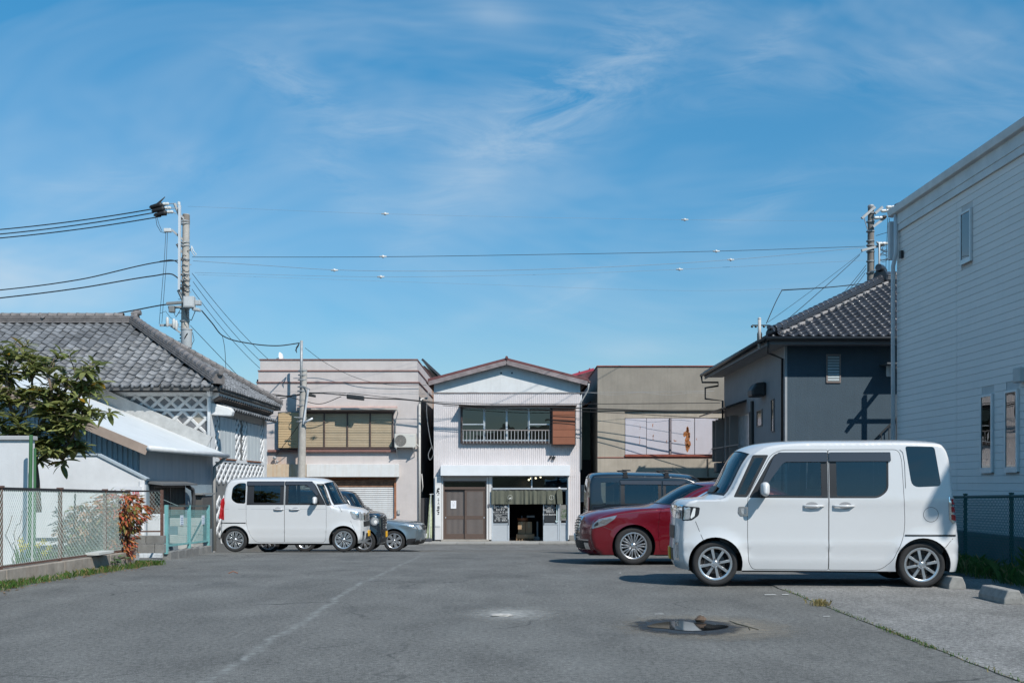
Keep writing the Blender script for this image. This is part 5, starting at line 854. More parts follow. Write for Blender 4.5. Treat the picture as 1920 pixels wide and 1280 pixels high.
def left_fence():
    d = Vector((-.03, 1, 0)).normalized(); ang = None; A = lambda Y: Vector((-6.27-.03*(Y-13.07), Y, 0)); gl = lambda Y: gz(13.2)*0 - .016*(Y-13.07)+.0
    k = thing('kerb_wall', 'low stained concrete kerb under the left wire fence', 'kerb wall', (-6.3, 15, 0)); KC = M('stained_concrete', (.30, .265, .225), .9, var=.28, scale=5, bump=.35, bscale=70, streak=.45, streak_col=(.20, .11, .06)); ys_ = [7.0, 9.0, 11.0, 13.07, 14.9, 16.75, 17.5, 17.95]
    for a, b in zip(ys_, ys_[1:]):
        p, q = A(a+.006), A(b-.006); h = .205; m = MB(); s_ = Vector((.08, 0, 0)); za, zb_ = gl(a), gl(b)
        m.add([p-s_+Vector((0, 0, za-.2)), p+s_+Vector((0, 0, za-.2)), q+s_+Vector((0, 0, zb_-.2)), q-s_+Vector((0, 0, zb_-.2)), p-s_+Vector((0, 0, za+h)), p+s_+Vector((0, 0, za+h)), q+s_+Vector((0, 0, zb_+h)), q-s_+Vector((0, 0, zb_+h))], [(3, 2, 1, 0), (4, 5, 6, 7), (0, 1, 5, 4), (1, 2, 6, 5), (2, 3, 7, 6), (3, 0, 4, 7)]); m.build('concrete_block', KC, k, bevel=.012)
    f = thing('wire_fence', 'wire mesh fence with rusty posts and black top rail on the left kerb', 'fence', (-6.3, 15, .2)); top = 1.20; base = .235
    for Y in (7.3, 9.3, 11.2, 13.07, 14.93, 16.72, 17.82):
        p = A(Y); z = gl(Y); m = MB(); m.box(p.x-.022, p.x+.022, Y-.022, Y+.022, z+.1, z+top+.015); m.box(p.x-.03, p.x+.03, Y-.05, Y+.05, z+top+.005, z+top+.03); m.build('post', RPOST, f)
    p, q = A(6.5), A(17.82); up = lambda z, Y: Vector((0, 0, z+gl(Y)))
    m = MB(); m.bar(p+up(top-.012, 6.5), q+up(top-.012, 17.82), .03, .05); m.build('top_rail', BLKRAIL, f); m = MB(); m.bar(p+up(base, 6.5), q+up(base, 17.82), .03, .035); m.build('bottom_rail', RPOST, f)
    dv = (q-p); dv.z = gl(17.82)-gl(6.5); m = chainlink(p+up(base+.01, 6.5)+Vector((.02, 0, 0)), dv, (0, 0, 1), dv.length, top-base-.035, .058, .0021); m.build('wire_mesh', WIRE, f, kind='stuff')
    # short return fence on blocks
    f2 = thing('wire_fence', 'short wire fence with brown posts on grey blocks behind the orange shrub', 'fence', (-6.4, 18.6, -.1)); Y = 18.6; X = lambda px: (px-960)/F*Y; Z = lambda py: CAMZ-(py-HZ)/F*Y
    b = thing('block_kerb', 'two courses of grey blocks under the short brown fence', 'kerb wall', (-6.4, 18.6, -.2)); GB = M('grey_block', (.19, .188, .18), .9, var=.2, scale=6, bump=.35, bscale=60, island=.12)
    for r_, (q0, q1) in enumerate(((1018.5, 1003.5), (1036, 1019.5))):
        xs_ = [244, 275.5, 309.5] if r_ == 0 else [244, 260, 292, 309.5]
        for a, c in zip(xs_, xs_[1:]): m = MB(); m.box(X(a)+.004, X(c)-.004, Y-.07, Y+.07, Z(q0), Z(q1)); m.build('block', GB, b, bevel=.006)
    for px in (241.5, 303.5): m = MB(); m.box(X(px)-.022, X(px)+.022, Y-.022, Y+.022, Z(1004), Z(918)); m.build('post', RPOST, f2)
    m = MB(); m.bar((X(241), Y, Z(920)), (X(304), Y, Z(920.5)), .03, .028); m.build('top_rail', BLKRAIL, f2); m = MB(); m.bar((X(241), Y, Z(996)), (X(304), Y, Z(995.5)), .025, .025); m.build('bottom_rail', RPOST, f2); m = chainlink((X(281), Y-.02, Z(975)), (1, 0, 0), (0, 0, 1), X(303)-X(281), Z(921)-Z(975), .06, .0026); m.build('wire_mesh', WIRE, f2, kind='stuff')
    m = MB(); m.tube([(X(303), Y, Z(935)), (X(313), Y+.6, Z(949))], .006, 5); m.build('stay_wire', WIRE, f2)
    # teal panel fence in front of the shed
    f3 = thing('teal_fence', 'teal steel fence panels with two pinned white notices beside the blue shed', 'fence', (-6.75, 22.3, gz(22))); TL = M('teal_paint', (.17, .40, .40), .5, var=.12, scale=6); P0, P1 = Vector((-6.64, 20.5, 0)), Vector((-6.92, 24.3, 0)); zt_ = lambda Y: CAMZ-(946-HZ)/F*Y if Y < 21 else CAMZ-(946.5-HZ)/F*Y; zb_ = lambda Y: CAMZ-(1026-HZ)/F*20.5+(CAMZ-(1016-HZ)/F*24.3-(CAMZ-(1026-HZ)/F*20.5))*(Y-20.5)/3.8
    for fr in (0, .5, 1): p = P0.lerp(P1, fr); m = MB(); m.box(p.x-.03, p.x+.03, p.y-.03, p.y+.03, zb_(p.y)-.12, zt_(p.y)); m.build('post', TL, f3)
    a, c = P0+Vector((0, 0, zt_(20.5)-.02)), P1+Vector((0, 0, zt_(24.3)-.02)); m = MB(); m.bar(a, c, .03, .035); m.build('top_rail', M('teal_dark', (.03, .06, .06), .5), f3); a, c = P0+Vector((0, 0, zb_(20.5)+.03)), P1+Vector((0, 0, zb_(24.3)+.03)); m = MB(); m.bar(a, c, .03, .035); m.build('bottom_rail', TL, f3)
    dv = P1-P0; dv.z = zb_(24.3)-zb_(20.5); m = chainlink(a+Vector((.02, 0, 0)), dv, (0, 0, 1), dv.length, .70, .06, .0018); m.build('wire_mesh', M('teal_wire', (.13, .32, .32), .5), f3, kind='stuff')
    for i, (Y, lab) in enumerate(((21.6, 'white notice pinned on the near panel of the teal fence'), (23.6, 'white notice pinned on the far panel of the teal fence'))):
        p = P0.lerp(P1, (Y-20.5)/3.8); m = MB(); m.obox((p.x+.035, Y, .52-.06*i), (.004, 0, 0), (0, .10, 0), (0, 0, .10)); nb = tag(m.build('paper_notice', M('notice_blue', (.55, .62, .68), .7)), lab, 'notice'); q = MB()
        for k in range(4): q.obox((p.x+.0405, Y, .56-.06*i-.04*k), (.001, 0, 0), (0, .07, 0), (0, 0, .006))
        q.build('print', M('print_blue', (.18, .25, .38), .8), nb)
    kb = thing('block_kerb', 'rough concrete block kerb under the teal fence', 'kerb wall', (-6.8, 22.4, -.5))
    for i in range(6): p, q = P0.lerp(P1, i/6+.003), P0.lerp(P1, (i+1)/6-.003); m = MB(); zz = (zb_(p.y)+zb_(q.y))/2-.12; m.bar(p+Vector((0, 0, zz-.12)), q+Vector((0, 0, zz-.12)), .16, .32); m.build('block', GB, kb, bevel=.01)
    bw = thing('block_wall', 'pale grey concrete block wall behind the teal fence next to the shed', 'wall', (-7.5, 24.6, -.3)); PB = M('pale_block', (.42, .42, .40), .9, var=.15, scale=5, bump=.3, bscale=60, island=.08)
    for r_ in range(5):
        for c_ in range(4):
            x0 = -7.85+.39*c_+(.19 if r_ % 2 else 0); x1 = min(x0+.385, -6.98)
            if x1-x0 > .05: m = MB(); m.box(x0, x1, 24.45, 24.57, -.5+.195*r_+.003, -.5+.195*(r_+1)-.003); m.build('block', PB, bw, bevel=.006)
    m = MB(); m.box(-7.6, -7.32, 22.2, 22.6, -.35, .62); tag(m.build('white_locker', M('locker_white', (.62, .64, .65), .5), bevel=.02), 'narrow white locker standing behind the teal fence', 'locker'); m = MB(); m.box(-7.5, -6.95, 21.4, 21.8, -.32, -.12)
    for k in range(6): m.box(-7.48+.09*k, -7.42+.09*k, 21.39, 21.4, -.30, -.15)
    tag(m.build('plastic_crate', M('crate_white', (.60, .63, .65), .5)), 'low white slatted plastic crate behind the near end of the teal fence', 'crate')
    # posts behind the left fence
    for i, (px, Y, q0, q1, mat, lab) in enumerate(((57, 16.2, 1045, 815, M('green_pole', (.045, .135, .055), .5, var=.2), 'bright green garden pole standing at the end of the pale wall'), (140, 17.4, 1000, 925, BLKRAIL, 'thin dark stake between the wire fence and the white garden wall'))):
        X_ = (px-960)/F*Y; m = MB(); m.tube([(X_-.02, Y, CAMZ-(q0-HZ)/F*Y), (X_+.01, Y, CAMZ-(q1-HZ)/F*Y)], .028 if i == 0 else .015, 8)
        if i == 0: m.tube([(X_+.06, Y, CAMZ-(q0-HZ)/F*Y), (X_+.07, Y, CAMZ-(840-HZ)/F*Y)], .02, 8)
        tag(m.build('garden_stake', mat), lab, 'stake')
    m = MB(); m.box(-9.2, -6.9, 19.6, 19.7, .02, .12); m.box(-9.2, -6.9, 19.6, 19.7, .2, .26); m.box(-9.2, -6.9, 19.65, 19.75, -.5, .0); tag(m.build('garden_edging', M('edging_grey', (.33, .35, .36), .8, var=.15)), 'low grey edging rails behind the left wire fence', 'edging')
    st_ = MB(); st_.box(-6.36, -6.16, 15.9, 16.5, .19, .225); tag(st_.build('plank_offcut', M('pale_wood', (.5, .5, .47), .8)), 'pale plank offcut lying on the left kerb', 'plank')
left_fence()
def right_fence():
    f = thing('green_fence', 'dark green wire fence in shade behind the white kei wagon', 'fence', (7.1, 15.5, 0)); GN = M('dark_green_paint', (.012, .075, .072), .5, var=.1); d = Vector((.105, 1, -.0165)); o = Vector((6.93, 14.8, 0)); zt_ = CAMZ-(927-HZ)/F*14.8
    at = lambda s_: o+d*s_
    for s_ in (-6.1, -4.0, -2.0, 0, 2.0, 4.0, 6.0): p = at(s_); m = MB(); m.tube([(p.x, p.y, -.4), (p.x, p.y, p.z+zt_+.015)], .03, 8); m.lathe([(.035, 0), (.035, .02), (.001, .025)], (p.x, p.y, p.z+zt_+.01), n=10); m.build('post', GN, f, smooth=40)
    for zz, nm, r_ in ((zt_-.02, 'top_rail', .021), (zt_-.62, 'mid_rail', .008), (zt_-1.17, 'bottom_rail', .012)): a, c = at(-6.1), at(6); m = MB(); m.tube([a+Vector((0, 0, zz)), c+Vector((0, 0, zz))], r_, 8); m.build(nm, GN, f, smooth=True)
    a = at(-6.1); L = (at(6)-a).length; m = chainlink(a+Vector((-.03, 0, zt_-1.17)), d, (0, 0, 1), L, 1.15, .06, .0034); m.build('wire_mesh', M('green_wire', (.03, .15, .15), .5), f, kind='stuff')
    k = MB(); k.v = []; p, q = at(-6.2), at(6.1); k.bar(p+Vector((.02, 0, -.02)), q+Vector((.02, 0, -.02)), .14, .30); tag(k.build('kerb_wall', M('dark_kerb', (.13, .135, .13), .9, var=.25, scale=5, bump=.3)), 'low dark concrete kerb under the green fence', 'kerb wall')
    b = MB(); b.box(7.75, 8.40, 8.2, 23.4, -.25, .015); struct(b.build('gravel_strip', M('gravel_grey', (.16, .155, .145), .95, var=.4, scale=45, bump=.8, bscale=70)))
    lw = MB(); lw.box(7.55, 7.67, 8.2, 23.4, -.3, .46); tag(lw.build('boundary_wall', M('boundary_grey', (.17, .185, .19), .9, var=.1, scale=2)), 'low grey boundary wall between the green fence and the pale house', 'wall')
right_fence()
# ================================================================ cars
TYRE = M('tyre_rubber', (.022, .022, .023), .85, var=.2, scale=30, bump=.15, bscale=80)
CARGLASS = glass('car_glass', (.46, .52, .52), 0, .04)
DARKGLASS = glass('privacy_glass', (.09, .11, .12), 0, .05)
ALLOY = M('alloy_silver', (.62, .63, .65), .28, .9, var=.04)
ALLOYD = M('alloy_dark', (.03, .03, .032), .3, .6, var=.04)
CHROME = M('chrome', (.75, .76, .78), .12, 1, var=0)
LAMPCLEAR = M('headlamp_clear', (.55, .58, .60), .08, .55, var=.25, scale=25, coat=1)
LAMPRED = M('tail_lamp_red', (.42, .012, .015), .12, coat=1, var=.1)
SEAM = M('panel_gap', (.05, .05, .052), .8, var=0)
UNDER = M('underbody', (.012, .012, .013), .8, var=.2)
TRIM = M('cabin_trim', (.075, .073, .072), .8, var=.15)
SEATM = M('seat_fabric', (.22, .20, .18), .9, var=.15, scale=12)
PLATEW = M('plate_white', (.78, .78, .76), .4, var=.03)
PLATEY = M('plate_yellow', (.80, .42, .015), .4, var=.03)
PLATEG = M('plate_green', (.02, .16, .06), .5, var=0)
def catmull(P, k=6, tens=.5):
    P = [np.array(p, float) for p in P]; outp = []; n = len(P)
    for i in range(n-1):
        p0 = P[max(i-1, 0)]; p1 = P[i]; p2 = P[i+1]; p3 = P[min(i+2, n-1)]
        l1 = np.linalg.norm(p1-p0) + 1e-9; l2 = np.linalg.norm(p2-p1) + 1e-9; l3 = np.linalg.norm(p3-p2) + 1e-9
        m1 = ((p1-p0)/l1*l2 + (p2-p1)) * .5 * (1 if i > 0 else 1) if i > 0 else (p2-p1)
        m2 = ((p2-p1) + (p3-p2)/l3*l2) * .5 if i < n-2 else (p2-p1)
        m1 = m1 * tens * 1.6; m2 = m2 * tens * 1.6
        for j in range(k):
            t = j/k; h1 = 2*t**3-3*t**2+1; h2 = -2*t**3+3*t**2; h3 = t**3-2*t**2+t; h4 = t**3-t**2
            outp.append(h1*p1 + h2*p2 + h3*m1 + h4*m2)
    outp.append(P[-1]); return np.array(outp)
def rpoly(pts, r=.03, k=4):
    "round the corners of a polygon; a point may carry its own radius as third value"
    n = len(pts); o = []
    for i in range(n):
        p = np.array(pts[i][:2], float); a = np.array(pts[i-1][:2], float); b = np.array(pts[(i+1) % n][:2], float)
        rr = pts[i][2] if len(pts[i]) > 2 else r
        da, db = a-p, b-p; la, lb = np.linalg.norm(da), np.linalg.norm(db); q = min(rr, la*.45, lb*.45)
        s, e = p + da/la*q, p + db/lb*q
        for j in range(k+1):
            t = j/k; o.append(tuple((1-t)**2*s + 2*t*(1-t)*p + t*t*e))
    return o
def inpoly(poly, X, Z):
    P = np.asarray(poly, float); ins = np.zeros(len(X), bool); j = len(P)-1
    for i in range(len(P)):
        xi, zi = P[i]; xj, zj = P[j]
        c = ((zi > Z) != (zj > Z)) & (X < (xj-xi)*(Z-zi)/((zj-zi) if abs(zj-zi) > 1e-12 else 1e-12) + xi); ins ^= c; j = i
    return ins
def dist_poly(P, X, Z, closed=True):
    P = np.asarray(P, float); A = P if closed else P[:-1]; B = np.roll(P, -1, 0) if closed else P[1:]; AB = B-A; L2 = (AB**2).sum(1) + 1e-12; outd = np.empty(len(X))
    for k in range(0, len(X), 4000):
        x = np.asarray(X[k:k+4000])[:, None]-A[None, :, 0]; z = np.asarray(Z[k:k+4000])[:, None]-A[None, :, 1]
        tt = np.clip((x*AB[:, 0] + z*AB[:, 1])/L2, 0, 1); outd[k:k+4000] = np.sqrt(((x-tt*AB[:, 0])**2 + (z-tt*AB[:, 1])**2).min(1))
    return outd
def dens(poly, h):
    o = []; n = len(poly)
    for i in range(n):
        a, b = np.array(poly[i]), np.array(poly[(i+1) % n]); k = max(1, int(np.linalg.norm(b-a)/h))
        for j in range(k): o.append(tuple(a + (b-a)*j/k))
    return o
def offset(poly, d):
    P = [np.array(p) for p in poly]; n = len(P); o = []
    ar = sum(P[i][0]*P[(i+1) % n][1] - P[(i+1) % n][0]*P[i][1] for i in range(n)); sg = 1 if ar > 0 else -1
    for i in range(n):
        e1 = P[i]-P[i-1]; e2 = P[(i+1) % n]-P[i]; n1 = np.array((e1[1], -e1[0]))/(np.linalg.norm(e1)+1e-9); n2 = np.array((e2[1], -e2[0]))/(np.linalg.norm(e2)+1e-9)
        v = n1+n2; o.append(tuple(P[i] + sg*d*v*2/(v@v+1e-9)))
    return o
class Car:
    """d = metres behind the nose, z up; car faces +x in its own frame, origin on the ground at its middle"""
    def __init__(s, name, label, cat, L, W, S, C, paint, belt, ztop, tumble=.14, er=.07, wheels=(.5, 2.95), wr=.28, ar=.33, zb=.2, taper=(.05, .03), creases=(), group=None, tw=.16, flare=.012):
        s.L, s.W, s.paint, s.belt, s.ztop, s.tumble, s.er, s.wheels, s.wr, s.ar, s.zb, s.taper, s.creases, s.tw, s.flare = L, W, paint, belt, ztop, tumble, er, wheels, wr, ar, zb, taper, creases, tw, flare
        s.K = 6; s.nS = len(S); s.S = catmull(S, s.K); s.C = catmull(C, s.K)
        s.t = thing(name, label, cat, group=group, world=False)
        bot = []; xr, xf = s.S[-1][0], s.S[0][0]
        for wd in sorted(wheels, reverse=True):
            h = s.wr; a0 = math.asin(max(-1, min(1, (zb-h)/ar)))
            for j in range(23):
                a = a0 + (math.pi-2*a0)*j/22; bot.append((wd + ar*math.cos(a), h + ar*math.sin(a)))
        s.poly = [tuple(p) for p in s.S] + bot
    def ys(s, D, Z, edge=True):
        D = np.asarray(D, float); Z = np.asarray(Z, float); y = np.full(D.shape, s.W/2)
        q = np.clip((Z-s.belt)/(s.ztop-s.belt), 0, 1.2); y -= s.tumble*q**1.25
        y -= .05*np.clip((.42-Z)/.3, 0, 1)**2
        y -= .018*np.clip((s.belt-Z)/(s.belt-.4), 0, 1)*np.clip((Z-.42)/.2, 0, 1)*0
        f = np.clip((.75-D)/.75, 0, 1); y -= s.taper[0]*f**2
        b = np.clip((D-(s.L-.8))/.8, 0, 1); y -= s.taper[1]*b**2
        for wd in s.wheels:
            r = np.hypot(D-wd, Z-s.wr); y += s.flare*np.clip(1-(r-s.ar)/.09, 0, 1)*(r >= s.ar-.01)
        for (zc, wdt, am) in s.creases: y += am*np.exp(-((Z-zc)/wdt)**2)
        if edge and s.er:
            d = dist_poly(s.S, D.ravel(), Z.ravel(), closed=False).reshape(D.shape); k = np.clip(s.er-d, 0, s.er); y -= s.er - np.sqrt(np.maximum(s.er**2-k**2, 0))
        return y
    def mapm(s, D, Z, off=0, side=1):
        y = s.ys(D, Z) + off; return [(s.L/2-d, side*yy, z) for d, yy, z in zip(D, y, Z)]
    def panel(s, name, poly, mat, holes=(), off=0., rim=.018, parent=None, sides=(1, -1), h=.07, smooth=True, label=None):
        poly = dens(poly, .035); holes = [dens(q, .035) for q in holes]
        pts = []; edges = []
        for q in [poly] + holes:
            b = len(pts); pts += q; edges += [(b+i, b+(i+1) % len(q)) for i in range(len(q))]
        nb = len(pts); P = np.array(poly); gx = np.arange(P[:, 0].min(), P[:, 0].max(), h); gzz = np.arange(P[:, 1].min(), P[:, 1].max(), h)
        G = np.array([(x + (h/2 if (j % 2) else 0), z) for x in gx for j, z in enumerate(gzz)])
        if s.er:
            ring = []; SD = np.array(sum([[tuple(a_+(b_-a_)*j/max(1, int(np.linalg.norm(b_-a_)/.035))) for j in range(max(1, int(np.linalg.norm(b_-a_)/.035)))] for a_, b_ in zip(s.S, s.S[1:])], []))
            for fr in (.32, .62, 1.0):
                T = np.gradient(SD, axis=0); T /= np.linalg.norm(T, axis=1)[:, None] + 1e-9; nn = np.stack([-T[:, 1], T[:, 0]], 1); c0 = SD.mean(0)
                sg = np.sign(((c0-SD)*nn).sum(1))[:, None]; ring += list(SD + nn*sg*fr*s.er)
            G = np.vstack([G, np.array(ring)]) if len(G) else np.array(ring)
        if len(G):
            k = inpoly(poly, G[:, 0], G[:, 1]) & (dist_poly(poly, G[:, 0], G[:, 1]) > .012)
            for q in holes: k &= ~inpoly(q, G[:, 0], G[:, 1]) & (dist_poly(q, G[:, 0], G[:, 1]) > .012)
            G = G[k]; pts = pts + [tuple(g) for g in G]
        V, E, Fc, ov, oe, of = geometry.delaunay_2d_cdt([Vector(p) for p in pts], edges, [], 0, 1e-6)
        A = np.array([tuple(v) for v in V]); Fc = [f for f in Fc if len(f) == 3]
        cen = np.array([A[list(f)].mean(0) for f in Fc]); k = inpoly(poly, cen[:, 0], cen[:, 1])
        for q in holes: k &= ~inpoly(q, cen[:, 0], cen[:, 1])
        tri = [f for f, kk in zip(Fc, k) if kk]
        be = {}
        for f in tri:
            for i in range(3):
                a, b = f[i], f[(i+1) % 3]
                if (b, a) in be: del be[(b, a)]
                else: be[(a, b)] = 1
        res = None; objs = []
        for sd in sides:
            v3 = s.mapm(A[:, 0], A[:, 1], off, sd); fs = []
            # +x forward = -d : (d,z) ccw seen from +y?  orient outward
            for f in tri:
                a, b, c = (np.array(v3[i]) for i in f); nrm = np.cross(b-a, c-a); fs.append(tuple(f) if nrm[1]*sd > 0 else tuple(f)[::-1])
            n0 = len(v3)
            if rim:
                idx = {}
                for (a, b) in be:
                    for i in (a, b):
                        if i not in idx: idx[i] = len(v3); v3.append((v3[i][0], v3[i][1]-sd*rim, v3[i][2]))
                for (a, b) in be: fs.append((a, b, idx[b], idx[a]) if sd < 0 else (b, a, idx[a], idx[b]))
            me = bpy.data.meshes.new(name); me.from_pydata(v3, [], fs); me.update(); o = bpy.data.objects.new(name, me)
            finish(o, mat, parent if not isinstance(parent, dict) else parent[sd], smooth=38 if smooth else False, label=label); objs.append(o)
        return dict(zip(sides, objs))
    def surf(s, t, u, off=0):
        "cross-car skin: t = control index along the outline, u = -1..1 across"
        i = max(0, min(len(s.S)-1.001, t*s.K)); k = int(i); fr = i-k
        Sp = s.S[k]*(1-fr) + s.S[k+1]*fr; Cp = s.C[k]*(1-fr) + s.C[k+1]*fr
        
        if not hasattr(s, 'wS'): s.wS = s.ys(s.S[:, 0], s.S[:, 1])
        w = float(s.wS[k]*(1-fr) + s.wS[k+1]*fr); a = u*u*.55 + u**4*.45
        p = Cp + (Sp-Cp)*a; return np.array((s.L/2-p[0], u*w, p[1]))
    def patch(s, name, t0, t1, u0, u1, mat, off=0., nt=None, nu=10, parent=None, thick=0, mirror=False, smooth=True):
        nt = nt or max(3, int((t1-t0)*s.K)+1); objs = []
        for sg in ((1, -1) if mirror else (1,)):
            G = np.zeros((nt, nu, 3))
            for i in range(nt):
                for j in range(nu): G[i, j] = s.surf(t0+(t1-t0)*i/(nt-1), sg*(u0+(u1-u0)*j/(nu-1)))
            dt = np.gradient(G, axis=0); du = np.gradient(G, axis=1); nr = np.cross(dt, du); nr /= np.linalg.norm(nr, axis=2)[..., None]+1e-9
            cen = np.array((0, 0, .8)); fl = np.sign(((G-cen)*nr).sum()); nr *= fl
            G2 = G + nr*off; b = MB(); b.v = [tuple(p) for p in G2.reshape(-1, 3)]
            for i in range(nt-1):
                for j in range(nu-1):
                    f = (i*nu+j, i*nu+j+1, (i+1)*nu+j+1, (i+1)*nu+j); b.f.append(f if fl < 0 else f[::-1])
            if thick:
                m0 = nt*nu; b.v += [tuple(p) for p in (G2-nr*thick).reshape(-1, 3)]
                loop = [(0, j) for j in range(nu)] + [(i, nu-1) for i in range(1, nt)] + [(nt-1, j) for j in range(nu-2, -1, -1)] + [(i, 0) for i in range(nt-2, 0, -1)]
                for (a, c) in zip(loop, loop[1:]+loop[:1]):
                    ia, ic = a[0]*nu+a[1], c[0]*nu+c[1]; b.f.append((ia, ic, ic+m0, ia+m0) if fl > 0 else (ic, ia, ia+m0, ic+m0))
            objs.append(b.build(name, mat, parent or s.t, smooth=40 if smooth else False))
        return objs
    def seam(s, pts, w=.006, off=.0012, mat=None, parent=None, sides=(1, -1), name='panel_gap', closed=False):
        P = dens(pts, .04) if closed else sum([[tuple(np.array(a)+(np.array(b)-np.array(a))*j/6) for j in range(6)] for a, b in zip(pts, pts[1:])], []) + [tuple(pts[-1])]
        P = np.array(P); T = np.gradient(P, axis=0) if not closed else np.roll(P, -1, 0)-np.roll(P, 1, 0); T /= np.linalg.norm(T, axis=1)[:, None]+1e-9; nn = np.stack([-T[:, 1], T[:, 0]], 1)
        A = P+nn*w/2; B = P-nn*w/2; k = len(P)
        for sd in sides:
            v = s.mapm(A[:, 0], A[:, 1], off, sd) + s.mapm(B[:, 0], B[:, 1], off, sd)
            fs = [(i, (i+1) % k, k+(i+1) % k, k+i) for i in range(k if closed else k-1)]
            m = MB(); m.v = v; m.f = fs; m.build(name, mat or SEAM, (parent[sd] if isinstance(parent, dict) else parent) or s.t, smooth=True)
    def body(s, holes, roof_t, ws, rw, hoodmat=None, ws_u=.9, rw_u=.86, lower_black=False, glassm=CARGLASS, rglass=DARKGLASS):
        """holes: openings in the side; ws=(t0,t1) windscreen span, rw likewise rear window"""
        parts = s.panel('body_side', s.poly, s.paint, holes, rim=.02, parent=s.t); n = s.nS-1
        spans = [(0, ws[0]), (ws[1], rw[0]), (rw[1], n)]
        for nm, (a, b) in zip(('nose_and_bonnet', 'roof', 'tailgate'), spans): s.patch(nm, a, b, -1, 1, s.paint, nu=25, nt=max(6, int((b-a)*s.K)+1))
        for (a, b), nm, uu, gm in ((ws, 'windscreen', ws_u, glassm), (rw, 'rear_window', rw_u, rglass)):
            s.patch('pillar', a, b, uu, 1, s.paint, mirror=True, nu=5)
            s.patch(nm, a, b, -uu, uu, gm, off=-.004, nu=17)
            s.patch('windscreen_seal', a, a+(b-a)*.05, -uu, uu, BLACK, off=.001, nu=17); s.patch('windscreen_seal', b-(b-a)*.05, b, -uu, uu, BLACK, off=.001, nu=17)
            s.patch('windscreen_seal', a, b, uu-.025, uu+.012, BLACK, off=.0015, mirror=True, nu=3)
        # floor, wheel wells, cabin
        yw = s.W/2-.31; L2 = s.L/2
        b = MB(); b.box(-L2+.16, L2-.2, -yw, yw, s.zb-.03, s.zb+.24)
        seg = sorted(s.wheels); 
        for sg in (-1, 1):
            y0, y1 = sorted((sg*yw, sg*(s.W/2-.075)))
            b.box(L2-(seg[1]-s.ar-.01), L2-(seg[0]+s.ar+.01), y0, y1, s.zb-.02, s.zb+.22)
            b.box(-L2+.14, L2-(seg[1]+s.ar+.005), y0, y1-.02 if sg > 0 else y1, s.zb+.02, s.zb+.24)
        b.build('underbody', UNDER, s.t)
        for wd in s.wheels:
            for sg in (-1, 1):
                m = MB(); pr = []; k = 18; cx_ = L2-wd
                for j in range(k+1):
                    a = math.pi*j/k - .0; a = -.25 + (math.pi+.5)*j/k; pr.append((cx_-math.cos(a)*(s.ar-.002), s.wr+math.sin(a)*(s.ar-.002)))
                ya, yb = sg*(s.W/2-.03), sg*(s.W/2-.36)
                for (x, z) in pr: m.v += [(x, ya, z), (x, yb, z)]
                for j in range(k): m.f.append((2*j, 2*j+1, 2*j+3, 2*j+2))
                m.v.append((cx_, yb, s.wr)); c = len(m.v)-1
                for j in range(k): m.f.append((2*j+1, c, 2*j+3))
                m.build('wheel_well', UNDER, s.t)
    def cabin(s, d0, d1, rows, floor=.42, tall=.62):
        L2 = s.L/2; yw = s.W/2-.085; b = MB(); b.box(L2-d1, L2-d0, -yw+.03, yw-.03, floor-.02, floor+.02)
        for sg in (-1, 1): y0, y1 = sorted((sg*yw, sg*(yw-.02))); b.box(L2-d1, L2-d0, y0, y1, floor, s.belt-.045)
        b.box(L2-d1-.02, L2-d1, -yw, yw, floor, s.belt-.1); b.box(L2-d0-.22, L2-d0+.1, -yw, yw, floor, s.belt-.06)
        b.build('cabin_lining', TRIM, s.t, bevel=.02)
        for dr in rows:
            for sg in (-1, 1):
                yc = sg*s.W*.235; x = L2-dr
                m = MB(); m.box(x-.28, x+.22, yc-.24, yc+.24, floor+.02, floor+.2)
                m.obox((x-.33, yc, floor+.2+tall/2-.05), (.05, 0, 0), (0, .23, 0), (-.09, 0, tall/2)); m.obox((x-.43, yc, floor+.2+tall+.06), (.035, 0, 0), (0, .12, 0), (-.012, 0, .09))
                m.build('seat', SEATM, s.t, bevel=.045, bseg=3)
        x = L2-d0-.36; m = MB(); c = Vector((x, s.W*.235, s.belt-.02)); ax = Vector((-.9, 0, .42)).normalized(); u = ax.orthogonal().normalized(); v = ax.cross(u)
        m.tube([c + (u*math.cos(a)+v*math.sin(a))*.18 for a in [2*math.pi*j/20 for j in range(21)]], .015, 6); m.bar(c-u*.17, c+u*.17, .03, .02); m.build('steering_wheel', BLACK, s.t, smooth=True)
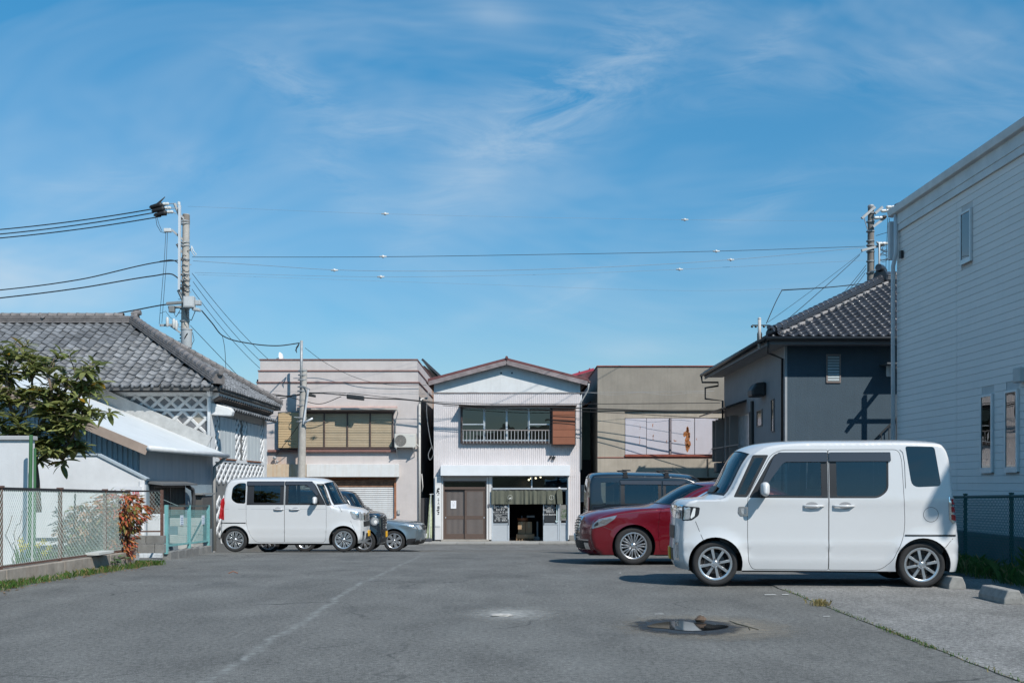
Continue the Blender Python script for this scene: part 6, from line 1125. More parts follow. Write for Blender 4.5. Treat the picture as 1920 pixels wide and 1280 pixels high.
    def add_wheels(s, rimr, spokes, rimmat=ALLOY, style='fan', well=.16):
        L2 = s.L/2; first = None
        for wd in s.wheels:
            for sg in (-1, 1):
                w = s.tw; r = s.wr; y = sg*(s.W/2-.035-w/2); ax = Vector((0, sg, 0)); c = Vector((L2-wd, y, r))
                tm = MB(); rb = rimr+.012
                tm.lathe([(rb-.01, -w*.42), (rb+.02, -w*.5), (r-.02, -w*.47), (r-.004, -w*.38), (r, -w*.2), (r, w*.2), (r-.004, w*.38), (r-.018, w*.47), (r-.05, w*.505), (rb+.018, w*.49), (rb-.004, w*.455)], c, ax, 40)
                ty = tm.build('wheel', TYRE, s.t, smooth=50)
                rm = MB(); rm.lathe([(rb, w*.455), (rb, w*.47), (rimr-.006, w*.478), (rimr-.018, w*.44), (rimr-.022, -w*.38)], c, ax, 40)
                uu = ax.orthogonal().normalized(); vv = ax.cross(uu); oy = w*.44
                def sp_(a, r0, r1, w0, w1, th=.02, dish=.0):
                    d = uu*math.cos(a)+vv*math.sin(a); t_ = ax.cross(d)
                    A = [c+ax*oy*1+d*r0+t_*w0, c+ax*oy+d*r0-t_*w0, c+ax*(oy-dish)+d*r1-t_*w1, c+ax*(oy-dish)+d*r1+t_*w1]
                    fs_ = [(3, 2, 1, 0), (4, 5, 6, 7), (0, 1, 5, 4), (1, 2, 6, 5), (2, 3, 7, 6), (3, 0, 4, 7)]
                    rm.add([p-ax*th for p in A]+A, fs_)
                for i in range(spokes):
                    a = 2*math.pi*i/spokes + .2
                    if style == 'fan': sp_(a, .03, rimr-.015, .015, .018)
                    elif style == 'twin':
                        for q in (-.13, .13): sp_(a+q, .05, rimr-.012, .010, .0125)
                    elif style == 'cover':
                        sp_(a-.12, .05, rimr-.012, .012, .02); sp_(a+.16, .075, rimr-.012, .008, .014)
                    elif style == 'fat': sp_(a, .04, rimr-.012, .03, .05)
                rm.lathe([(.001, oy+.006), (.026, oy+.005), (.034, oy-.002), (.05, oy-.006), (.058, oy-.03)], c, ax, 20)
                ro = rm.build('rim', rimmat, s.t, smooth=35, bevel=.004, bseg=1)
                if True:
                    nm = MB()
                    for i in range(5):
                        a = 2*math.pi*i/5+.5; d = uu*math.cos(a)+vv*math.sin(a); nm.lathe([(.001, .012), (.011, .01), (.012, -.02)], c+ax*oy+d*.055, ax, 6)
                    nm.lathe([(.03, -w*.1), (.55*rimr, -w*.1), (.66*rimr, -w*.12)], c, ax, 24); bk = MB(); bk.lathe([(.001, -w*.2), (rimr-.02, -w*.2)], c, ax, 24); bk.build('spoke_shade_disc', UNDER, ty)  # added dark disc: shade between the spokes put into its colour
                    nm.build('brake_disc', M('brake_steel', (.12, .11, .105), .5, .8), ty, smooth=40)
                adopt(ro, ty)
    def mirror(s, d, z, mat, size=(.10, .20, .17)):
        L2 = s.L/2
        for sg in (-1, 1):
            yb = float(s.ys(np.array([d]), np.array([z-.08]))[0]); b = MB(); b.obox((L2-d, sg*(yb+.05+size[1]/2), z), (size[0]/2, 0, 0), (0, size[1]/2, 0), (0, 0, size[2]/2))
            o = b.build('door_mirror', mat, s.t, bevel=.05, bseg=4, smooth=True); m = MB(); m.obox((L2-d, sg*(yb+.03), z-.075), (.04, 0, 0), (0, .09, 0), (0, 0, .018)); m.build('mirror_foot', BLACK, o, bevel=.008)
    def handle(s, d0, d1, z, mat, doors):
        for sg in (1, -1):
            y0 = s.ys(np.array([d0, (d0+d1)/2, d1]), np.array([z]*3)); L2 = s.L/2; P = [(L2-d0, sg*(y0[0]-.005), z), (L2-d0-.03*np.sign(d1-d0), sg*(y0[0]+.03), z), (L2-(d0+d1)/2, sg*(y0[1]+.036), z), (L2-d1+.03*np.sign(d1-d0), sg*(y0[2]+.03), z), (L2-d1, sg*(y0[2]-.005), z)]
            m = MB(); m.tube(P, .013, 8); m.build('handle', mat, doors[sg], smooth=True)
            cd, cz = (d0+d1)/2-.02*np.sign(d1-d0), z; q = [(cd+.075*math.cos(a), cz+.045*math.sin(a)+.004) for a in [2*math.pi*j/20 for j in range(20)]]
            s.panel('handle_cup', q, M('handle_recess', (.33, .33, .34), .4) if mat is not BLACK else BLACK, off=.0015, rim=0, parent=doors[sg], sides=(sg,))
    def place(s, X, Y, rotz, z=None, pitch=0):
        s.t.location = (X, Y, gz(Y) if z is None else z); s.t.rotation_euler = (0, pitch, rotz)
# ================================================================ utility poles and cables
PC = M('pole_concrete', (.40, .375, .34), .85, var=.16, scale=5, bump=.15, bscale=60, streak=.15); GALV = M('galvanised', (.34, .35, .355), .55, .3, var=.12, scale=10); PORC = M('porcelain', (.60, .60, .58), .25, var=.03, coat=.5); EQ = M('equipment_grey', (.43, .445, .45), .5, .1, var=.08)
def left_pole():
    Y = 35.9; t = thing('utility_pole', 'concrete utility pole with transformer and steel extension behind the storehouse roof', 'utility pole', (-11.06, Y, -.95)); P = lambda px, py, dy=0: PX(px, py, Y)+Vector((0, dy, 0))
    a, b = P(343.5, 900), P(349, 402); a.z = -.95; m = MB(); m.tube([a, b], [.17, .115], 16); m.build('shaft', PC, t, smooth=50); m = MB(); m.lathe([(.118, 0), (.122, .02), (.118, .30)], b-Vector((0, 0, .32)), n=16); m.build('pole_cap', M('cap_brown', (.20, .175, .15), .8), t)
    m = MB(); m.bar(P(339.5, 545, -.2), P(340.5, 388, -.2), .075, .075); m.build('steel_extension', M('white_steel', (.62, .64, .66), .45, .2, var=.06), t)
    for (x0, y0, x1, y1, w) in ((330, 384, 341, 414, .075), (325, 433, 350, 456, .06), (334, 459, 341, 474, .06), (341, 406, 352, 418, .06), (337, 545, 345, 566, .08), (318, 578, 352, 575, .08), (302, 611, 335, 609, .07), (322, 612, 345, 628, .05)):
        q = MB(); q.bar(P(x0, y0, -.15), P(x1, y1, -.02), w, w); q.build('cross_arm', GALV, t)
    for py in (415, 419.5, 455, 461, 487, 515, 527, 540, 579, 602, 628, 634, 648): q = MB(); c = P(346.5, py); q.lathe([(.155, -.02), (.165, -.02), (.165, .02), (.155, .02)], c, n=14); q.build('band', GALV, t)
    for i, (px, py) in enumerate(((316, 384.5), (320, 392), (324, 399.5))):
        q = MB(); c = P(px, py, -.15); q.lathe([(.02, -.16), (.055, -.13), (.055, -.06), (.03, -.05), (.055, -.03), (.055, .04), (.02, .07)], c, (1, 0, .05), 12); q.build('insulator', PORC, t, smooth=40); q = MB(); q.tube([c, P(333, py-1+i*2, -.15)], .014, 6); q.build('link', GALV, t)
        q = MB(); q.lathe([(.015, -.30), (.06, -.24), (.085, .05), (.10, .12), (.03, .16)], P(px-17, py+3, -.15), (1, .0, .22), 10); q.tube([P(px-26, py+6, -.15), P(px-14, py-3, -.15), P(px-4+i*0, py-13+i*7, -.15)], [.03, .035, .012], 6); q.build('clamp_cover', CABLE, t, smooth=True)
    q = MB(); q.lathe([(.02, 0), (.05, .02), (.05, .12), (.02, .14)], P(338, 388, -.15), n=10); q.build('insulator', PORC, t)
    q = MB(); q.obox(P(320, 436, -.3), (.12, 0, 0), (0, .08, 0), (0, 0, .06)); q.build('switch', PORC, t, bevel=.02)
    for (px, py) in ((331, 609), (335.5, 612), (319, 606)): q = MB(); c = P(px, py, -.3); q.lathe([(.03, -.16), (.05, -.12), (.05, .1), (.035, .16)], c, n=12); q.build('fuse_cutout', PORC, t, smooth=40)
    q = MB(); c = P(354.5, 636, -.28); q.lathe([(.001, -.32), (.17, -.32), (.18, -.28), (.18, .26), (.195, .27), (.195, .31), (.001, .33)], c, n=24); tr = q.build('transformer', EQ, t, smooth=40); q = MB(); q.bar(c+Vector((.0, -.19, -.02)), c+Vector((.09, -.19, .14)), .03); q.build('lifting_lug', BLACK, tr)
    q = MB(); q.obox(P(361, 570, -.35), (.18, 0, .0), (0, .12, 0), (0, 0, .19)); bx = q.build('junction_box', EQ, t, bevel=.02); q = MB(); q.obox(P(361, 570, -.475), (.14, 0, 0), (0, .005, 0), (0, 0, .15)); q.build('box_lid', M('lid_pale', (.52, .53, .53), .5), bx, bevel=.01); q = MB(); q.obox(P(373, 583, -.3), (.13, 0, -.02), (0, .1, 0), (0, 0, .05)); q.obox(P(376, 570, -.25), (.09, 0, 0), (0, .1, 0), (0, 0, .08)); q.build('cable_closure', EQ, t, bevel=.02); q = MB(); q.obox(P(327, 582, -.25), (.09, 0, 0), (0, .1, 0), (0, 0, .11)); q.obox(P(332, 571, -.3), (.26, 0, .02), (0, .05, 0), (0, 0, .05)); q.build('cable_closure', M('closure_dark', (.20, .21, .21), .6), t, bevel=.02)
    rr = random.Random(6)
    def loop(pts, r_=.012, mat=CABLE): q = MB(); q.tube([P(a_, b_, c_) for a_, b_, c_ in pts], r_, 5); q.build('jumper_cable', mat, t, smooth=True)
    for k in range(7): cx_, cy_ = 349+rr.uniform(-6, 7), 520+rr.uniform(-34, 36); loop([(cx_+7*math.cos(a)*rr.uniform(.7, 1.1), cy_+5*math.sin(a)+3*math.cos(a), -.22) for a in [6.28*j/9 for j in range(8)]], .014)
    loop([(346, 540, -.2), (350, 560, -.2), (355, 565, -.25)], .02); loop([(352, 583, -.2), (355, 597, -.3), (364, 603, -.3), (371, 586, -.3)], .014); loop([(341, 584, -.2), (335, 597, -.3), (331, 588, -.3)], .014); loop([(366, 625, -.3), (369, 640, -.3), (363, 652, -.3), (356, 654, -.3)], .01); loop([(362, 654, -.3), (363, 670, -.3)], .01)
    loop([(361, 462, -.1), (365, 472, -.1), (370, 478, -.1), (366, 481, -.1), (361, 472, -.1), (361, 463, -.1)], .014, PORC); loop([(353, 472, -.1), (358, 470, -.1), (361, 466, -.1)], .012)
    loop([(294, 400, -.2), (298, 425, -.2), (306, 438, -.25), (316, 441, -.3)], .009); loop([(296, 403, -.2), (302, 424, -.2), (308, 436, -.25)], .008); loop([(316.5, 440, -.3), (313, 500, -.3), (304, 610, -.3)], .008); loop([(319.5, 440, -.3), (317, 500, -.3), (309, 608, -.3)], .008); loop([(306, 590, -.3), (316, 586, -.3), (325, 598, -.3), (332, 602, -.3)], .008)
    q = MB(); rg = MB()
    for k in range(14): y0 = 470+13*k; rg.bar(P(346.5, y0, 0)+Vector((-.22 if k % 2 else .05, 0, 0)), P(346.5, y0, 0)+Vector((-.05 if k % 2 else .22, 0, 0)), .018)
    rg.build('step_bolts', GALV, t, kind='stuff')
    return t
left_pole()
def right_pole():
    Y = 38.2; t = thing('utility_pole', 'utility pole with crossed arms rising behind the black tiled roof', 'utility pole', (12.83, Y, -.95)); P = lambda px, py, dy=0: PX(px, py, Y)+Vector((0, dy, 0))
    a, b = P(1631, 900), P(1633, 387); a.z = -.95; m = MB(); m.tube([a, b], [.21, .105], 16); m.build('shaft', M('pole_concrete_dark', (.18, .165, .15), .85, var=.2, scale=6, streak=.3), t, smooth=50); q = MB(); q.lathe([(.11, -.05), (.12, 0), (.09, .05), (.001, .06)], b, n=14); q.build('pole_cap', GALV, t)
    for (x0, y0, x1, y1) in ((1612.5, 412, 1638, 390), (1637, 403, 1652, 390), (1633, 428, 1658, 409), (1612, 472, 1652, 461)): q = MB(); q.bar(P(x0, y0, -.2), P(x1, y1, -.12), .085, .085); q.build('cross_arm', GALV, t)
    q = MB(); q.bar(P(1617, 411, -.18), P(1625, 432, -.1), .02); q.build('brace', GALV, t)
    for (px, py) in ((1668, 391), (1658, 398), (1645, 411), (1651, 459)): q = MB(); q.lathe([(.02, -.2), (.06, -.16), (.06, -.02), (.035, 0), (.06, .02), (.055, .16), (.02, .2)], P(px, py, -.2), (1, 0, .03), 12); q.build('insulator', PORC, t, smooth=40)
    q = MB(); q.lathe([(.02, -.12), (.06, 0), (.03, .14)], P(1676, 388, -.2), (.8, 0, .6), 8); q.lathe([(.05, -.1), (.07, 0), (.05, .1)], P(1653, 410, -.2), (.8, 0, .3), 8); q.build('clamp_cover', CABLE, t)
    q = MB(); q.tube([P(1640, 456, -.2), P(1644, 460, -.25), P(1644, 500, -.25), P(1638, 508, -.2), P(1630, 512, -.15)], .035, 8); q.build('conduit', EQ, t, smooth=True)
    for py in (400, 416, 434, 452, 460, 472, 490, 512): q = MB(); c = P(1632, py); q.lathe([(.135, -.018), (.15, -.018), (.15, .018), (.135, .018)], c, n=14); q.build('band', GALV, t)
    rr = random.Random(9)
    for k in range(8): cx_, cy_ = 1652+rr.uniform(-6, 9), 480+rr.uniform(-16, 14); q = MB(); q.tube([P(cx_+9*math.cos(a), cy_+8*math.sin(a)*rr.uniform(.6, 1), -.25) for a in [6.28*j/11 for j in range(9)]], .010, 5); q.build('jumper_cable', CABLE, t, smooth=True)
    for (x0, y0, x1, y1) in ((1660, 412, 1655, 540), (1663, 412, 1662, 540), (1638, 445, 1668, 436), (1640, 460, 1668, 462)): q = MB(); q.tube([P(x0, y0, -.25), P(x1, y1, -.25)], .009, 4); q.build('jumper_cable', CABLE, t)
right_pole()
def small_pole():
    Y = 39.2; t = thing('service_pole', 'slim service pole with steel pipe top in front of the pinkish building', 'utility pole', (-7.74, Y, -.95)); P = lambda px, py, dy=0: PX(px, py, Y)+Vector((0, dy, 0))
    a, b = P(562, 900), P(569.5, 692); a.z = -.95; q = MB(); q.tube([a, b], [.17, .12], 14); q.build('shaft', PC, t, smooth=50); q = MB(); q.tube([P(565.5, 735, -.1), P(566.5, 639, -.1)], .05, 10); q.build('steel_pipe', GALV, t, smooth=True)
    for py in (695, 703, 712, 725, 733, 760, 790): q = MB(); q.lathe([(.15, -.018), (.165, -.018), (.165, .018), (.15, .018)], P(567.5-(py-692)*.035, py), n=12); q.build('band', GALV, t)
    q = MB(); q.tube([P(580, 731, -.2), P(571, 795, -.2)], .035, 8); q.build('bracket_tube', M('white_steel', (.62, .64, .66)), t); q = MB(); q.bar(P(568, 724, -.1), P(583, 731, -.2), .05); q.bar(P(568, 786, -.1), P(573, 796, -.2), .04); q.build('bracket_arm', GALV, t); q = MB(); q.tube([P(572, 793, -.2), P(589, 785, -.3)], .04, 8); q.build('tube_lamp', M('white_steel', (.62, .64, .66)), t, smooth=True)
    q = MB(); q.bar(P(553, 782, -.15), P(577, 784, -.15), .03); q.build('cross_bar', GALV, t)
    for k in range(4): q = MB(); q.tube([P(563, 643, -.12), P(561-1.5*k, 650+k, -.15), P(555+k, 658+1.5*k, -.15)], .012, 5); q.build('cable_tail', CABLE, t)
small_pole()
NW = [0]
def wire(pts, r, label, sag=0, group=None, mat=None, beads=(), n=20):
    "pts: list of (px, py, Y); a sagging span through them"
    P = [PX(*p) for p in pts]; path = []
    for a, b in zip(P, P[1:]):
        k = n if len(P) == 2 else max(3, n//len(P)*2)
        for i in range(k): u = i/k; q = a.lerp(b, u); q.z -= sag*4*u*(1-u); path.append(q)
    path.append(P[-1])
    if 2 < len(P) < 60: path = [Vector(q) for q in catmull([tuple(p) for p in P], max(4, 44//len(P)), .62)]
    m = MB(); m.tube(path, r, 5); t = tag(m.build('overhead_cable', mat or CABLE, smooth=True), label, 'cable', group)
    for (px, py, Y) in beads: c = PX(px, py, Y); q = MB(); q.ball(c, .052, 8); q.tube([c-Vector((.12, 0, 0)), c+Vector((.12, 0, 0))], .025, 6); q.build('marker', PORC, t, smooth=True)
    return t
G1 = 'high cables left of the left utility pole'; yL = 35.75
for i, (q0, q1, xe) in enumerate(((430, 391, 292), (439, 399, 288), (446, 406, 302))): wire([(-120, q0+9, yL+2), (xe, q1, yL)], .020, 'heavy black power cable, %s of three left of the left pole' % ('uppermost', 'middle', 'lowest')[i], .12, G1)
wire([(-120, 556, yL+2), (150, 524, yL), (300, 491, yL), (338, 488, yL)], .020, 'thick black cable entering the left pole at mid height from the left', 0, G1); wire([(300, 490, yL), (325, 488, yL), (338, 496, yL)], .016, 'short curved cable end at the left pole', 0); wire([(-120, 572, yL+2), (150, 540, yL), (290, 517, yL), (322, 514, yL), (336, 523, yL)], .022, 'thick black cable entering the left pole below the mid-height one', 0, G1); wire([(196, 592, yL), (255, 581, yL), (310, 571, yL), (345, 568, yL)], .022, 'short black cable dipping to the storehouse ridge from the left pole', 0)
THIN = M('cable_thin', (.22, .28, .33), .6, var=0); ya, yb = 35.8, 38.0
wire([(352, 387, ya), (722, 401, ya), (1284, 412, yb), (1614, 415, yb)], .0035, 'faint topmost thin wire with two white markers across the sky', 0, 'thin span wires', THIN, [(722, 401, ya), (1284, 412, yb)], 24)
wire([(360, 482, ya), (718, 481.5, ya), (1000, 477.5, ya), (1343, 471, yb), (1622, 462, yb)], .009, 'dark span cable with two white markers between the two utility poles', 0, 'thin span wires', None, [(718, 481, ya), (1343, 471, yb)], 30)
wire([(362, 489, ya), (500, 498, ya), (627, 506, ya), (850, 508, ya), (1100, 502, ya), (1370, 487, yb), (1620, 464, yb)], .008, 'sagging span wire with markers just below the dark span cable', 0, 'thin span wires', THIN, [(627, 506.5, ya), (1370, 487, yb)], 40)
wire([(365, 511, ya), (714, 519, ya), (1000, 515, ya), (1274, 505, yb), (1620, 488, yb)], .005, 'lowest thin span wire with white markers across the sky', 0, 'thin span wires', THIN, [(714, 519, ya), (1274, 505, yb)], 40)
wire([(370, 515, ya), (900, 533, 38), (1330, 545, 38), (1620, 535, yb)], .0035, 'faintest thin wire low in the middle of the sky', 0, 'thin span wires', THIN, (), 30)
for i, (x0, y0, x1, y1) in enumerate(((360, 512, 506, 676), (362, 528, 492, 680), (360, 542, 487, 690))): wire([(x0, y0, ya), (x1, y1, 41)], .009, 'thin wire slanting from the left pole to the pinkish roof, %s of three' % ('uppermost', 'middle', 'lowest')[i], .15, 'wires slanting down from the left pole')
wire([(378, 582, 35.6), (398, 606, 36), (417, 629, 36.5), (470, 644, 37.5), (520, 648, 38.3), (561, 643, 39.1)], .020, 'thick black service cable from the left pole to the slim service pole', 0); wire([(417, 629, 36.5), (421, 650, 36.5), (424, 700, 36.4)], .010, 'short cable hanging down from the black service cable', 0); wire([(357, 610, 35.6), (462, 722, 37.5), (500, 770, 39)], .010, 'wire falling from the transformer behind the storehouse roof', .1)
wire([(572, 652, 39.2), (610, 680, 39.6), (680, 712, 39.8), (740, 722, 39.9), (800, 722, 39.9)], .009, 'service wire sagging across the top of the pinkish wall', 0)
GS = 'street cables in front of the houses'; Ys = 39.3
wire([(498, 741, Ys), (545, 742, Ys), (590, 737, Ys), (650, 741, Ys), (690, 746, Ys), (760, 749, Ys), (830, 757, Ys), (1090, 765, Ys), (1350, 774, 38.8), (1480, 776, 38.6)], .022, 'thick bundled street cable with splice boxes across the house fronts', 0, GS, None, (), 40)
wire([(498, 749, Ys), (530, 746, Ys), (566, 738, Ys)], .018, 'looping black cable left of the slim service pole, upper strand', 0, GS); wire([(505, 738, Ys), (535, 742, Ys), (572, 752, Ys), (600, 757, Ys), (640, 743, Ys)], .014, 'looping black cable crossing behind the slim service pole', 0, GS); wire([(575, 736, Ys), (640, 736, Ys), (720, 744, Ys), (830, 754, Ys), (1090, 757, Ys), (1350, 755, 38.8)], .012, 'thin upper street cable across the house fronts', 0, GS); wire([(830, 760, Ys), (960, 768, Ys), (1090, 771, Ys), (1350, 785, 38.6)], .012, 'thin lower street cable across the house fronts', 0, GS); wire([(488, 732, Ys), (600, 735.5, Ys), (800, 738.5, Ys), (1090, 736, Ys), (1340, 733, 38.8)], .006, 'very thin wire above the street cables', 0, GS, GALV)
hx_ = []
for i in range(150): u = i/149; px = 600+u*730; hx_.append((px, 736.5+2.2*math.sin(u*44)+ (1.5*u), 39.25))
wire(hx_, .0045, 'thin coiled support wire winding along the street cables', 0, GS, GALV, (), 300)
for lab, (p0, p1, py) in (('large black splice box hanging on the street cable', (650, 683, 745)), ('small black splice box on the street cable beside the slim service pole', (573, 592, 741))):
    a, b = PX(p0, py-2, Ys-.03), PX(p1, py+1.5, Ys-.03); m = MB(); m.obox((a+b)/2, (b-a)/2, (0, .07, 0), (0, 0, .085 if p0 > 600 else .05)); tag(m.build('splice_box', M('splice_black', (.02, .022, .024), .5), bevel=.03), lab, 'splice box')
wire([(560, 797, 39.1), (530, 837, 39.5), (515, 857, 39.9)], .012, 'guy wire slanting from the slim pole to the pinkish wall', 0); m = MB(); p = PX(515, 858, 39.85); m.ball(p, .07, 8); m.ball(p+Vector((.1, 0, -.14)), .05, 8); m.ball(p+Vector((.07, 0, -.24)), .04, 8); tag(m.build('wire_anchor', GALV), 'grey insulator anchor of the guy wire on the pinkish wall', 'anchor')
wire([(803, 733, 39.8), (800, 770, 39.8), (808, 830, 39.8), (813, 850, 39.8), (806, 862, 39.8), (803, 852, 39.8), (809, 838, 39.8)], .010, 'loose grey cable looping down the left edge of the shop house', 0, None, GALV)
GR_ = 'wires slanting from the right pole'
for i, (x0, y0, x1, y1, z1) in enumerate(((1617, 472, 1440, 604, 28.7), (1612, 478, 1475, 600, 31), (1624, 497, 1560, 573, 32.5), (1624, 503, 1572, 566, 32.5), (1622, 512, 1590, 552, 33))): wire([(x0, y0, 38.0), (x1, y1, z1)], .010 if i else .006, 'wire slanting down from the right pole, %s from the left' % ('first', 'second', 'third', 'fourth', 'fifth')[i], .03, GR_)
wire([(1624, 531, 38.0), (1560, 538, 35), (1466, 544, 30)], .016, 'dark cable running level from the right pole to the service mast', 0); wire([(1466, 544, 30), (1455, 565, 29.5), (1437, 606, 28.7)], .012, 'drop wire hanging from the level cable to the roof corner', 0)
WHITEP = M('car_white', (.59, .595, .60), .28, coat=.7, var=.015, scale=1.5)
NAVYP = M('car_blueblack', (.012, .020, .030), .25, .3, coat=1, var=.05)
VANP = M('car_black', (.011, .016, .022), .25, .2, coat=1, var=.05)
REDP = M('car_red', (.165, .003, .011), .26, .35, coat=1, var=.03)
SILVP = M('car_bluesilver', (.21, .27, .31), .3, .65, coat=1, var=.03)
VISOR = M('visor_smoke', (.045, .043, .048), .15, coat=.6, var=.03)
def wheel_ok(c): pass
def tall_kei(c, P, handles, glass_f=CARGLASS, glass_r=DARKGLASS, visors=True, body_kw={}):
    "two-box kei wagon side: P holds polygons (d, z)"
    s = c; fd, rd = rpoly(P['fdoor'], .05), rpoly(P['rdoor'], .05); q1, q2 = rpoly(P['fq'], .02), rpoly(P['rq'], .05)
    g = .006
    c.body([offset(fd, g), offset(rd, g), q1, q2], None, P['ws'], P['rw'], **body_kw)
    doors = {}
    for key, poly, fr, gl, gm in (('f', fd, P['fwin'], P['fglass'], glass_f), ('r', rd, P['rwin'], P['rglass'], glass_r)):
        fr, gl = rpoly(fr, .03), rpoly(gl, .025)
        d = c.panel('door', poly, c.paint, [fr], parent=c.t); doors[key] = d
        c.panel('window_frame', fr, BLACK, [gl], off=-.006, rim=.01, parent=d)
        c.panel('window', gl, gm, off=-.012, rim=0, parent=d)
    c.panel('quarter_window', q1, BLACK, [rpoly(offset(P['fq'], -.035), .015)], off=-.004, rim=.01, parent=c.t); c.panel('quarter_window', rpoly(offset(P['fq'], -.035), .015), glass_f, off=-.009, rim=0, parent=c.t)
    c.panel('quarter_window', q2, glass_r, off=-.006, rim=.01, parent=c.t)
    if visors:
        for (poly, k) in P['visors']: c.panel('rain_visor', rpoly(poly, .012), VISOR, off=.016, rim=.02, parent=doors[k])
    for k, (a, b, z) in zip('fr', handles): c.handle(a, b, z, s.paint, doors[k])
    return doors
# ---- white boxy wagon in the right foreground
def build_wake():
    S = [(.17,.20),(.11,.30),(.09,.60),(.105,.82),(.125,.985),(.19,1.04),(.62,1.09),(.86,1.50),(.945,1.61),(1.10,1.70),(1.35,1.742),(2.2,1.757),(3.03,1.75),(3.20,1.725),(3.265,1.63),(3.32,1.1),(3.375,.66),(3.385,.36),(3.365,.2)]
    C = [(.05,.20),(.0,.30),(.0,.60),(.005,.82),(.02,.99),(.08,1.05),(.46,1.11),(.73,1.56),(.82,1.67),(1.0,1.745),(1.3,1.785),(2.2,1.80),(3.03,1.79),(3.23,1.755),(3.31,1.66),(3.365,1.1),(3.41,.66),(3.415,.36),(3.39,.2)]
    c = Car('kei_wagon', 'white boxy kei wagon with eight-spoke wheels in the right foreground', 'car', 3.395, 1.475, S, C, WHITEP, 1.08, 1.77, .075, .04, (.50, 2.955), .279, .325, .2, (.05, .02), ((.43, .04, -.010), (.50, .05, .010), (1.04, .05, .008)), flare=.022)
    P = dict(ws=(6.05, 8.0), rw=(13.8, 14.95),
      fdoor=[(.888,.60),(.90,.30),(.95,.215),(1.846,.215,.02),(1.846,1.662,.02),(1.29,1.662,.12),(1.17,1.60),(.888,1.10,.08)],
      rdoor=[(1.857,.215,.02),(2.46,.215,.1),(2.60,.33,.1),(2.73,.62,.1),(2.742,.80),(2.715,1.55,.08),(2.68,1.662,.1),(1.857,1.662,.02)],
      fwin=[(.90,1.085,.01),(1.842,1.08,.003),(1.842,1.62,.003),(1.225,1.62,.03),(1.155,1.54,.1)], fglass=[(1.02,1.11),(1.765,1.105),(1.765,1.60),(1.30,1.60,.06),(1.19,1.46,.1)],
      rwin=[(1.861,1.08,.003),(2.44,1.08,.06),(2.555,1.17,.08),(2.565,1.62),(1.861,1.62,.003)], rglass=[(1.947,1.105),(2.44,1.105,.06),(2.535,1.18,.07),(2.545,1.60),(1.947,1.60)],
      fq=[(.715,1.09),(.878,1.088),(1.143,1.605),(.955,1.605)], rq=[(2.765,1.705,.03),(3.11,1.70,.04),(3.175,1.225),(2.83,1.21,.09)],
      visors=[([(1.20,1.57),(1.26,1.635),(1.842,1.635),(1.842,1.52),(1.32,1.52,.05),(1.06,1.16),(1.01,1.16)], 'f'), ([(1.862,1.635),(2.585,1.635),(2.59,1.525),(1.862,1.525)], 'r')])
    D = tall_kei(c, P, [(1.55, 1.79, .985), (2.15, 1.90, .985)], body_kw=dict(ws_u=.93, rw_u=.8))
    c.cabin(.66, 3.2, (1.45, 2.35)); c.add_wheels(.196, 8, style='fan'); c.mirror(1.07, 1.19, WHITEP)
    # lamps and front
    hl = c.panel('headlight', rpoly([(.10,.985),(.315,.965),(.30,.87),(.22,.81),(.10,.80)], .02), BLACK, off=.004, rim=.01, parent=c.t)
    c.panel('lamp_lens', rpoly([(.11,.975),(.20,.965),(.19,.82),(.11,.815)], .015), LAMPCLEAR, off=.008, rim=.006, parent=hl); c.panel('lamp_lens', rpoly([(.235,.955),(.262,.955),(.25,.86),(.205,.825),(.20,.85)], .008), PLATEW, off=.008, rim=.004, parent=hl)
    c.patch('headlight', 3.05, 4.1, .72, .985, CHROME, off=.006, mirror=True, thick=.02); c.patch('grille', 3.1, 3.95, -.7, .7, CHROME, off=.006, thick=.02)
    c.patch('lower_grille', 1.9, 2.6, -.62, .62, BLACK, off=.006, thick=.02); c.patch('bumper_intake', .9, 1.5, -.5, .5, BLACK, off=.005, thick=.02)
    c.patch('number_plate', 1.0, 1.5, -.23, .23, PLATEY, off=.02, thick=.02); c.patch('fog_lamp', 1.05, 1.75, .72, .9, CHROME, off=.008, mirror=True, thick=.02); c.patch('fog_lamp_lens', 1.15, 1.65, .76, .86, LAMPCLEAR, off=.014, mirror=True, thick=.02)
    c.panel('side_ornament', rpoly([(.775,.975),(.89,.975),(.89,.86),(.80,.86),(.77,.90)], .012), CHROME, off=.006, rim=.01, parent=c.t); c.panel('side_ornament', rpoly([(.80,.955),(.87,.955),(.87,.885),(.815,.885)], .01), LAMPCLEAR, off=.009, rim=.006, parent=c.t)
    c.seam([(.26,.795),(.33,.62),(.36,.55)]); c.seam([(2.745,.635),(3.34,.635)], w=.02, off=.006, mat=BLACK); c.seam([(3.05+.088*math.cos(a), .885+.088*math.sin(a)) for a in [2*math.pi*j/28 for j in range(28)]], closed=True, w=.005)
    c.seam([(3.31,.60),(3.22,.50),(3.18,.47)]); c.seam([(2.70,1.665),(2.735,1.63),(2.752,1.5),(2.755,1.2)], w=.005, off=.003)
    tl = c.panel('tail_light', rpoly([(3.255,1.10),(3.325,1.09),(3.35,.80),(3.31,.775),(3.265,.83)], .015), CHROME, off=.01, rim=.015, parent=c.t)
    for k in range(3): c.panel('red_lens', rpoly([(3.285,1.075-.095*k),(3.325+.008*k,1.07-.095*k),(3.328+.008*k,1.0-.095*k),(3.29,1.01-.095*k)], .008), LAMPRED, off=.014, rim=.006, parent=tl)
    c.patch('number_plate', 15.6, 16.1, -.22, .22, PLATEY, off=.015, thick=.015)
    for k in range(7):
        a = 1.05+.21*k; m = MB(); m.ball((c.L/2-a, c.W/2-.085, .175), .012, 6); m.ball((c.L/2-a, -c.W/2+.085, .175), .012, 6)
    c.patch('wiper', 6.1, 6.3, -.7, .5, BLACK, off=.02, thick=.015)
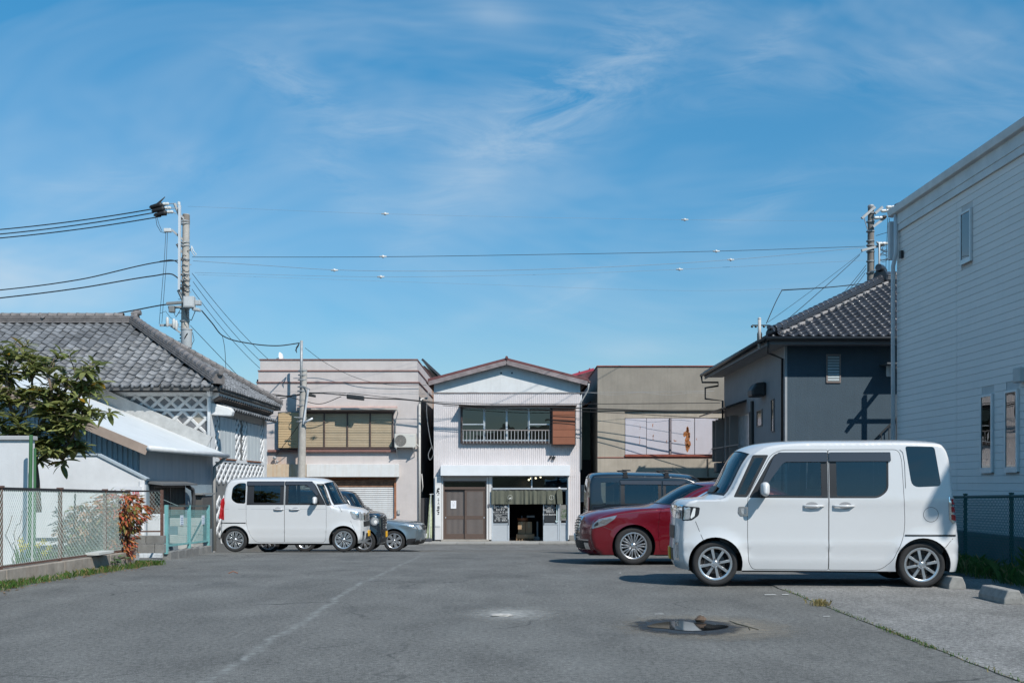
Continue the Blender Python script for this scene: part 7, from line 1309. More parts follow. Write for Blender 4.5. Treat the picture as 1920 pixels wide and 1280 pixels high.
    # nose tip (d=0) sits .50 m ahead of the front axle; car points to -X, rear nearer the camera
    yaw = R(180-5); X1, Y1 = 2.545, 13.0+.737; fx = c.L/2-.50
    c.place(X1 - math.cos(yaw)*fx, Y1 - math.sin(yaw)*fx, yaw, z=.0); return c
def build_nbox():
    S = [(.16,.20),(.10,.30),(.085,.55),(.10,.74),(.13,.90),(.22,.965),(.74,1.07),(.93,1.49),(1.0,1.58),(1.14,1.655),(1.4,1.68),(2.2,1.69),(2.95,1.68),(3.13,1.65),(3.22,1.55),(3.30,1.0),(3.335,.66),(3.345,.36),(3.29,.2)]
    C = [(.05,.20),(.0,.30),(.0,.55),(.01,.74),(.03,.905),(.12,.985),(.50,1.09),(.76,1.53),(.84,1.63),(1.02,1.70),(1.3,1.73),(2.2,1.745),(3.0,1.73),(3.19,1.69),(3.28,1.58),(3.35,1.0),(3.39,.66),(3.395,.36),(3.34,.2)]
    c = Car('kei_wagon', 'white kei wagon with red tail lights parked on the left', 'car', 3.395, 1.475, S, C, WHITEP, 1.10, 1.70, .10, .055, (.488, 3.008), .279, .335, .2, (.07, .03), ((.50, .05, .006), (.43, .04, -.006)))
    P = dict(ws=(6.05, 8.0), rw=(13.8, 14.9),
      fdoor=[(.885,.60),(.90,.29),(.94,.225),(1.846,.225,.02),(1.846,1.635,.02),(1.24,1.635,.12),(1.15,1.56),(.885,1.08,.08)],
      rdoor=[(1.857,.225,.02),(2.50,.225,.1),(2.62,.36,.12),(2.725,.60,.1),(2.735,.80),(2.735,1.56,.03),(2.735,1.635,.03),(1.857,1.635,.02)],
      fwin=[(.895,1.092,.01),(1.838,1.09,.005),(1.838,1.625,.005),(1.19,1.625,.03),(1.12,1.535,.1)], fglass=[(1.04,1.13),(1.765,1.13),(1.765,1.545),(1.34,1.545,.08),(1.21,1.42,.1)],
      rwin=[(1.865,1.09,.005),(2.725,1.09,.01),(2.725,1.625,.01),(1.865,1.625,.005)], rglass=[(1.955,1.145),(2.565,1.145),(2.565,1.545),(1.955,1.545)],
      fq=[(.76,1.08),(.876,1.075),(1.128,1.58),(.955,1.58)], rq=[(2.755,1.60),(2.93,1.60,.06),(3.07,1.50,.1),(3.09,1.22,.08),(2.97,1.13,.06),(2.755,1.12)],
      visors=[([(1.16,1.55),(1.22,1.64),(1.842,1.64),(1.842,1.555),(1.33,1.555,.05),(1.10,1.30),(1.07,1.33)], 'f'), ([(1.862,1.64),(2.73,1.64),(2.73,1.545),(1.862,1.545)], 'r')])
    D = tall_kei(c, P, [(1.50, 1.74, .99), (2.10, 1.87, .99)], body_kw=dict(ws_u=.93, rw_u=.8))
    c.cabin(.75, 3.2, (1.45, 2.35), tall=.58); c.add_wheels(.196, 9, style='cover'); c.mirror(1.12, 1.20, WHITEP)
    hl = c.panel('headlight', rpoly([(.085,.93),(.335,.94),(.29,.80),(.24,.755),(.09,.74)], .02), LAMPCLEAR, off=.005, rim=.012, parent=c.t)
    c.panel('lamp_reflector', rpoly([(.13,.91),(.19,.91),(.19,.78),(.13,.78)], .03), CHROME, off=.010, rim=.006, parent=hl)
    c.patch('headlight', 3.0, 3.9, .74, .985, LAMPCLEAR, off=.006, mirror=True, thick=.02); c.patch('grille', 2.9, 3.95, -.72, .72, CHROME, off=.008, thick=.02); c.patch('grille_opening', 2.2, 2.8, -.8, .8, BLACK, off=.006, thick=.02)
    c.patch('fog_lamp', .8, 1.7, .76, .93, CHROME, off=.008, mirror=True, thick=.02); c.patch('bumper_intake', .8, 1.5, -.55, .55, BLACK, off=.005, thick=.02); c.patch('number_plate', 1.2, 1.7, -.23, .23, PLATEY, off=.02, thick=.02)
    tl = c.panel('tail_light', rpoly([(3.235,1.14),(3.26,1.27),(3.33,1.20),(3.345,1.0),(3.37,.78),(3.25,.745),(3.255,1.0)], .015), LAMPRED, off=.012, rim=.02, parent=c.t)
    c.patch('tail_light', 14.55, 15.55, .86, .985, LAMPRED, off=.012, mirror=True, thick=.02)
    c.seam([(.89,.995),(3.23,.995)], w=.009, mat=M('crease_shade', (.42, .43, .44), .4)); c.seam([(2.745,.675),(3.31,.675)], w=.02, off=.006, mat=BLACK); c.seam([(.32,.73),(.30,.66),(.22,.5)]); c.seam([(.60,1.07),(.52,.93)])  # long line on the side: body crease's shade put into a grey ribbon
    c.patch('number_plate', 15.6, 16.1, -.22, .22, PLATEY, off=.015, thick=.015)
    X1, Y1 = (643.5-960)/81, 24.7+.737; c.place(X1 - (c.L/2-.488), Y1, 0, z=-.325); return c
def build_hustler():
    S = [(.14,.22),(.10,.32),(.09,.6),(.10,.78),(.13,.95),(.24,1.0),(.66,1.06),(.90,1.42),(.97,1.50),(1.12,1.555),(1.4,1.575),(2.2,1.585),(2.95,1.575),(3.10,1.54),(3.20,1.42),(3.30,1.0),(3.345,.66),(3.35,.4),(3.29,.24)]
    C = [(.04,.22),(.0,.32),(.0,.6),(.01,.78),(.03,.95),(.12,1.02),(.46,1.08),(.74,1.46),(.82,1.54),(1.0,1.60),(1.3,1.625),(2.2,1.64),(3.0,1.625),(3.17,1.58),(3.27,1.44),(3.35,1.0),(3.39,.66),(3.395,.4),(3.35,.24)]
    c = Car('kei_hatchback', 'dark blue-black kei car with round headlamps and yellow plate behind white kei wagon', 'car', 3.395, 1.475, S, C, NAVYP, 1.05, 1.58, .12, .06, (.49, 2.95), .29, .345, .22, (.07, .03), ((.5, .05, .005),))
    P = dict(ws=(6.05, 8.0), rw=(13.8, 14.9),
      fdoor=[(.89,.60),(.92,.30),(1.846,.26,.02),(1.846,1.52,.02),(1.24,1.52,.12),(.89,1.06,.08)], rdoor=[(1.857,.26,.02),(2.46,.26,.1),(2.62,.45,.12),(2.70,.8,.1),(2.62,1.52,.05),(1.857,1.52,.02)],
      fwin=[(.92,1.06,.02),(1.838,1.06,.005),(1.838,1.50,.005),(1.21,1.50,.1)], fglass=[(1.0,1.09),(1.77,1.09),(1.77,1.475),(1.25,1.475,.08)],
      rwin=[(1.865,1.06,.005),(2.62,1.06,.03),(2.56,1.5,.03),(1.865,1.5,.005)], rglass=[(1.94,1.09),(2.57,1.09),(2.52,1.475),(1.94,1.475)],
      fq=[(.75,1.06),(.87,1.055),(1.09,1.47),(.98,1.47)], rq=[(2.74,1.47),(3.0,1.46),(3.06,1.12),(2.78,1.1)], visors=[])
    tall_kei(c, P, [(1.5, 1.74, .93), (2.1, 1.87, .93)], visors=False, body_kw=dict(ws_u=.93, rw_u=.8)); c.cabin(.7, 3.15, (1.45, 2.35), tall=.5)
    c.add_wheels(.20, 7, rimmat=ALLOY, style='twin'); c.mirror(1.1, 1.14, NAVYP)
    q = [(.215+.115*math.cos(a), .82+.115*math.sin(a)) for a in [2*math.pi*j/26 for j in range(26)]]; hl = c.panel('headlight', q, CHROME, off=.012, rim=.03, parent=c.t)
    q = [(.205+.092*math.cos(a), .82+.092*math.sin(a)) for a in [2*math.pi*j/22 for j in range(22)]]; c.panel('lamp_lens', q, LAMPCLEAR, off=.016, rim=0, parent=hl)
    q = [(.19+.04*math.cos(a), .80+.045*math.sin(a)) for a in [2*math.pi*j/16 for j in range(16)]]; c.panel('lamp_reflector', q, PLATEW, off=.020, rim=0, parent=hl)
    c.patch('grille', 2.5, 3.7, -.66, .66, BLACK, off=.006, thick=.02)
    for k in range(3): c.patch('grille_bar', 2.6+.4*k, 2.72+.4*k, -.66, .66, CHROME, off=.014, thick=.02)
    c.patch('bumper_insert', .4, 2.0, -.9, .9, BLACK, off=.006, thick=.02); c.patch('number_plate', 1.25, 1.75, -.23, .23, PLATEY, off=.025, thick=.02); c.patch('fog_lamp', 1.2, 1.7, .7, .82, CHROME, off=.012, mirror=True, thick=.02)
    c.place(-3.32-(c.L/2), 27.4+.737, 0, z=-.52); return c
def saloon(c, P, handles, glassm=CARGLASS, chrome=False):
    fd, rd = rpoly(P['fdoor'], .05), rpoly(P['rdoor'], .05); q2 = rpoly(P['rq'], .03)
    c.body([offset(fd, .0045), offset(rd, .0045), q2], None, P['ws'], P['rw'], ws_u=.92, rw_u=.86, rglass=glassm); D = {}
    for key, poly, fr, gl in (('f', fd, P['fwin'], P['fglass']), ('r', rd, P['rwin'], P['rglass'])):
        fr, gl = rpoly(fr, .02), rpoly(gl, .02); d = c.panel('door', poly, c.paint, [fr], parent=c.t); D[key] = d
        c.panel('window_frame', fr, BLACK, [gl], off=-.006, rim=.01, parent=d); c.panel('window', gl, glassm, off=-.012, rim=0, parent=d)
        if chrome: c.seam(fr, w=.022, off=.004, mat=CHROME, parent=d, closed=True, name='chrome_trim')
    c.panel('quarter_window', q2, DARKGLASS, off=-.006, rim=.01, parent=c.t)
    for k, (a, b, z) in zip('fr', handles): c.handle(a, b, z, c.paint, D[k])
    return D
def build_crown():
    S = [(.36,.18),(.26,.27),(.20,.45),(.20,.62),(.26,.765),(.48,.87),(1.0,.965),(1.62,1.02),(2.06,1.26),(2.28,1.345),(2.6,1.38),(3.0,1.375),(3.45,1.28),(3.95,1.06),(4.5,1.03),(4.72,.98),(4.80,.75),(4.82,.45),(4.72,.22)]
    C = [(.09,.18),(.03,.27),(.0,.45),(.0,.62),(.05,.80),(.20,.89),(.70,.985),(1.34,1.05),(1.84,1.33),(2.05,1.41),(2.45,1.445),(3.0,1.44),(3.5,1.35),(4.1,1.09),(4.6,1.06),(4.83,1.01),(4.885,.75),(4.895,.45),(4.82,.22)]
    c = Car('saloon_car', 'dark red saloon with chrome slatted grille next to white kei wagon', 'car', 4.895, 1.80, S, C, REDP, .97, 1.44, .20, .075, (.943, 3.793), .330, .372, .18, (.10, .06), ((.80, .05, .012), (.35, .05, -.006)), tw=.21, flare=.016)
    P = dict(ws=(7.02, 9.0), rw=(12.05, 13.0), fdoor=[(1.36,.62),(1.40,.24),(2.56,.22,.02),(2.56,1.33,.02),(2.26,1.305,.06),(1.75,1.03,.1),(1.40,.95,.05)], rdoor=[(2.57,.22,.02),(3.34,.22,.1),(3.62,.70,.15),(3.62,.98,.1),(3.30,1.30,.06),(2.57,1.33,.02)],
      fwin=[(1.72,.985),(2.54,.99,.01),(2.54,1.305,.01),(2.27,1.285,.05)], fglass=[(1.78,1.0),(2.49,1.005),(2.49,1.285),(2.29,1.27)], rwin=[(2.59,.99,.01),(3.42,1.0),(3.24,1.275),(2.59,1.305,.01)], rglass=[(2.64,1.005),(3.35,1.015),(3.21,1.255),(2.64,1.285)],
      rq=[(3.50,1.02),(3.66,1.03),(3.42,1.21),(3.36,1.22)])
    saloon(c, P, [(2.2, 2.42, .86), (3.15, 3.38, .86)], chrome=True); c.cabin(1.6, 3.9, (2.35, 3.25), floor=.3, tall=.55); c.add_wheels(.225, 10, style='twin'); c.mirror(1.86, 1.06, REDP, (.1, .2, .13))
    hl = c.panel('headlight', rpoly([(.225,.625),(.235,.70),(.34,.795),(.66,.862),(.60,.785),(.46,.69),(.33,.65)], .012), M('headlamp_grey', (.22, .24, .26), .08, .4, var=.3, scale=25, coat=1), off=.004, rim=.012, parent=c.t)
    c.panel('lamp_reflector', rpoly([(.36,.74),(.40,.785),(.47,.78),(.44,.72)], .02), CHROME, off=.008, rim=.004, parent=hl); c.panel('lamp_reflector', rpoly([(.26,.66),(.27,.70),(.33,.75),(.34,.69)], .015), BLACK, off=.007, rim=.003, parent=hl)
    c.patch('grille', 2.2, 4.05, -.58, .58, BLACK, off=.004, thick=.02, nu=14)
    for k in range(7): c.patch('grille_bar', 2.3+.255*k, 2.39+.255*k, -.57, .57, CHROME, off=.022, thick=.02, nu=14)
    c.patch('grille_surround', 2.0, 4.15, .57, .63, CHROME, off=.022, mirror=True, thick=.03, nu=4); c.patch('grille_surround', 4.02, 4.2, -.63, .63, CHROME, off=.022, thick=.03, nu=14); c.patch('grille_surround', 1.98, 2.12, -.63, .63, CHROME, off=.022, thick=.03, nu=14)
    c.patch('bumper_intake', .9, 1.75, -.93, .93, BLACK, off=.004, thick=.02, nu=20); c.patch('bumper_trim', 1.8, 1.9, .5, .96, CHROME, off=.012, mirror=True, thick=.02); c.patch('fog_lamp', .95, 1.6, .78, .93, CHROME, off=.012, mirror=True, thick=.02)
    for k in range(4): c.patch('intake_bar', 1.0+.18*k, 1.06+.18*k, -.74, .74, BLACK, off=.02, thick=.02, nu=14)
    c.patch('number_plate', 1.7, 2.35, -.19, .19, PLATEW, off=.03, thick=.02); c.patch('bumper_lip', .3, .75, -.97, .97, REDP, off=.02, thick=.03, nu=20)
    c.patch('tail_light', 15.1, 15.7, .6, .98, LAMPRED, off=.006, mirror=True, thick=.02); c.panel('tail_light', rpoly([(4.5,.96),(4.72,.94),(4.76,.80),(4.55,.82)], .02), LAMPRED, off=.004, rim=.01, parent=c.t)
    c.seam([(.66,.868),(1.35,.955)]); c.seam([(.42,.66),(.58,.60)])
    yaw = R(180); c.place(2.095-math.cos(yaw)*(c.L/2-.943), 18.35+.90, yaw, z=-.145); return c
def build_wagon():
    S = [(.34,.24),(.24,.32),(.20,.50),(.20,.68),(.27,.79),(.50,.875),(1.0,.95),(1.55,1.02),(2.1,1.33),(2.3,1.42),(2.7,1.47),(3.2,1.48),(4.1,1.45),(4.35,1.39),(4.5,1.2),(4.62,.98),(4.70,.75),(4.72,.45),(4.62,.26)]
    C = [(.08,.24),(.03,.32),(.0,.50),(.0,.68),(.06,.82),(.25,.90),(.75,.97),(1.32,1.04),(1.9,1.40),(2.1,1.50),(2.5,1.545),(3.2,1.555),(4.15,1.53),(4.45,1.46),(4.62,1.2),(4.70,.98),(4.77,.75),(4.78,.45),(4.7,.26)]
    c = Car('station_wagon', 'blue-silver station wagon with seven-spoke wheels by the shuttered building', 'car', 4.78, 1.80, S, C, SILVP, .98, 1.5, .18, .075, (.91, 3.65), .335, .385, .24, (.10, .06), ((.80, .05, .010),), tw=.22, flare=.02)
    P = dict(ws=(7.02, 9.0), rw=(13.0, 14.3), fdoor=[(1.36,.62),(1.40,.28),(2.56,.26,.02),(2.56,1.42,.02),(2.28,1.39,.06),(1.68,1.03,.1)], rdoor=[(2.57,.26,.02),(3.22,.26,.1),(3.48,.70,.15),(3.48,.98,.1),(3.38,1.42,.05),(2.57,1.42,.02)],
      fwin=[(1.72,1.01),(2.54,1.0,.01),(2.54,1.395,.01),(2.28,1.37,.05)], fglass=[(1.80,1.03),(2.49,1.02),(2.49,1.37),(2.30,1.35)], rwin=[(2.59,1.0,.01),(3.44,1.0),(3.35,1.395),(2.59,1.395,.01)], rglass=[(2.64,1.02),(3.4,1.02),(3.31,1.37),(2.64,1.37)],
      rq=[(3.56,1.02),(4.3,1.06),(4.15,1.36),(3.5,1.38)])
    saloon(c, P, [(2.2, 2.42, .86), (3.1, 3.33, .86)]); c.cabin(1.6, 4.3, (2.35, 3.2), floor=.35, tall=.58); c.add_wheels(.225, 7, style='fat'); c.mirror(1.86, 1.08, SILVP, (.1, .2, .14))
    hl = c.panel('headlight', rpoly([(.215,.70),(.25,.775),(.34,.83),(.60,.895),(.50,.80),(.36,.73)], .012), LAMPCLEAR, off=.005, rim=.012, parent=c.t); c.panel('lamp_reflector', rpoly([(.27,.74),(.33,.80),(.46,.83),(.40,.77)], .015), CHROME, off=.009, rim=.004, parent=hl)
    c.patch('headlight', 3.0, 4.1, .72, .97, LAMPCLEAR, off=.006, mirror=True, thick=.02); c.patch('grille', 2.9, 3.95, -.6, .6, BLACK, off=.004, thick=.02, nu=14); c.patch('grille_bar', 3.35, 3.5, -.6, .6, CHROME, off=.014, thick=.02, nu=14)
    c.patch('bumper_guard', 0, 1.25, -1, 1, BLACK, off=.02, thick=.03, nu=24); c.panel('bumper_guard', rpoly([(.26,.30),(.24,.42),(.50,.40),(.535,.30),(.52,.255),(.34,.25)], .01), BLACK, off=.012, rim=.02, parent=c.t); c.patch('fog_lamp', 1.0, 1.6, .74, .86, CHROME, off=.02, mirror=True, thick=.02); c.patch('number_plate', 1.5, 2.1, -.19, .19, PLATEW, off=.03, thick=.02)
    c.place(-3.62-(c.L/2-.91), 32.7+.9, 0, z=-.83); return c
def build_van():
    S = [(.13,.22),(.09,.32),(.08,.60),(.10,.80),(.15,.93),(.28,1.0),(.48,1.06),(.90,1.52),(1.0,1.60),(1.16,1.67),(1.4,1.705),(2.2,1.735),(3.05,1.745),(3.22,1.72),(3.28,1.62),(3.31,1.0),(3.335,.66),(3.345,.4),(3.30,.24)]
    C = [(.04,.22),(.0,.32),(.0,.60),(.01,.80),(.04,.93),(.15,1.01),(.36,1.08),(.74,1.55),(.84,1.65),(1.0,1.73),(1.3,1.77),(2.2,1.80),(3.05,1.80),(3.26,1.76),(3.33,1.65),(3.37,1.0),(3.39,.66),(3.395,.4),(3.36,.24)]
    c = Car('kei_van', 'black kei van with two roof rack feet behind the red saloon', 'car', 3.395, 1.475, S, C, VANP, 1.09, 1.74, .10, .05, (.55, 2.98), .285, .34, .22, (.06, .02), ((.6, .06, .004),))
    P = dict(ws=(6.05, 8.0), rw=(13.8, 15.1),
      fdoor=[(.80,.60),(.86,.28),(1.715,.25,.02),(1.715,1.61,.02),(1.20,1.60,.12),(.80,1.10,.08)], rdoor=[(1.727,.25,.02),(2.42,.25,.1),(2.60,.5,.12),(2.645,.8,.02),(2.645,1.62,.02),(1.727,1.61,.02)],
      fwin=[(.92,1.09,.02),(1.70,1.09,.005),(1.70,1.59,.005),(1.20,1.58,.1)], fglass=[(1.0,1.11),(1.64,1.11),(1.64,1.52),(1.26,1.51,.08)],
      rwin=[(1.74,1.09,.005),(2.63,1.09,.01),(2.63,1.60,.01),(1.74,1.59,.005)], rglass=[(1.81,1.11),(2.54,1.11),(2.54,1.52),(1.81,1.52)],
      fq=[(.66,1.09),(.78,1.085),(1.06,1.52),(.98,1.52)], rq=[(2.66,1.57,.03),(3.06,1.57,.03),(3.05,1.25,.06),(3.0,1.10,.1),(2.66,1.10,.02)],
      visors=[([(1.20,1.58),(1.25,1.605),(1.71,1.605),(1.71,1.52),(1.3,1.515,.05)], 'f'), ([(1.73,1.605),(2.64,1.61),(2.62,1.53),(1.73,1.525)], 'r')])
    tall_kei(c, P, [(1.4, 1.64, .96), (1.98, 1.76, .96)], glass_f=CARGLASS, glass_r=CARGLASS, body_kw=dict(ws_u=.93, rw_u=.8)); c.cabin(.6, 3.2, (1.35,), tall=.6); c.add_wheels(.18, 8, style='fan'); c.mirror(.98, 1.2, VANP)
    c.seam([(1.0,1.645),(1.5,1.67),(3.2,1.685)], w=.014, mat=BLACK)
    for dd in (1.62, 2.52):
        for sg in (-1, 1):
            y = sg*(float(c.ys(np.array([dd]), np.array([1.66]))[0])-.01); x = c.L/2-dd; m = MB()
            m.obox((x, y, 1.73), (.045, 0, 0), (0, .02, 0), (0, 0, .07)); m.obox((x, y-.02*sg, 1.80), (.03, 0, 0), (0, .03, 0), (0, 0, .05)); m.obox((x+.03, y-.02*sg, 1.835), (.09, 0, 0), (0, .022, 0), (-.015, 0, .016))
            m.bar((x-.06, y+.012*sg, 1.665), (x-.01, y, 1.78), .02); m.bar((x+.06, y+.012*sg, 1.665), (x+.01, y, 1.78), .02); m.build('rack_foot', BLACK, c.t, bevel=.008)
        yy = float(c.ys(np.array([dd]), np.array([1.66]))[0])-.06; m = MB(); m.bar((c.L/2-dd, -yy, 1.835), (c.L/2-dd, yy, 1.835), .035, .025); m.build('rack_bar', BLACK, c.t)
    m = MB(); m.tube([(c.L/2-1.0, .5, 1.66), (c.L/2-1.32, .54, 1.93)], .005, 5); m.build('aerial', CHROME, c.t)
    c.patch('tail_light', 14.6, 15.8, .86, .98, LAMPRED, off=.012, mirror=True, thick=.02); c.patch('grille', 2.6, 3.6, -.6, .6, BLACK, off=.005, thick=.02)
    c.panel('headlight', rpoly([(.09,.93),(.30,.95),(.28,.80),(.10,.76)], .02), LAMPCLEAR, off=.005, rim=.01, parent=c.t)
    c.patch('door_mirror_bracket', 13.4, 13.6, .90, .99, CHROME, off=.03, mirror=True, thick=.03)
    c.place(1.60+c.L/2, 23.2+.737, 0, z=-.285); return c
# ================================================================ plants
def leaf_mesh(name, mat, L, W, bend=.25, fold=.15, n=5):
    m = MB()
    for i in range(n+1):
        u = i/n; w = W/2*math.sin(math.pi*min(1, u*.92+.06))**.8*(1 if i not in (0, n) else .12); z = -bend*L*u*u; m.v += [(-w, u*L, z+fold*w), (0, u*L, z), (w, u*L, z+fold*w)]
    for i in range(n): b = 3*i; m.f += [(b, b+1, b+4, b+3), (b+1, b+2, b+5, b+4)]
    me = m.mesh(name); me.materials.append(mat); me.polygons.foreach_set('use_smooth', [True]*len(me.polygons)); return me
def leafmat(name, col, var=.3, trans=.42):
    m = M(name, col, .5, var=var, scale=9, island=.25); t = m.node_tree; p = t.nodes['Principled BSDF']; o = [n for n in t.nodes if n.type == 'OUTPUT_MATERIAL'][0]
    tl = t.nodes.new('ShaderNodeBsdfTranslucent'); src = p.inputs['Base Color'].links[0].from_socket; t.links.new(src, tl.inputs[0]); mx = t.nodes.new('ShaderNodeMixShader'); mx.inputs[0].default_value = trans; t.links.new(p.outputs[0], mx.inputs[1]); t.links.new(tl.outputs[0], mx.inputs[2]); t.links.new(mx.outputs[0], o.inputs[0]); return m
def orient(p, d, roll, s):
    d = Vector(d).normalized(); x = d.cross(Vector((0, 0, 1)))
    if x.length < .05: x = Vector((1, 0, 0))
    x.normalize(); z = x.cross(d); R_ = Matrix(((x.x, d.x, z.x), (x.y, d.y, z.y), (x.z, d.z, z.z))).to_4x4()
    return Matrix.Translation(p) @ R_ @ Matrix.Rotation(roll, 4, 'Y') @ Matrix.Scale(s, 4)
def loquat():
    rr = random.Random(21); base = Vector((-8.12, 18.2, gz(18.2))); t = thing('loquat_tree', 'broad-leaved evergreen loquat tree with pale new shoots at the left edge', 'tree', base); BK = M('loquat_bark', (.17, .125, .095), .9, var=.25, scale=12, bump=.4, bscale=40); LG = [leafmat('loquat_leaf', (.27, .29, .10)), leafmat('loquat_leaf_dark', (.19, .22, .075)), leafmat('loquat_leaf_pale', (.30, .28, .14)), leafmat('loquat_leaf_yellow', (.42, .25, .02))]
    LM = [leaf_mesh('leaf', m, .26, .085, .28, .25) for m in LG]; tr = MB(); tips = []
    P = lambda px, py, dy=0: PX(px, py, 18.2)+Vector((0, dy, 0))
    limbs = [[(72, 960), (70, 900), (68, 868)], [(68, 868), (80, 862), (108, 842), (140, 835), (152, 815), (160, 795)], [(68, 868), (55, 830), (35, 790), (20, 740), (25, 690)], [(68, 868), (66, 825), (95, 780), (110, 740), (105, 700)], [(95, 780), (130, 760), (150, 735), (165, 715)], [(55, 830), (20, 810), (-20, 780), (-50, 740)], [(35, 790), (60, 740), (60, 700), (55, 672)], [(108, 842), (120, 800), (125, 770)], [(20, 740), (-25, 720), (-55, 690)], [(140, 835), (120, 850), (105, 870)], [(35, 790), (90, 760), (135, 725), (172, 695)], [(68, 868), (20, 850), (-30, 835)], [(20, 740), (10, 700), (5, 665)], [(120, 800), (160, 775), (178, 770)], [(66, 825), (40, 850), (10, 870)]]
    rad = [.06, .035, .045, .045, .028, .035, .03, .02, .025, .018, .028, .025, .02, .018, .02]
    for l_, r_ in zip(limbs, rad):
        dy0 = rr.uniform(-.5, .5) if l_[0] != (72, 960) else 0; pts = [P(x, y, dy0*(i/len(l_))) for i, (x, y) in enumerate(l_)]; tr.tube(pts, [r_*(1-.6*i/(len(pts)-1)) for i in range(len(pts))], 8)
        for i in range(1, len(pts)):
            for _ in range(6):
                q = pts[i].lerp(pts[i-1], rr.random()*.7); d = Vector((rr.uniform(-1, 1), rr.uniform(-1, .8), rr.uniform(-.15, 1))).normalized(); e = q+d*rr.uniform(.15, .42)
                if l_[0] == (72, 960): continue
                tr.tube([q, q.lerp(e, .5)+Vector((0, 0, .03)), e], [.012, .009, .006], 5); tips.append((e, d))
        if l_[0] != (72, 960): tips.append((pts[-1], (pts[-1]-pts[-2]).normalized()))
    trunk = tr.build('trunk', BK, t, smooth=True); spots = []
    for (e, d) in tips:
        k = rr.randint(7, 13)
        for i in range(k):
            a = 6.283*i/k+rr.uniform(-.4, .4); up = rr.uniform(-.55, .55); dd = Vector((math.cos(a), math.sin(a), up)) + d*.45; spots.append((e+d*rr.uniform(-.12, .02), dd, rr.choice((0, 0, 1, 1, 1) if rr.random() > .02 else (3,)), rr.uniform(.7, 1.15)))
        if rr.random() < .45:
            for i in range(4): a = 6.283*i/4; spots.append((e, Vector((math.cos(a)*.35, math.sin(a)*.35, 1.0)), 2, rr.uniform(.32, .5)))
    spots.sort(key=lambda s_: s_[0].y); rest = [MB() for _ in LM]; crown = None; first = []
    bv = [[tuple(x.co) for x in me.vertices] for me in LM]; bf = [[tuple(p.vertices) for p in me.polygons] for me in LM]; vis = [s_ for s_ in spots if s_[0].x > -8.95]; oth = [s_ for s_ in spots if s_[0].x <= -8.95]
    cm = MB()
    for s_ in (vis[300:]+oth):
        m4 = orient(s_[0], s_[1], rr.uniform(-.4, .4), s_[3]); rest[s_[2]].add([m4 @ Vector(q) for q in bv[s_[2]]], bf[s_[2]])
    crown = rest[1].build('crown', LG[1], t, smooth=True, kind='stuff')
    for i in (0, 2, 3):
        if rest[i].v: rest[i].build('crown_leaves', LG[i], t, smooth=True, kind='stuff')
    for s_ in vis[:300]: meshobj('leaf', LM[s_[2]], t, orient(s_[0], s_[1], rr.uniform(-.4, .4), s_[3]))
loquat()
def bush(name, label, c, rx, ry, rz, cols, n, ls, stems=8, droop=.3, seed=1, cat='shrub'):
    rr = random.Random(seed); c = Vector(c); t = thing(name, label, cat, (c.x, c.y, gz(c.y))); st = MB()
    for i in range(stems): e = c+Vector((rr.uniform(-.7, .7)*rx, rr.uniform(-.7, .7)*ry, rr.uniform(-.2, .9)*rz)); st.tube([(c.x+rr.uniform(-.08, .08), c.y+rr.uniform(-.06, .06), gz(c.y)+.05), (c+e)/2+Vector((rr.uniform(-.05, .05), 0, -.1)), e], [.010, .008, .004], 5)
    st.build('stems', M('shrub_stem', (.13, .075, .05), .9), t)
    mats = [leafmat(name+'_leaf%d' % i, col, .3, .3) for i, col in enumerate(cols)]; MBs = [MB() for _ in mats]
    for i in range(n):
        while True:
            q = Vector((rr.uniform(-1, 1), rr.uniform(-1, 1), rr.uniform(-1, 1)))
            if .25 < q.length < 1: break
        cl = 1+.25*math.sin(q.x*7+seed)*math.cos(q.z*6); p = c+Vector((q.x*rx*cl, q.y*ry*cl, q.z*rz*cl)); d = Vector((q.x+rr.uniform(-.5, .5), q.y+rr.uniform(-.5, .5), q.z*.4-droop+rr.uniform(-.3, .3))); k = rr.randrange(len(mats)); m4 = orient(p, d, rr.uniform(-1, 1), rr.uniform(.7, 1.3)); w = ls*.17
        MBs[k].add([m4 @ Vector(v) for v in ((0, 0, 0), (-w, ls*.45, 0), (0, ls, -.1*ls), (w, ls*.45, 0))], [(0, 3, 2, 1)])
    for k, m in enumerate(MBs): m.build('foliage', mats[k], t, kind='stuff')
bush('nandina_shrub', 'orange-red leafed shrub growing through the corner of the left wire fence', (-6.42, 17.6, .78), .42, .36, .36, ((.46, .15, .05), (.36, .17, .05), (.46, .10, .06), (.18, .18, .05)), 1250, .10, 16, .45, 3)
bush('nandina_shrub', 'low orange and green shrub at the foot of the fence corner', (-6.44, 17.6, .25), .24, .2, .28, ((.42, .15, .05), (.20, .18, .05), (.38, .24, .05)), 600, .09, 5, .4, 5)
bush('dry_shrub', 'dry brown shrub behind the wire mesh left of the orange shrub', (-7.15, 18.1, .48), .50, .35, .50, ((.34, .19, .11), (.24, .13, .08), (.12, .15, .06), (.38, .26, .17)), 2000, .11, 12, .5, 7)
bush('low_shrub', 'low dark green plants along the inside of the left wire fence', (-6.85, 16.9, .05), .55, .7, .20, ((.04, .09, .03), (.06, .11, .04), (.10, .08, .04)), 1400, .11, 6, .1, 9, 'plant')
bush('agave_plant', 'grey-leaved bent plant beside the green garden pole', (-7.15, 16.9, .55), .10, .12, .35, ((.10, .12, .13), (.14, .16, .17)), 120, .09, 4, .1, 15, 'plant')
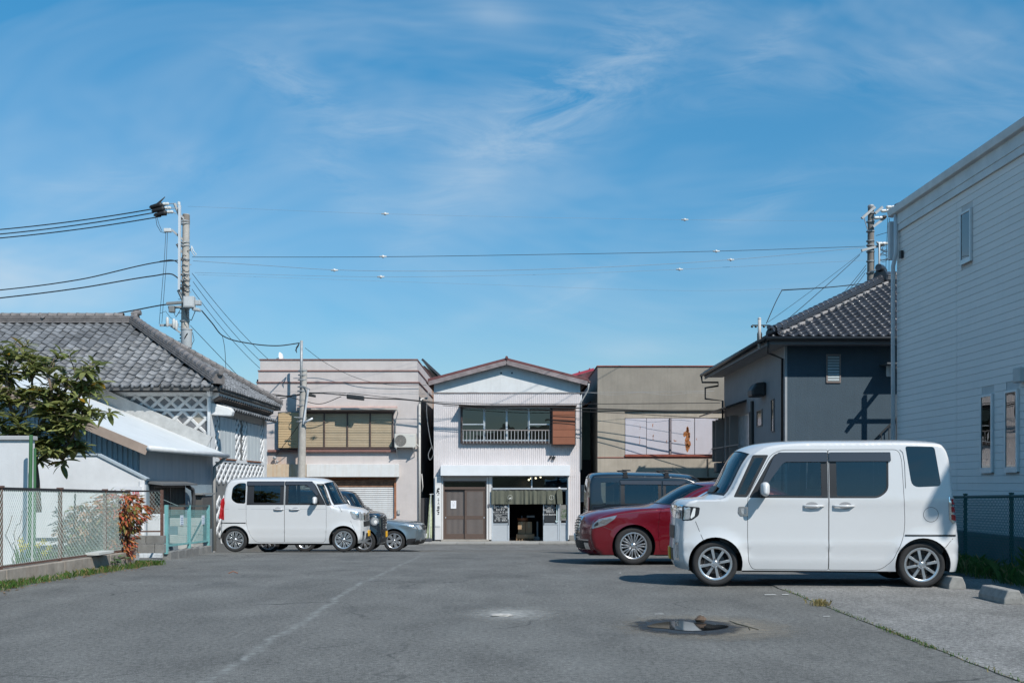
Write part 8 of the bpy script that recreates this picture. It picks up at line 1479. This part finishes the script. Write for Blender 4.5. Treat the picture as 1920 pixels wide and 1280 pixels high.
def flowers():
    rr = random.Random(3); t = thing('daffodil_clump', 'clump of yellow flowers with green blades behind the left wire fence', 'flowers', (-6.55, 14.7, 0)); g = MB(); y = MB()
    for i in range(46):
        x, yy = -6.60+rr.uniform(-.26, .2), 14.5+rr.uniform(-.3, .5); h = rr.uniform(.25, .48); dx, dy = rr.uniform(-.1, .1), rr.uniform(-.1, .1); g.add([(x-.007, yy, .0), (x+.007, yy, .0), (x+dx*.5+.006, yy+dy*.5, h*.7), (x+dx, yy+dy, h)], [(0, 1, 2, 3)])
        if i < 9:
            c = Vector((x+dx, yy+dy, h+.02))
            for k in range(6): a = 6.283*k/6; y.add([c, c+Vector((math.cos(a-.35)*.03, -.02, math.sin(a-.35)*.03)), c+Vector((math.cos(a)*.055, -.01, math.sin(a)*.055)), c+Vector((math.cos(a+.35)*.03, -.02, math.sin(a+.35)*.03))], [(0, 1, 2, 3)])
    g.build('blades', leafmat('daffodil_green', (.07, .17, .035)), t, kind='stuff'); y.build('petals', leafmat('daffodil_yellow', (.68, .56, .02), .1), t, kind='stuff')
flowers()
GRASS = [leafmat('grass_green', (.085, .17, .035)), leafmat('grass_dry', (.32, .26, .11))]
def grass(name, label, spots, hmin, hmax, dry=.15, seed=1):
    "spots: list of (x, y, z, weight)"
    rr = random.Random(seed); m = [MB(), MB()]
    for (x, y, z, n, sp) in spots:
        for i in range(n):
            a = rr.uniform(0, 6.283); h = rr.uniform(hmin, hmax); px, py = x+rr.gauss(0, sp), y+rr.gauss(0, sp); w = rr.uniform(.002, .0045); lx, ly = math.cos(a)*h*rr.uniform(.1, .8), math.sin(a)*h*rr.uniform(.1, .8); cx_, sy = -math.sin(a)*w, math.cos(a)*w
            m[rr.random() < dry].add([(px-cx_, py-sy, z), (px+cx_, py+sy, z), (px+cx_*.7+lx*.35, py+sy*.7+ly*.35, z+h*.6), (px+lx, py+ly, z+h*.85), (px-cx_*.7+lx*.35, py-sy*.7+ly*.35, z+h*.6)], [(0, 1, 2, 3, 4)])
    mm = MB(); mm.v = m[0].v+m[1].v; k = len(m[0].v); mm.f = m[0].f+[tuple(i+k for i in f) for f in m[1].f]; me = mm.mesh(name); o = bpy.data.objects.new(name, me); finish(o, GRASS)
    me.polygons.foreach_set('material_index', [0]*len(m[0].f)+[1]*len(m[1].f)); return tag(o, label, 'grass', kind='stuff')
rr = random.Random(1); sp_ = []
for i in range(150): Y = 9+9.2*rr.random(); c_ = .5+.5*math.sin(Y*2.3)*math.sin(Y*5.1+1); sp_.append((-6.12-.03*(Y-13.07)+abs(rr.gauss(0, .05)), Y, gz(Y)-.016*(Y-13.07)*0, int(4+34*c_), .05))
grass('kerb_grass', 'tufts of short green grass along the foot of the left kerb', sp_, .03, .13, .22, 2)
sp_ = [(-6.7+.62*rr.random(), 18.42+rr.gauss(0, .04), gz(18.4), 26, .05) for i in range(22)]; grass('block_grass', 'short grass in front of the grey blocks at the fence return', sp_, .04, .12, .12, 3)
sp_ = [(3.2+rr.gauss(0, .012), y, .006, 14 if 8.0 < y < 9.3 else 4, .02) for y in np.arange(6.6, 12.6, .05)]; grass('seam_moss', 'tiny green weeds along the joint between asphalt and concrete', sp_, .006, .028, .3, 4)
grass('dry_tuft', 'dry straw-coloured grass tuft on the edge of the concrete apron', [(3.17, 10.98, .004, 150, .045)], .03, .09, .97, 5)
sp_ = [(6.35+.5*rr.random()+.105*(Y-14.8), Y, -.02, 24, .07) for Y in [10+7*rr.random() for _ in range(120)]]; grass('fence_grass', 'dark tufts of grass along the foot of the green fence', sp_, .08, .30, .12, 6)
grass('tall_weed', 'tall grass clump in front of the green fence at the right edge', [(6.62, 13.55, 0, 240, .14)], .2, .55, .1, 7)
lv = MB(); rr = random.Random(12)
for i in range(90): Y = 9+8.5*rr.random(); x = -5.98-.03*(Y-13)+abs(rr.gauss(0, .12)); a = rr.uniform(0, 6.28); l_ = rr.uniform(.02, .05); z = gz(Y)+.008; lv.add([(x, Y, z), (x+l_*math.cos(a+.4), Y+l_*math.sin(a+.4), z+.008), (x+1.6*l_*math.cos(a), Y+1.6*l_*math.sin(a), z), (x+l_*math.cos(a-.4), Y+l_*math.sin(a-.4), z+.004)], [(0, 1, 2, 3)])
tag(lv.build('fallen_leaves', leafmat('fallen_leaf', (.30, .17, .07))), 'scattered fallen brown leaves beside the left kerb', 'leaves', kind='stuff')
tw = MB(); tw.tube([(1.98, 9.72, .006), (2.0, 9.5, .008), (2.06, 9.3, .006), (2.11, 9.12, .007)], [.003, .006, .006, .003], 5); tw.tube([(2.06, 9.3, .006), (2.03, 9.1, .006)], .004, 5); tag(tw.build('mossy_twig', M('twig', (.09, .08, .045), .95)), 'thin mossy twig beside the puddle', 'twig')
tw = MB(); p = (-3.9, 14.9, .01); tw.tube([(p[0]-.06, p[1], .006), (p[0], p[1]+.02, .03), (p[0]+.07, p[1], .008)], .008, 5); tag(tw.build('dead_leaf', M('dead_leaf', (.24, .11, .07), .9)), 'small curled reddish leaf on the asphalt at left', 'leaf')
for f_ in (build_wake, build_nbox, build_hustler, build_crown, build_wagon, build_van): f_()
for o in bpy.data.objects:
    if '_w' in o: del o['_w']
